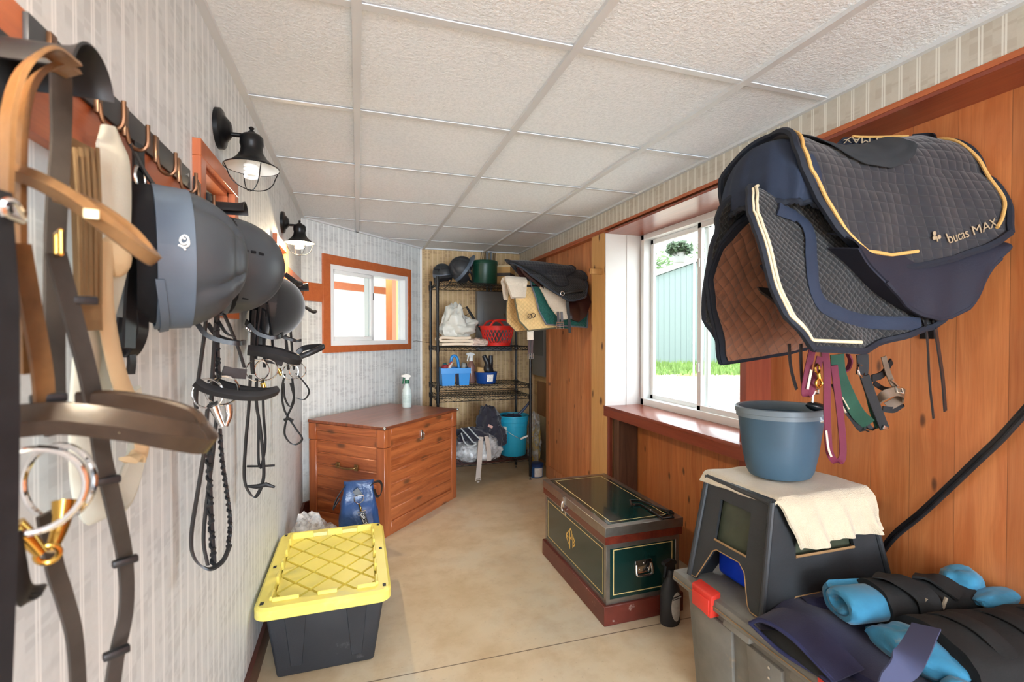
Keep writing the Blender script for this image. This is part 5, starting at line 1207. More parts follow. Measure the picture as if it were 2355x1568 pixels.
EPE = [[(-.80,.16),(-.66,.30),(-.66,-.30),(-.80,-.16)],[(-.66,.30),(-.36,.60),(-.36,.44),(-.66,.14)],[(-.66,-.30),(-.66,-.14),(-.36,-.44),(-.36,-.60)],[(-.66,.08),(-.42,.08),(-.42,-.08),(-.66,-.08)],
 [(-.24,.72),(-.10,.86),(-.10,-.90),(-.24,-.76)],[(-.10,.86),(.02,.98),(.24,.76),(.24,.58),(.02,.80),(-.10,.68)],[(.12,.66),(.24,.62),(.24,.08),(.12,.08)],[(-.10,.18),(.24,.18),(.24,.02),(-.10,.02)],
 [(.36,.60),(.48,.48),(.48,-.48),(.36,-.60)],[(.48,.48),(.80,.16),(.70,.10),(.48,.32)],[(.48,-.48),(.48,-.32),(.72,-.08),(.82,-.16)],[(.48,.08),(.68,.08),(.68,-.08),(.48,-.08)]]
for pl_ in EPE: m.prism([(x*S[0]*1.0,y*S[1]) for x,y in pl_], (gx0-.0008,cy_,cz_), (0,-1,0), (0,0,1), (.001,0,0))
m.build('monogram', pm('gold lettering', c(214,166,84), .4), bd)
hy = at(1303,1165,x=gx0).y
m = MB(); bxl(m, lx_0-.008,lx_0,hy-.010,hy+.010,.385,.438,.001); m.tube([(lx_0-.010,hy,.418),(lx_0-.016,hy,.40),(lx_0-.014,hy,.375)],.005,8,sm=3); m.ell((lx_0-.012,hy,.372),(.008,.008,.008),nu=10,nv=6); bxl(m, gx0-.008,gx0,hy-.008,hy+.008,.34,.362,.001); m.build('hasp', M['chrome'], tk)
m = MB(); hx, hz = (at(1455,1300,y=gy0).x+at(1503,1300,y=gy0).x)/2, at(1480,1303,y=gy0).z
m.box((hx,gy0-.002,hz+.004),(.088,.006,.060),bev=.002); m.tube([(hx-.040,gy0-.006,hz+.016),(hx-.042,gy0-.012,hz-.020),(hx-.030,gy0-.014,hz-.032),(hx+.030,gy0-.014,hz-.032),(hx+.042,gy0-.012,hz-.020),(hx+.040,gy0-.006,hz+.016)],.0055,8,sm=4)
for dx in (-.024,.0,.024): m.ell((hx+dx,gy0-.006,hz-.006 if dx else hz+.020),(.004,.003,.004),nu=8,nv=6)
m.build('end_handle', M['chrome'], tk)
# folding bridle rack lying on the trunk
rk = thing('folding_wire_rack', (1.36,2.05,.447), 'black folding wire bridle rack lying on the green trunk lid', 'rack')
def TP(px, py, h=.006): return at(px, py, z=.447+h)
m = MB(); m.tube([TP(1449,1150),TP(1471,1150),TP(1550,1180),TP(1546,1186)],.0042,8); m.tube([TP(1451,1160),TP(1475,1160),TP(1525,1193),TP(1550,1190)],.0042,8)
m.build('long_rod', M['black'], rk)
m = MB(); m.tube([TP(1449,1150,.02),TP(1453,1163,.035),TP(1460,1160,.02),TP(1452,1158,.01)],.004,8,sm=4); m.build('end_hook', M['black'], rk)
m = MB(); m.tube([TP(1520,1190),TP(1535,1182),TP(1548,1180,.02),TP(1542,1174,.03),TP(1538,1180,.01)],.004,8,sm=3); m.build('end_hook', M['black'], rk)
MB().ell(TP(1497,1173,.008),(.006,.006,.006),nu=10,nv=6).build('rivet', M['chrome'], rk)
# black spray bottle next to the trunk
bp_ = at(1535,1430,z=0); sb = sprayer((bp_.x+.01,bp_.y-.005,0), 'black fly spray bottle with white oval label standing on the floor by the trunk', M['black_plastic'], M['black_satin'], M['black_satin'], h=.225, r=.050, rz=.2, squash=.75)
m = MB()
def lab(u, v):
    a = -pi/2+(u-.5)*1.15*sqrt(max(.02,1-(2*v-1)**2)) if True else 0
    return (.0515*cos(a), .0515*.75*sin(a)-.0008, .025+.13*v)
m.surf(lab, 12, 20, -.0008); lb = m.build('oval_label', pm('grey white label', c(186,184,178), .5, var=.15, vscale=60), sb, loc=True, recalc=True)
m = MB(); m.text('ULTRASHIELD', (-.022,-.0408,.128), (1,0,0), (0,0,1), .0078, .0006, bold=True); m.build('label_print', M['white'], lb, loc=True)
m = MB(); m.box((0,-.0398,.131),(.047,.001,.014)); m.build('label_band', M['black'], lb, loc=True)
# --- far saddle rack with saddle and pads
Ys = 3.33
fr_ = thing('saddle_rack', (1.645,Ys,1.60), 'black tube saddle rack on the cedar panel, carrying the far saddle', 'saddle rack')
m = MB()
for dy in (-.06,.06): m.tube([(1.648,Ys+dy,1.66),(1.30,Ys+dy,1.66),(1.12,Ys+dy*.8,1.66)],.011,10)
m.tube([(1.12,Ys-.05,1.66),(1.08,Ys-.04,1.70),(1.08,Ys+.04,1.70),(1.12,Ys+.05,1.66)],.011,10)
m.tube([(1.648,Ys,1.50),(1.16,Ys,1.645)],.010,10); m.build('tube_frame', M['black'], fr_)
MB().box((1.643,Ys,1.58),(.008,.16,.26),bev=.002).build('mounting_plate', M['black'], fr_)
M['brownleather'] = pm('dark brown saddle leather', c(58,32,30), .3, var=.3, vscale=10, bump=.2, bscale=150, coat=.2)
def lerp_(xs, t):
    t = min(max(t,0),1)*(len(xs)-1); i = min(int(t), len(xs)-2); return xs[i]+(xs[i+1]-xs[i])*(t-i)
def drape(Yc, xl, xr, ztop, zbot, W0, th, nu=30, nv=48, r0=.05, flare=.0, seed=1, wob=.006, near=0.0, nearw=1.0, farx=0.0):
    """cloth folded over a spine that runs along X; v=-1 near side .. +1 far side"""
    def f(u, vv):
        v = 2*vv-1; a = abs(v); sg = -1 if v < 0 else 1
        xa, xb = lerp_(xl, a)+(farx*min(1,a*3) if sg > 0 else 0), lerp_(xr, a); x = xa+(xb-xa)*u
        zt = lerp_(ztop, u); zb = lerp_(zbot, u)+(near if sg < 0 else 0); W = (lerp_(W0, u) if isinstance(W0, list) else W0)*(nearw if sg < 0 else 1); d = a*(zt-zb)
        arc = r0*pi/2
        if d < arc: y = r0*sin(d/r0); zz = zt-r0*(1-cos(d/r0))
        else:
            q = (d-arc)/max(1e-6,(zt-zb-arc)); y = r0+(W-r0)*q**.75; zz = zt-r0-(d-arc)*(zt-zb-r0)/(zt-zb-arc)
        y += wob*noise.noise(Vector((x*9+seed,zz*7,seed)))*(1+2*a)
        return (x, Yc+sg*y, zz)
    m = MB(); m.surf(f, nu, nv, th); return m, f
def edgepipe(f, m, r, sides=('b0','b1','l','r'), n=50, off=0.0, u0=0, u1=1, v0=0, v1=1):
    def path(s_):
        if s_ == 'l': return [f(0, v0+(v1-v0)*k/n) for k in range(n+1)]
        if s_ == 'r': return [f(1, v0+(v1-v0)*k/n) for k in range(n+1)]
        if s_ == 'b0': return [f(u0+(u1-u0)*k/n, 0) for k in range(n+1)]
        return [f(u0+(u1-u0)*k/n, 1) for k in range(n+1)]
    for s_ in sides: m.tube(path(s_), r, 6)
    return m
# rounded pad outlines: use per-v left/right x with rounded ends
def pad(name, label, cat, Yc, xl, xr, zt, zb, W, mat, pmat, th=.010, r0=.06, pr=.006, group=None, seed=1, inner=None):
    t_ = thing(name, ((xl[0]+xr[0])/2,Yc,zt[0]), label, cat, group)
    m, f = drape(Yc, xl, xr, zt, zb, W, th, r0=r0, seed=seed); m.build('pad_cloth', mat, t_)
    m = MB(); edgepipe(f, m, pr); m.build('edge_binding', pmat, t_); return t_, f
M['q_cream'] = quilt('tan quilted pad', c(222,186,128), .030, line=.25)
M['q_green'] = quilt('green quilted pad', c(14,92,84), .026)
M['q_black'] = quilt('black quilted pad', c(24,27,33), .018)
M['q_navy2'] = quilt('navy striped pad', c(22,26,38), .022, diag=False)
M['bind_olive'] = pm('olive binding', c(98,92,72), .8); M['bind_grey'] = pm('grey binding', c(110,112,122), .7); M['bind_black'] = pm('black binding', c(30,32,38), .8); M['bind_blue'] = pm('slate binding', c(48,56,70), .7)
M['fleece'] = pm('cream fleece', c(222,208,190), .95, var=.07, bump=1.0, bscale=160, bdist=.006, sheen=.4)
Z = 1.745
pad('saddle_pad','tan quilted saddle pad with olive edge and brown initials, hanging lowest on the far rack','saddle pad',Ys,[1.10,1.08,1.07,1.065,1.07,1.08,1.15],[1.50,1.50,1.50,1.50,1.48,1.46,1.38],[Z-.04,Z-.04],[1.335,1.36],.15,M['q_cream'],M['bind_olive'],group='saddle pads on the far rack')
pad('saddle_pad','green quilted saddle pad with grey edge on the far rack, above the tan one','saddle pad',Ys,[1.20,1.20,1.22,1.23,1.28],[1.62,1.62,1.62,1.62,1.60],[Z-.025,Z-.025],[1.38,1.36],.165,M['q_green'],M['bind_grey'],seed=3,group='saddle pads on the far rack')
sd_ = thing('saddle', (1.4,Ys,1.7), 'dark brown leather saddle under the black quilted pads on the far rack', 'saddle')
m, f = drape(Ys,[1.12,1.14,1.26,1.36,1.40],[1.60,1.60,1.62,1.64,1.58],[Z+.07,Z+.0,Z+.01,Z+.06],[1.44,1.42,1.40,1.44],.185,.02,r0=.07,seed=5); m.build('saddle_flap', M['brownleather'], sd_)
m = MB(); m.tube([(1.40,Ys-.195,1.60),(1.46,Ys-.20,1.615),(1.54,Ys-.20,1.625)],.012,10,sm=3); m.build('stirrup_bar_keeper', M['leather_black'], sd_)
MB().strap([(1.42,Ys-.197,1.60),(1.43,Ys-.20,1.48),(1.445,Ys-.20,1.32)],.022,.004,(1,0,0)).build('stirrup_leather', M['leather_black'], sd_)
m = MB(); ringm(m,(1.385,Ys-.20,1.60),.014,.003,(0,1,0)); m.build('stirrup_ring', M['chrome'], sd_)
fg = thing('fleece_girth', (1.33,Ys-.2,1.5), 'cream fleece girth with brown straps and steel buckles folded over the far saddle', 'girth')
m, f = drape(Ys,[1.22,1.23,1.26,1.30,1.36],[1.40,1.41,1.43,1.44,1.42],[Z+.02,Z+.02],[1.42,1.42],.205,.016,r0=.08,seed=7); m.build('fleece_cover', M['fleece'], fg)
m = MB()
for dx in (0,.028): m.strap([(1.345+dx,Ys-.212,1.47),(1.347+dx,Ys-.216,1.42),(1.348+dx,Ys-.214,1.385)],.018,.004,(1,0,0))
m.build('girth_strap', M['brownleather'], fg)
m = MB(); yy = Ys-.216
for dx in (-.004,.024,.052): m.tube([(1.336+dx,yy,1.35),(1.336+dx,yy,1.395)],.0025,6)
for dz in (1.35,1.365,1.38,1.395): m.tube([(1.332,yy,dz),(1.388,yy,dz)],.0025,6)
m.build('roller_buckle', M['chrome'], fg)
g2 = thing('fleece_girth', (1.17,Ys,1.3), 'second fleece girth with brown leather straps dangling in front of the disconnect box', 'girth')
MB().strap([(1.19,Ys-.12,1.40),(1.17,Ys-.125,1.33),(1.168,Ys-.13,1.27)],.045,.010,(1,0,0)).build('fleece_cover', M['fleece'], g2)
m = MB()
for dx in (-.010,.012): m.strap([(1.175+dx,Ys-.128,1.30),(1.168+dx,Ys-.132,1.22),(1.168+dx,Ys-.132,1.17)],.015,.004,(1,0,0))
m.build('girth_strap', M['brownleather'], g2)
m = MB(); yy = Ys-.133
for dx in (-.018,-.006,.008,.020): m.tube([(1.168+dx,yy,1.135),(1.168+dx,yy,1.175)],.0022,6)
for dz in (1.135,1.155,1.175): m.tube([(1.148,yy,dz),(1.190,yy,dz)],.0022,6)
m.build('roller_buckle', M['chrome'], g2)
fl = thing('fleece_pad', (1.15,Ys,1.65), 'rolled cream fleece half pad at the front of the far saddle rack', 'saddle pad')
m, f = drape(Ys,[1.04,1.01,1.005,1.02,1.04],[1.17,1.17,1.17,1.16,1.14],[1.735,1.73],[1.575,1.575],.115,.030,r0=.075,seed=13); m.build('fleece_roll', M['fleece'], fl)
tp, f = pad('quilted_saddle_pad','black quilted saddle pad with slate edging, second from the top on the far rack','saddle pad',Ys,[1.06,1.10,1.18,1.28,1.42],[1.60,1.63,1.64,1.62,1.56],[Z+.085,Z+.09,Z+.085,Z+.05],[1.55,1.55,1.56,1.58],.22,M['q_black'],M['bind_blue'],seed=9,r0=.09,th=.012,group='saddle pads on the far rack')
pad('quilted_saddle_pad','topmost black striped saddle pad on the far rack','saddle pad',Ys,[1.02,1.05,1.12,1.22,1.36],[1.52,1.54,1.55,1.53,1.46],[Z+.105,Z+.11,Z+.10,Z+.085],[1.66,1.655,1.66,1.68],.175,M['q_navy2'],M['bind_black'],seed=11,r0=.10,th=.010,group='saddle pads on the far rack')
m = MB(); 
ini = at(1222,727,y=Ys-.16)
for (dx,dz) in ((-.012,.0),(.012,.006)): ringm(m, ini+Vector((dx,-.004,dz)), .016, .0022, (0,1,0))
m.tube([ini+Vector((-.03,-.004,-.018)), ini+Vector((-.005,-.005,.012)), ini+Vector((.012,-.005,-.012)), ini+Vector((.03,-.004,.016))], .002, 6, sm=4)
o_ = m.build('embroidered_initials', M['leather_brown'], bpy.data.objects['saddle_pad'])
# pine peg on the post
MB().prism([(0,0),(.036,0),(.036,.018),(.025,.036),(.011,.036),(0,.018)], (1.600,2.93,1.722),(0,1,0),(0,0,1),(-.085,0,0)).build('wooden_peg', M['pine'], label='short pale wooden peg block sticking out of the pine post', cat='peg')
q0 = wallpt(1.27, .002, 1.245)
MB().tube([q0, q0+Vector((.03,-.02,.002)), (.60,4.42,1.235), (sx0,sy1,1.235)], .0022, 6).build('tie_wire', M['leather_brown'], label='thin dark tie wire running from the angled wall to the shelving post', cat='wire')
# ================================================================== RIGHT FOREGROUND
M['greyplastic'] = pm('weathered grey trunk plastic', c(116,113,106), .55, var=.2, vscale=7, bump=.25, bscale=60, dirt=(c(160,140,108), 12, .62, .5))
M['redlatch'] = pm('red latch plastic', c(212,56,44), .4, dirt=(c(160,120,100), 14, .7, .4))
M['stoolblack'] = pm('dusty black moulded plastic', c(46,48,50), .45, var=.15, vscale=8, bump=.2, bscale=120, dirt=(c(150,128,96), 13, .70, .35))
M['dust'] = pm('dust tan edge', c(150,116,78), .8, var=.2, vscale=40)
# --- grey storage trunk
gt = thing('storage_chest', (1.42,.95,0), 'weathered grey plastic storage trunk with red latches against the cedar wall', 'storage trunk')
m = MB()
m.hexa([(1.16,.36,0),(1.70,.36,0),(1.70,1.43,0),(1.16,1.43,0)],[(1.135,.33,.40),(1.72,.33,.40),(1.72,1.455,.40),(1.135,1.455,.40)],bev=.02,seg=3)
for (a,b) in ((1.40,1.22),(1.16,1.03),(.97,.80),(.72,.50)):     # raised panels on the room side
    m.hexa([(1.150,b+.012,.03),(1.17,b+.012,.03),(1.17,a-.012,.03),(1.150,a-.012,.03)],[(1.124,b,.365),(1.15,b,.365),(1.15,a,.365),(1.124,a,.365)],bev=.006,seg=2)
for (a,b) in ((1.20,1.42),(1.48,1.68)): m.hexa([(a,.345,.03),(b,.345,.03),(b,.36,.03),(a,.36,.03)],[(a-.01,.318,.36),(b+.01,.318,.36),(b+.01,.34,.36),(a-.01,.34,.36)],bev=.005)
m.build('trunk_body', M['greyplastic'], gt)
m = MB(); m.hexa([(1.104,.31,.402),(1.735,.31,.402),(1.735,1.495,.402),(1.104,1.495,.402)],[(1.108,.315,.440),(1.73,.315,.440),(1.73,1.490,.440),(1.108,1.490,.440)],bev=.006)
m.hexa([(1.118,.32,.438),(1.725,.32,.438),(1.725,1.475,.438),(1.118,1.475,.438)],[(1.150,.35,.448),(1.71,.35,.448),(1.71,1.45,.448),(1.150,1.45,.448)],bev=.012,seg=3)
for (a,b) in ((1.24,1.13),(.99,.80)): m.hexa([(1.105,b,.38),(1.15,b,.38),(1.15,a,.38),(1.105,a,.38)],[(1.120,b+.004,.440),(1.16,b+.004,.440),(1.16,a-.004,.440),(1.120,a-.004,.440)],bev=.006)
ltr = m.build('lid', M['greyplastic'], gt)
m = MB(); m.tube([(1.1035,.32,.418),(1.1035,1.485,.418)], .0015, 5); m.build('dusty_seam', M['dust'], ltr)
for y0,y1 in ((1.275,1.375),(.80,.90)):
    m = MB(); m.hexa([(1.094,y0+.006,.375),(1.135,y0+.006,.375),(1.135,y1-.006,.385),(1.094,y1-.006,.385)],[(1.096,y0,.452),(1.135,y0,.460),(1.135,y1,.460),(1.096,y1,.452)],bev=.006,seg=2)
    m.box((1.094,(y0+y1)/2,.41),(.006,(y1-y0)*.8,.05),bev=.002)
    m.build('latch', M['redlatch'], gt)
MB().cyl((1.104,1.078,.445),(1.112,1.078,.446),.011,n=20).build('lock', M['chrome'], gt)
for zz in (.35,.32): MB().cyl((1.121,1.07,zz),(1.126,1.07,zz),.004,n=12).build('screw', M['chrome'], gt)
# --- mounting step
st = thing('mounting_step', (1.40,1.28,.449), 'black moulded plastic mounting step standing on the grey storage trunk', 'step')
FB, NB, FT, NT_ = (1.128,1.425,.450), (1.150,1.125,.450), (1.205,1.425,.795), (1.197,1.135,.795)      # room-side face corners
GB, GT = (1.690,1.115,.450), (1.585,1.130,.795)                                              # near right
HB, HT = (1.700,1.420,.450), (1.590,1.420,.795)
def cells(m, BL, BR, TL, TR, polys, th, inset=0.0):
    BL,BR,TL,TR = map(Vector,(BL,BR,TL,TR)); nn = (BR-BL).cross(TL-BL).normalized()
    def P(s_, t_): return (BL*(1-s_)+BR*s_)*(1-t_)+(TL*(1-s_)+TR*s_)*t_-nn*inset
    for pl_ in polys:
        n0 = len(m.bm.faces); a = [m.bm.verts.new(P(*q)) for q in pl_]; b = [m.bm.verts.new(v.co-nn*th) for v in a]; k = len(a)
        m.bm.faces.new(a); m.bm.faces.new(list(reversed(b)))
        for i in range(k): m.bm.faces.new((a[i],b[i],b[(i+1)%k],a[(i+1)%k]))
        m._fin(n0)
    return P
wx0,wx1,wz0,wz1 = .28,.74,.45,.84
poly = [[(0,0),(.10,0),(wx0,.33),(wx0,1),(0,1)],[(wx1,.30),(.82,.05),(.86,0),(1,0),(1,1),(wx1,1)],[(wx0,wz1),(wx1,wz1),(wx1,1),(wx0,1)],[(wx0,.33),(.33,.36),(.66,.36),(wx1,.30),(wx1,wz0),(wx0,wz0)]]
m = MB(); cells(m, FB,NB,FT,NT_, poly, .010)
polyn = [[(0,0),(.16,0),(.24,.14),(.24,1),(0,1)],[(.76,.14),(.84,0),(1,0),(1,1),(.76,1)],[(.24,.14),(.76,.14),(.76,.50),(.24,.50)],[(.24,.66),(.76,.66),(.76,1),(.24,1)]]
cells(m, NB,GB,NT_,GT, polyn, .010); cells(m, GB,HB,GT,HT, poly, .010); cells(m, HB,FB,HT,FT, polyn, .010)
m.hexa([FT,NT_,GT,HT],[tuple(Vector(p)+Vector((0,0,.010))) for p in (FT,NT_,GT,HT)],bev=.004)
for a, b in ((NB,NT_),(FB,FT),(GB,GT),(HB,HT)): m.tube([a, Vector(b)+Vector((0,0,.004))], .010, 10)
for a, b in ((FT,NT_),(NT_,GT),(GT,HT),(HT,FT)): m.tube([a, b], .009, 10)
sb_ = m.build('step_body', M['stoolblack'], st, ang=35)
m = MB(); PW = cells(m, FB,NB,FT,NT_, [[(wx0-.01,wz0-.01),(wx1+.01,wz0-.01),(wx1+.01,wz1+.01),(wx0-.01,wz1+.01)]], .004, .016); PN = cells(m, NB,GB,NT_,GT, [[(.23,.49),(.77,.49),(.77,.67),(.23,.67)]], .004, .016)
m.build('recessed_panel', pm('greenish worn panel', c(62,66,52), .35, var=.25, vscale=14), st)
m = MB(); P0 = cells(MB(), FB,NB,FT,NT_, [], 0); P1 = cells(MB(), NB,GB,NT_,GT, [], 0)
m.tube([P0(*q) for q in ((0,0.005),(.10,0.01),(wx0,.335),(.33,.365),(.66,.365),(wx1,.305),(.82,.055),(.86,.01),(1,.005))], .0022, 5)
m.tube([P0(wx0,wz0),P0(wx1,wz0)], .004, 5); m.tube([P1(.24,.50),P1(.76,.50)], .0045, 5); m.tube([P1(.16,.005),P1(.24,.145),P1(.76,.145)], .0025, 5)
m.build('dusty_edge', M['dust'], st)
m = MB(); m.box((1.34,1.34,.52),(.22,.13,.135),bev=.018,seg=3); m.build('blue_box', pm('vivid blue plastic', c(20,66,214), .3), label='vivid blue plastic tub tucked under the black mounting step', cat='box')
# --- towel on the step
tw_m = pm('cream terry towel', c(204,188,160), .95, var=.07, vscale=14, bump=.9, bscale=260, bdist=.004, sheen=.4)
def towel(u, v):
    if v < .52:
        q = v/.52; x = 1.190+.40*u+.012*q*(1-u); y = 1.445-.315*q; z = .8085+.004*noise.noise(Vector((u*5,v*7,0)))+.003
        if u < .06: z -= (.06-u)*.55*(1-q*.4); x -= .006
        return (x, y, z)
    q = (v-.52)/.48; fall = .128+.020*(1-u)+.006*sin(u*9)
    x = 1.202+.388*u+.080*q*(1-u)+.035*q*u; ang = min(1,q*5)
    z = .8115-.006*ang-fall*q; y = 1.130-.022*sin(ang*pi/2)-.055*q*.25+ (.010*sin(u*19+.6)+.005*sin(u*41))*q
    if q > .5: x += .02*noise.noise(Vector((u*3,q*2,5)))
    return (x, y, z)
m = MB(); m.surf(towel, 60, 60, -.007); m.build('towel', tw_m, label='cream towel draped over the black mounting step, under the bucket', cat='towel')
# --- slate blue bucket
bu = thing('feed_bucket', (1.40,1.30,.818), 'slate blue flat-back feed bucket with grey rim standing on the cream towel', 'bucket')
bc = (1.402,1.298,.818)
def oval(r, z, k=1.0):
    P = []
    for j in range(64):
        a = 2*pi*j/64; P.append((bc[0]+r*cos(a)*1.0, bc[1]+r*sin(a)*.86, bc[2]+z))
    return P
m = MB(); m.rings([oval(r,z) for r,z in ((.0,0.0),(.088,0.0),(.104,.006),(.113,.022),(.126,.08),(.138,.17),(.143,.212),(.139,.212),(.122,.08),(.108,.02),(.0,.014))],True,False)
m.build('bucket_body', pm('slate blue plastic', c(62,87,104), .42, var=.05, dirt=(c(130,150,160), 40, .75, .5)), bu)
m = MB(); m.rings([oval(r,z) for r,z in ((.143,.208),(.149,.209),(.150,.222),(.153,.224),(.154,.240),(.150,.243),(.140,.241),(.138,.222))],True,False,True)
m.build('rim', pm('grey bucket rim', c(112,124,132), .4), bu)
m = MB(); cells(m,(1.39,1.18,1.02),(1.46,1.175,1.02),(1.39,1.18,1.03),(1.46,1.175,1.03),[],0); m.bm.free()
lump((1.475,1.235,1.063),(.045,.030,.020),71,.1,2).build('phone_like_brush', pm('glossy black plastic', c(34,40,44), .15), bu) if False else None
ms = thing('sponge_holder', (1.46,1.22,1.05), 'glossy black rounded scoop hooked over the rim of the slate blue bucket', 'scoop')
m = MB(); m.ell((1.462,1.205,1.066),(.046,.026,.016),rot=Matrix.Rotation(.25,3,'Y'),nu=28,nv=14); m.build('scoop_head', pm('glossy black plastic', c(34,40,44), .15), ms)
MB().tube([(1.46,1.19,1.055),(1.465,1.17,1.035),(1.45,1.19,1.02)],.006,8,sm=3).build('hook', M['chrome'], ms)
# --- navy cloth and wraps on the trunk
M['navyfleece'] = pm('navy fleece', c(26,26,56), .95, sheen=.1, var=.15, vscale=9, bump=.4, bscale=300)
M['navybind'] = pm('navy binding', c(36,40,78), .8)
M['turqcloth'] = pm('turquoise cotton', c(48,120,152), .85, var=.15, vscale=10, sheen=.2, bump=.4, bscale=40, bdist=.006, dirt=(c(150,140,110), 9, .60, .7))
M['wrapblack'] = pm('dusty black neoprene', c(19,20,20), .85, var=.2, vscale=16, bump=.3, bscale=220)
ck = thing('folded_cooler', (1.40,.80,.45), 'navy fleece cooler folded on the grey trunk, under the leg wraps', 'blanket')
def cooler(u, v):
    x = 1.125+.60*u; y = .40+.74*v
    z = .470+.020*noise.noise(Vector((x*5,y*5,3)))+.022*math.exp(-((v-.86)/.10)**2)*(1-.3*u)+.02*math.exp(-((u-.2)/.15)**2)
    y += .05*(u-.5)*(v)+.03*noise.noise(Vector((x*4,2,y*3)))*v
    e = max(0,.10-u)/.10; x -= .02*e*math.sin(v*9)
    if u < .05: z -= .012
    return (x, y, max(z,.452))
m = MB(); m.surf(cooler, 50, 50, .0); m.surf(lambda u,v: Vector(cooler(u,v))-Vector((-.008*(1 if u<.5 else -1)*0,0,max(0,cooler(u,v)[2]-.451))), 50, 50, .0)
n0 = 0
for path in ([(0,k/50) for k in range(51)],[(1,k/50) for k in range(51)],[(k/50,0) for k in range(51)],[(k/50,1) for k in range(51)]):
    A_ = [Vector(cooler(*q)) for q in path]
    m.rings([A_, [Vector((p.x,p.y,.451)) for p in A_]], False, False)
m.build('fleece_cloth', M['navyfleece'], ck)
# open fold pocket at the front corner
m = MB()
m.strap([(1.130,1.105,.478),(1.125,1.05,.512),(1.128,.97,.520),(1.132,.90,.500),(1.135,.845,.478)],.10,.006,(1,.1,.15)); m.build('turned_fold', M['navyfleece'], ck)
m = MB(); m.tube([(1.082,1.10,.470),(1.077,1.05,.508),(1.080,.97,.514),(1.086,.90,.492),(1.09,.845,.468),(1.095,.90,.456),(1.085,1.0,.452),(1.082,1.10,.470)],.0055,8,sm=5); m.tube([(1.10,.845,.468),(1.09,.76,.478),(1.095,.66,.468),(1.10,.55,.470),(1.10,.42,.462)],.0055,8,sm=5); m.build('binding', M['navybind'], ck)
m = MB(); m.surf(lambda u,v: (1.088+.012*v, 1.085-.23*u, .456+.045*sin(pi*u)*v), 16, 6, .004); m.build('dark_lining', M['wrapblack'], ck)
m = MB(); m.surf(lambda u,v: (1.13-.035*sin(min(1,v*1.6)*pi/2), .86-.36*u+.02*v, .468-.11*max(0,v-.25)-.01*sin(u*14)*v), 20, 12, .005); m.build('hanging_corner', M['navyfleece'], ck)
# first wrap: rolled turquoise quilt with black outer
r1 = thing('rolled_leg_wrap', (1.48,.94,.53), 'rolled black leg wrap with turquoise lining, upper one next to the mounting step', 'leg wrap', 'leg wraps on the grey trunk')
a, b = Vector((1.315,.985,.552)), Vector((1.68,.915,.548)); ax = (b-a).normalized(); s_ = ax.cross(Vector((0,0,1))).normalized(); up_ = s_.cross(ax)
def roll(a, b, r0, r1_, flat, seed, n=44, k=26, u0=0, u1=1, amp=.10):
    ax = (b-a).normalized(); s_ = ax.cross(Vector((0,0,1))).normalized(); up_ = s_.cross(ax); m = MB(); R = []
    for i in range(k+1):
        t_ = u0+(u1-u0)*i/k; p = a.lerp(b,t_); rr = r0+(r1_-r0)*t_; ring = []
        for j in range(n):
            an = 2*pi*j/n; d = s_*cos(an)+up_*sin(an)*flat
            w_ = 1+amp*noise.noise(Vector((cos(an)*1.3+seed,sin(an)*1.3,t_*3.5)))+amp*.4*noise.noise(Vector((cos(an)*3+seed,sin(an)*3,t_*11)))
            ring.append(p+d*rr*w_)
        R.append(ring)
    m.rings(R, True, True); return m
roll(a+ax*.075, b, .068, .055, .78, 3).build('black_outer', M['wrapblack'], r1)
m = MB()
# turquoise spiral end
def spiral_end(m, c0, ax, s_, up_, r, flat, turns=1.6, th=.026, depth=.075):
    pts = []
    N = 46
    for i in range(N+1):
        t_ = i/N; an = 2.4+2*pi*turns*t_; rr = r*(1-.62*t_)
        pts.append(c0+s_*cos(an)*rr+up_*sin(an)*rr*flat-ax*(.008*t_))
    m.strap(pts, depth, th, ax, 0, puff=.004); return m
spiral_end(m, a+ax*.035, ax, s_*1.12, up_, .054, .80, depth=.125)
m.displace(lambda co, n_: n_*.006*noise.noise(co*26)); m.build('turquoise_lining', M['turqcloth'], r1, ang=60)
m = MB(); m.strap([a+ax*.12+up_*.056-s_*.035, a+ax*.15+up_*.062+s_*.01, a+ax*.18+up_*.04+s_*.06, a+ax*.19-up_*.01+s_*.075], .07, .006, ax, 6, puff=.002); m.strap([a+ax*.24+up_*.05-s_*.03, a+ax*.27+up_*.058+s_*.01, a+ax*.30+up_*.035+s_*.055], .06, .006, ax, 6); m.build('closure_strap', M['wrapblack'], r1)
m = MB()
for q in (.14,.20): m.box(a+ax*(q+.03)+up_*.022+s_*(-.068)*-1, (.010,.004,.034), rot=Matrix.Rotation(.5,3,'Y'))
m.build('woven_tag', pm('beige woven tag', c(138,124,104), .8), r1)
lump((1.70,.93,.585),(.055,.05,.035),81,.12,1.6).build('turquoise_end', M['turqcloth'], r1)
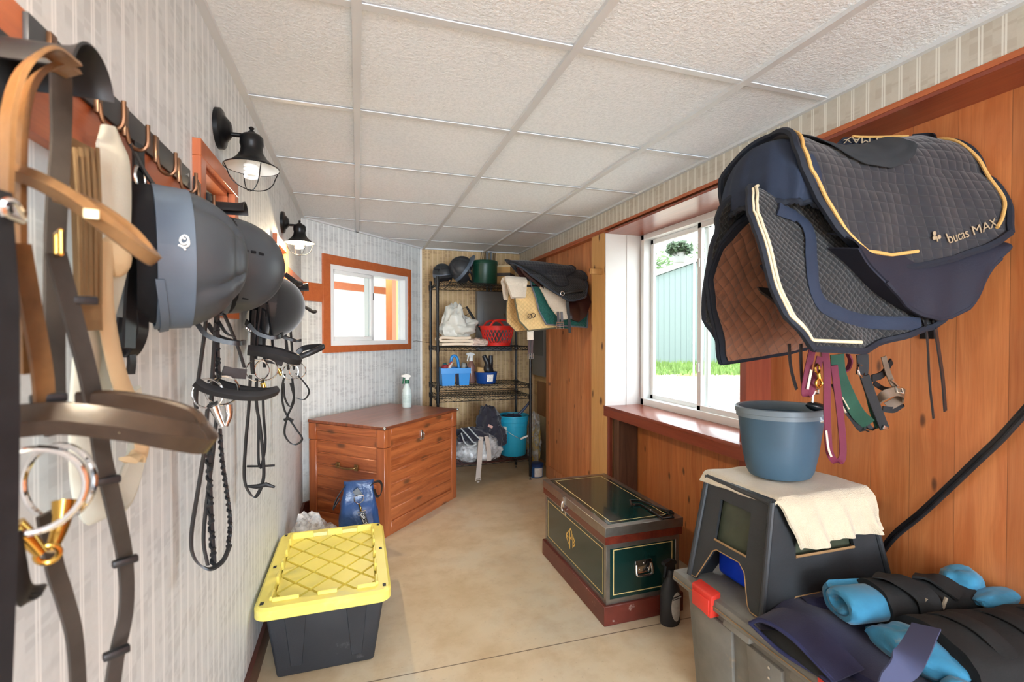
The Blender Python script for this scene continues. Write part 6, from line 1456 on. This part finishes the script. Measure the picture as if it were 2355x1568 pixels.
# second, larger bundle nearer the viewer
r2 = thing('rolled_leg_wrap', (1.5,.76,.5), 'large bundle of black leg wraps with turquoise lining at the bottom right corner', 'leg wrap', 'leg wraps on the grey trunk')
a, b = Vector((1.36,.80,.520)), Vector((1.80,.70,.530)); ax = (b-a).normalized(); s_ = ax.cross(Vector((0,0,1))).normalized(); up_ = s_.cross(ax)
roll(a, b, .118, .12, .52, 9, amp=.12).build('black_outer', M['wrapblack'], r2)
lump((1.340,.825,.508),(.056,.11,.050),83,.14,1.8,ridge=.05).build('turquoise_lining', M['turqcloth'], r2)
lump((1.30,.70,.490),(.035,.045,.035),86,.14,1.8).build('turquoise_lining', M['turqcloth'], r2)
lump((1.72,.86,.565),(.09,.035,.022),85,.12,1.6).build('turquoise_lining', M['turqcloth'], r2)
m = MB()
for q, w_ in ((.08,.05),(.20,.055),(.32,.055)):
    m.strap([a+ax*q-s_*.09+up_*.035, a+ax*(q+.01)-s_*.04+up_*.064, a+ax*(q+.02)+s_*.03+up_*.066, a+ax*(q+.03)+s_*.09+up_*.035], w_, .006, ax, 6, puff=.002)
m.build('closure_strap', M['wrapblack'], r2)
m = MB(); m.strap([at(2130,1440,z=.60),at(2105,1490,z=.597),at(2080,1530,z=.585),at(2050,1590,z=.545),(1.16,.66,.50)], .055, .004, (1,-.1,.1), 6); m.build('grey_blue_strap', pm('grey blue webbing', c(62,68,96), .8), label='wide grey blue webbing strap lying across the leg wraps', cat='strap')
m = MB(); m.strap([(1.30,1.10,.475),(1.42,1.06,.50),(1.56,1.04,.515),(1.68,1.05,.50)], .10, .03, (0,1,0.1), 6, puff=.01); m.displace(lambda co,n_: n_*.012*noise.noise(co*20)); m.build('navy_bandage', M['navyfleece'], label='bunched navy fleece behind the upper leg wrap at the foot of the step', cat='cloth')
# --- black cord across the cedar wall
cd = thing('leather_rein', (1.755,1.0,.8), 'long twisted black rein stretched diagonally down the cedar wall at far right', 'rein')
pts = [(1.755,.70,1.30),(1.752,.829,1.098),(1.750,.95,.985),(1.748,1.02,.93),(1.748,1.09,.85),(1.750,1.15,.78),(1.752,1.18,.66),(1.752,1.216,.53),(1.75,1.235,.46)]
def P_(px,py): return at(px,py,x=1.744)
pts = [(1.754,.66,1.36),P_(2355,950),P_(2300,1010),P_(2245,1062),P_(2190,1115),P_(2120,1180),P_(2065,1225),P_(2035,1260),P_(2010,1300)]
m = MB(); m.tube([Vector(p)+Vector((0,.004,.005)) for p in pts], .0075, 8, sm=6); m.tube([Vector(p)+Vector((-.006,-.004,-.006)) for p in pts], .0065, 8, sm=6); m.build('twisted_strands', M['leather_black'], cd)
MB().cyl((1.772,.655,1.37),(1.735,.655,1.375),.005,n=10).build('wall_hook', M['steel'], cd)
# ================================================================== NEAR SADDLE STACK
YS = 1.07
rk = thing('saddle_rack', (XC,YS,1.55), 'black tube saddle rack on the cedar wall that carries the near saddle', 'saddle rack')
m = MB()
for dy in (-.05,.05): m.tube([(XC-.004,YS+dy,1.60),(1.25,YS+dy,1.60),(1.12,YS+dy*.6,1.60)],.012,12)
m.tube([(1.14,YS-.03,1.60),(1.045,YS-.035,1.585),(1.035,YS-.03,1.61),(1.10,YS-.02,1.66),(1.13,YS-.02,1.675)],.011,12,sm=3)
m.tube([(XC-.004,YS,1.42),(1.40,YS,1.58)],.012,10); m.build('tube_frame', M['black'], rk)
m = MB(); m.ell((1.045,YS-.052,1.585),(.013,.013,.013)); m.build('end_ball', M['steel'], rk)
MB().box((XC-.004,YS,1.52),(.008,.16,.24),bev=.002).build('mounting_plate', M['black'], rk)
M['q_brown'] = quilt('brown quilted lining', c(134,88,64), .042, strength=1.0, line=.35, dirt=(c(60,44,38), 6, .58, .5))
M['q_dark'] = quilt('charcoal quilted cotton', c(18,19,21), .020, strength=1.0, line=.4)
M['q_dark2'] = quilt('charcoal quilted cotton fine', c(40,40,44), .015, strength=.9, line=.4)
M['q_bucas'] = quilt('navy black box quilting', c(25,26,33), .030, diag=False, strength=.8, line=.35, dirt=(c(120,112,112), 22, .74, .5))
M['navybound'] = pm('dark navy binding', c(22,28,40), .75)
M['navycloth'] = pm('faded navy cloth', c(33,43,62), .85, var=.12, vscale=6, bump=.25, bscale=250)
M['navycloth2'] = pm('dark navy nylon cloth', c(26,28,42), .75, var=.12, vscale=6, bump=.25, bscale=200)
M['cream_cord'] = pm('cream twisted cord', c(226,208,172), .7, bump=.8, bscale=300)
M['gold_cord'] = pm('gold twisted cord', c(206,160,92), .6, bump=.9, bscale=260)
# lower pad with brown lining
pa = thing('saddle_pad', (1.4,YS,1.66), 'brown-lined navy saddle pad hanging lowest and furthest forward on the near rack', 'saddle pad', 'saddle pads on the near rack')
sh_ = dict(xl=[1.16,1.08,1.03,1.02,1.04,1.09,1.14], xr=[1.72,1.72,1.72,1.70,1.66,1.60,1.50], ztop=[1.685,1.68,1.66], zbot=[1.215,1.235,1.26])
m, f = drape(YS, sh_['xl'], sh_['xr'], sh_['ztop'], sh_['zbot'], .205, .012, r0=.09, seed=2, nu=40, nv=60, wob=.012, near=.14, nearw=.70); m.build('pad_outer', M['navybound'], pa)
m, f2 = drape(YS, [x+.012 for x in sh_['xl']], [x-.01 for x in sh_['xr']], [z-.016 for z in sh_['ztop']], [z+.008 for z in sh_['zbot']], .187, .004, r0=.078, seed=2, nu=40, nv=60, wob=.012, near=.14, nearw=.70); m.build('brown_lining', M['q_brown'], pa)
m = MB(); edgepipe(f, m, .0085, ('l','b0','b1')); m.build('edge_binding', M['navybound'], pa)
# main quilted pad
pb_ = thing('saddle_pad', (1.4,YS,1.68), 'charcoal quilted saddle pad with cream corded edge, in the middle of the near stack', 'saddle pad', 'saddle pads on the near rack')
xl = [1.06,.98,.945,.935,.945,.955,.968,1.05]; xr = [1.72,1.70,1.68,1.66,1.64,1.61,1.56,1.45]
m, f = drape(YS, xl, xr, [1.715,1.71,1.70], [1.275,1.268,1.30,1.33], .205, .012, r0=.10, seed=6, nu=50, nv=70, wob=.008, farx=.08); m.build('pad_quilting', M['q_dark'], pb_)
fB = f
m = MB(); edgepipe(f, m, .009, ('l','b0','b1','r')); m.build('edge_binding', M['navybound'], pb_)
def offp(f, u, v, o):
    e = 1e-3; a = Vector(f(min(1,u+e),v))-Vector(f(max(0,u-e),v)); b_ = Vector(f(u,min(1,v+e)))-Vector(f(u,max(0,v-e))); n_ = a.cross(b_)
    if n_.length < 1e-12: n_ = Vector((0,-1,0))
    n_.normalize(); p = Vector(f(u,v)); cen = Vector((p.x,YS,1.5))
    if (p-cen).dot(n_) < 0: n_ = -n_
    return p+n_*o
def cord(f, path, r, o, sm=0):
    m = MB(); m.tube([offp(f,u,v,o) for u,v in path], r, 7, sm=sm); return m
path = [(.028,.5-.48*k/40) for k in range(0,41)]+[(.028+.30*k/14,.02) for k in range(1,15)]
cord(fB, path, .0042, .004).build('corded_trim', M['cream_cord'], pb_)
path = [(.005,.40-.38*k/30) for k in range(0,31)]
cord(fB, path, .003, .010).build('corded_trim', M['cream_cord'], pb_)
# blue shaped band sewn on the quilting
def find(f, px, py, N=90):
    best = None; o = Vector((0,0,CAMZ)); d = ray(px,py).normalized()
    for i in range(N+1):
        for j in range(N//2+1):
            u, v = i/N, j/N; p = Vector(f(u,v))-o; q = (p-d*p.dot(d)).length
            if best is None or q < best[0]: best = (q,u,v)
    return best[1], best[2]
bp2 = [find(fB,*q) for q in ((1785,478),(1830,505),(1858,545),(1864,600),(1866,650),(1882,695),(1915,722),(1970,738),(2040,744),(2110,744))]
m = MB(); P = smooth_path([Vector((u,v,0)) for u,v in bp2], 6); pts = [offp(fB,p.x,p.y,.005) for p in P]
m.strap(pts, .034, .005, lambda t_: Vector((1,0,.15)).lerp(Vector((0,0,1)), min(1,max(0,(t_-.45)*4))), 0, puff=.002); m.build('blue_band', M['navycloth'], pb_)
# inner panel edge piping
# near saddle (mostly hidden): flaps and girth straps
sd2 = thing('saddle', (1.4,YS,1.7), 'dark saddle hidden under the navy covers on the near rack, straps hanging below', 'saddle')
m, f = drape(YS,[1.14,1.16,1.24,1.34,1.42],[1.66,1.66,1.66,1.62,1.56],[1.83,1.79,1.79,1.86],[1.50,1.50,1.50,1.50],.10,.02,r0=.09,seed=5); m.build('saddle_flap', M['leather_black'], sd2)
m = MB(); m.surf(lambda u,v: at(1740+90*u+20*v, 660+12*sin(v*3)+ (70*sin(pi*.5*u)+0)*v+ 10*u, y=1.10), 12, 10, .006); m.build('dark_under_flap', M['leather_black'], sd2)
for (pp, w_) in (([(2128,735),(2134,800),(2138,880),(2147,962)],.010),([(2148,735),(2158,800),(2168,870),(2174,945)],.022)):
    MB().strap([at(px,py,y=.865) for px,py in pp], w_, .003, (1,0.3,0)).build('girth_strap', M['leather_black'], sd2)
for pp in ([(1815,790),(1817,830),(1822,860),(1832,895)],[(1842,790),(1842,830),(1844,870),(1848,888)]):
    MB().strap([at(px,py,y=1.0) for px,py in pp], .012, .003, (1,0.3,0)).build('girth_strap', M['leather_black'], sd2)
# navy cover: hood over the pommel and pouch below
cv = thing('saddle_cover', (1.2,YS,1.7), 'navy gathered cloth saddle cover bulging out under the top pad on the near rack', 'saddle cover')
def hood(u, v):
    an = 2*pi*u; el = pi/2*v
    r = cos(el)**.75; fold = 1+.030*sin(an*11+1.2*sin(an*3))*(1-v)**.8+.012*sin(an*23)*(1-v)**2
    hem = 1-.10*max(0,(.12-v)/.12)
    k = (1.12 if cos(an) < 0 else 1.0)
    return (1.115+(.10 if cos(an) < 0 else .14)*cos(an)*r*fold*hem, YS+.158*sin(an)*r*fold*hem, 1.640+.003*sin(an*17)*(1-v)**3+.205*sin(el)**.9-.02*cos(an)*(1-v))
m = MB(); m.surf(hood, 120, 26, .004); m.build('pommel_hood', M['navycloth'], cv)
m = MB(); m.tube([hood(k/120,0) for k in range(120)], .007, 7, closed=True)
m.displace(lambda co,n_: n_*.003*sin(co.x*300+co.y*280)); m.build('elastic_hem', M['navybound'], cv)
def pouch(u, v):
    x = 1.16+.57*u; zt = 1.57; zb = lerpl([1.52,1.47,1.42,1.385,1.36,1.35,1.355,1.38,1.43,1.50,1.55], u); z = zt+(zb-zt)*v
    W = lerpl([.185,.19,.20,.22,.245], u); y0 = YS-W+.050; y = y0+(.850-y0)*v**.8-.012*sin(pi*v)-.005*sin(u*24+v*3)*v
    return (x, y, z)
m = MB(); m.surf(pouch, 50, 24, .004); m.surf(lambda u,v: (pouch(u,1)[0]-.0+.0*v, pouch(u,1)[1]+.30*v, pouch(u,1)[2]+.02*sin(pi*v)), 50, 10, .004)
m.build('side_pouch', M['navycloth2'], cv)
m = MB(); m.tube([Vector(pouch(k/50,1)) for k in range(8,48)], .006, 7); m.build('elastic_hem', M['navycloth2'], cv)
# top pad
tp = thing('saddle_pad', (1.4,YS,1.87), 'topmost navy saddle pad with gold cord and lettering on the near rack', 'saddle pad', 'saddle pads on the near rack')
xl = [1.12,1.10,1.085,1.06,1.07,1.10,1.15,1.26]; xr = [1.745,1.75,1.755,1.757,1.757,1.757,1.755,1.71]
m, f = drape(YS, xl, xr, [1.872,1.855,1.85,1.87,1.905,1.93,1.925], [1.485,1.480,1.495,1.515,1.545,1.59], [.185,.19,.20,.22,.245], .010, r0=.145, seed=4, nu=60, nv=80, wob=.006); m.build('pad_quilting', M['q_bucas'], tp)
fT = f
m = MB(); edgepipe(f, m, .010, ('l','b0','b1','r')); m.build('edge_binding', M['navybound'], tp)
path = [(.03,.5-.47*k/40) for k in range(0,41)]+[(.03+.36*k/14,.03) for k in range(1,15)]
cord(fT, path, .0048, .004).build('corded_trim', M['gold_cord'], tp)
path = [(.90,.03),(.95,.05),(.975,.09),(.98,.15),(.975,.25),(.97,.38),(.965,.50)]
cord(fT, path, .0048, .004, sm=6).build('corded_trim', M['gold_cord'], tp)
M['letter'] = pm('tan embroidered lettering', c(158,138,110), .8)
def text_on(f, txt, u0, u1, v0, size, par, name='lettering', o=.004, flip=False):
    m = MB(); m.text(txt, (0,0,0), (1,0,0), (0,1,0), 1.0, 0.02, bold=True, spacing=1.0)
    xs = [v.co.x for v in m.bm.verts]; W = max(xs)
    Lw = (Vector(f(u1,v0))-Vector(f(u0,v0))).length; zsc = Lw/W; dv = .02
    dL = (Vector(f(u0,v0+dv))-Vector(f(u0,v0))).length
    bmesh.ops.triangulate(m.bm, faces=m.bm.faces)
    for v in m.bm.verts:
        x, y = v.co.x/W, v.co.y*zsc*size
        if flip: x, y = 1-x, -y
        v.co = offp(f, u0+(u1-u0)*x, v0+y/dL*dv, o+ (0.0008 if v.co.z > 0 else 0))
    return m.build(name, M['letter'], par)
text_on(fT, 'bucas MAX', .57, .90, .035, 1.0, tp)
m = MB(); cu, cvv = find(fT, 2140, 561)
cu = .525; cvv = .055
p0 = offp(fT, cu, cvv, .005); du = (Vector(fT(cu+.02,cvv))-Vector(fT(cu-.02,cvv))).normalized(); dv_ = (Vector(fT(cu,cvv+.02))-Vector(fT(cu,cvv-.02))).normalized()
for an in (90,210,330):
    q = p0+du*cos(radians(an))*.008+dv_*sin(radians(an))*.008; m.ell(q,(.0065,.0025,.0065),nu=12,nv=6)
m.strap([p0, p0-dv_*.016-du*.004],.003,.002,du,2); m.build('clover_mark', M['letter'], tp)
# turned-up far edge band with lettering
def flap(u, v): return (1.42+.33*u, YS+.055+.01*sin(u*4), 1.895+.035*u+ .036*v*min(1,u*6))
m = MB(); m.surf(flap, 24, 6, .005); fb = m.build('turned_up_band', M['navybound'], tp)
def ftxt(u, v): return (1.42+.33*u, YS+.047+.01*sin(u*4), 1.895+.035*u+.036*v*min(1,u*6))
m = MB(); m.text('bucas MAX', (0,0,0), (1,0,0), (0,1,0), 1.0, .02, bold=True); W = max(v.co.x for v in m.bm.verts)
for v in m.bm.verts:
    x = 1-v.co.x/W; y = 1-(v.co.y/1.0)*.9; p = Vector(ftxt(.10+.86*x, .12+.80*y)); v.co = p-Vector((0,.002+ (.0008 if v.co.z > 0 else 0),0))
m.build('lettering', M['letter'], fb)
m = MB(); m.tube([ftxt(.25+.7*k/20,1.02) for k in range(21)], .0035, 6); m.build('corded_trim', M['gold_cord'], tp)
m = MB(); m.strap([(1.735,YS+.03,1.96),(1.745,YS-.02,1.945),(1.72,YS-.05,1.915),(1.68,YS-.06,1.905)],.014,.004,(0,.3,1)); m.build('loop_tab', M['navybound'], tp)
# thin dark sheet lying on top of the pad
sheet = [(1815,332,.0),(1880,356,.16),(1955,352,.36)]
def sheetf(u, v):
    uu = .06+.58*u; lo = lerpl([.47,.42,.36,.30,.265,.25,.24,.25,.27,.32], u); hi = .56
    vv = lo+(hi-lo)*v; p = offp(fT, uu, vv, .008+.004*noise.noise(Vector((u*6,v*6,1)))+(.003 if v < .1 else 0)); return p
m = MB(); m.surf(sheetf, 40, 24, .002); m.build('seat_cloth', pm('thin charcoal cloth', c(40,43,46), .9, var=.1), label='thin charcoal cloth lying over the dip of the topmost near saddle pad', cat='cloth')
# --- halters and lead rope under the rack
M['maroon'] = pm('maroon webbing', c(98,26,50), .75, var=.08, bump=.3, bscale=300)
M['greenweb'] = pm('faded green webbing', c(24,64,48), .8, var=.2, vscale=14, bump=.3, bscale=250)
M['blackweb'] = pm('black webbing', c(28,28,30), .75, var=.15, bump=.3, bscale=250)
M['taupeleather'] = pm('taupe worn leather', c(112,92,74), .6, var=.25, vscale=12)
def Q(px, py, y=.98): return at(px, py, y=y)
hk2 = thing('halter_hook', (XC,1.0,1.27), 'long black hanger bar under the near saddle rack that holds halters', 'hook')
m = MB(); m.tube([(XC,YS,1.335),(1.45,YS-.02,1.300),(1.20,1.0,1.275),(1.15,.98,1.30)],.007,8,sm=4); m.build('hanger_bar', M['black'], hk2)
MB().box((XC-.003,YS,1.335),(.006,.04,.08)).build('wall_plate', M['black'], hk2)
lr = thing('lead_rope', (1.22,.97,1.2), 'maroon webbing lead rope with brass snap hanging in front of the slate bucket', 'lead rope')
m = MB(); m.strap([Q(1896,805),Q(1902,850),Q(1902,930),Q(1904,1000),Q(1908,1040),Q(1922,1062),Q(1936,1055),Q(1938,1020),Q(1932,950),Q(1926,900),Q(1918,840)], .018, .004, (.9,-.4,0)); m.strap([Q(1868,805),Q(1858,850),Q(1850,902),Q(1862,905),Q(1874,870),Q(1886,820)], .017, .004, (.9,-.4,0)); m.strap([Q(1935,815,.99),Q(1920,840,.99),Q(1928,855,.99),Q(1948,850,.99),Q(1956,830,.99),Q(1950,815,.99)], .014, .004, (.2,.9,.1)); m.build('webbing', M['maroon'], lr)
m = MB(); m.strap([Q(1900,990,.973),Q(1905,1030,.973),Q(1912,1050,.973)], .005, .002, (.9,-.4,0)); m.strap([Q(1866,850,.973),Q(1857,895,.973)], .006, .002, (.9,-.4,0)); m.build('pale_stripe', pm('pale woven stripe', c(206,190,170), .8), lr)
m = MB(); ringm(m, Q(1880,848,.965), .012, .003, (.3,-1,.1)); m.tube([Q(1882,858,.965),Q(1884,870,.965)], .005, 8); m.tube([Q(1884,868,.965),Q(1876,880,.965),Q(1882,890,.965),Q(1890,882,.965),Q(1886,870,.965)], .0035, 8, sm=4); m.build('snap_clip', M['brass'], lr)
m = MB(); m.tube([Q(1875,900,1.0),Q(1870,908,1.0)], .004, 6); m.tube([Q(1869,895,1.0),Q(1882,895,1.0),Q(1882,905,1.0),Q(1869,905,1.0)], .0025, 6, closed=True); m.tube([Q(1870,905,1.0),Q(1868,925,1.0)], .003, 6); m.build('buckle', M['steel'], lr)
ha = thing('halter', (1.33,.98,1.15), 'faded green web halter hanging beside the maroon lead rope', 'halter')
m = MB(); m.strap([Q(1925,815),Q(1930,860),Q(1948,905),Q(1972,950),Q(1998,975)], .036, .004, (.9,-.35,.1)); m.build('green_noseband', M['greenweb'], ha)
m = MB(); m.strap([Q(1922,880,.99),Q(1940,925,.99),Q(1965,960,.99),Q(1985,985,.99),Q(2000,975,.985)], .026, .004, (.9,-.35,.1)); m.build('black_lining', M['blackweb'], ha)
m = MB(); m.tube([Q(1930,920,.985),Q(1945,948,.985),Q(1952,940,.985),Q(1936,912,.985)], .003, 6, closed=True); m.tube([Q(1990,985),Q(2004,990),Q(2012,984)], .004, 6); m.build('hardware', M['chrome'], ha)
ha = thing('halter', (1.38,.97,1.15), 'black halter with green strap and silver rings, middle of the hanging halters', 'halter')
m = MB(); m.strap([Q(1983,815,.97),Q(1984,840,.97),Q(1982,862,.97)], .030, .005, (.9,-.35,.1)); m.strap([Q(1988,864,.965),Q(2000,900,.965),Q(2018,945,.965),Q(2034,985,.965)], .024, .006, (.9,-.35,.1)); m.strap([Q(2005,870,.99),Q(2030,860,.995),Q(2050,830,1.0)], .020, .005, (.3,0,1)); m.build('black_webbing', M['blackweb'], ha)
m = MB(); m.strap([Q(1998,890,.98),Q(2010,940,.98),Q(2024,982,.98)], .026, .004, (.9,-.35,.1)); m.build('green_webbing', M['greenweb'], ha)
m = MB(); ringm(m, Q(1980,852,.965), .018, .003, (.3,-1,.2)); m.box(Q(2037,984,.96),(.022,.004,.010),rot=Matrix.Rotation(.35,3,'Y'),bev=.001); m.build('hardware', M['chrome'], ha)
ha = thing('halter', (1.46,1.0,1.16), 'taupe leather halter with steel buckles, furthest right of the hanging halters', 'halter')
m = MB(); m.strap([Q(2032,820),Q(2040,850),Q(2050,875),Q(2058,888)], .014, .004, (.9,-.35,.1)); m.strap([Q(2015,925,1.01),Q(2035,908,.985),Q(2060,900,.975),Q(2078,905,.98),Q(2070,918,1.0),Q(2040,935,1.02)], .026, .005, (.2,0,1)); m.build('leather_straps', M['taupeleather'], ha)
m = MB(); m.strap([Q(2010,880,1.01),Q(2030,893,1.02),Q(2055,898,1.02),Q(2074,906,1.01)], .014, .004, (.2,0,1)); m.strap([Q(2030,940,1.02),Q(2055,942,1.01),Q(2074,930,1.01),Q(2070,925,1.0)], .018, .004, (.2,0,1)); m.build('black_straps', M['blackweb'], ha)
m = MB(); m.tube([Q(2050,872,.975),Q(2062,885,.975),Q(2070,895,.975)], .004, 8); m.tube([Q(2062,900,.97),Q(2076,905,.97),Q(2074,892,.97),Q(2060,890,.97)], .003, 8, closed=True); m.build('hardware', M['chrome'], ha)
MB().tube([Q(2048,960,1.3),Q(2047,1000,1.3),Q(2035,1030,1.3),Q(2028,1056,1.3)], .0035, 6, sm=4).build('thin_cord', M['leather_brown'], label='thin dark leather thong dangling below the hanging halters', cat='cord')
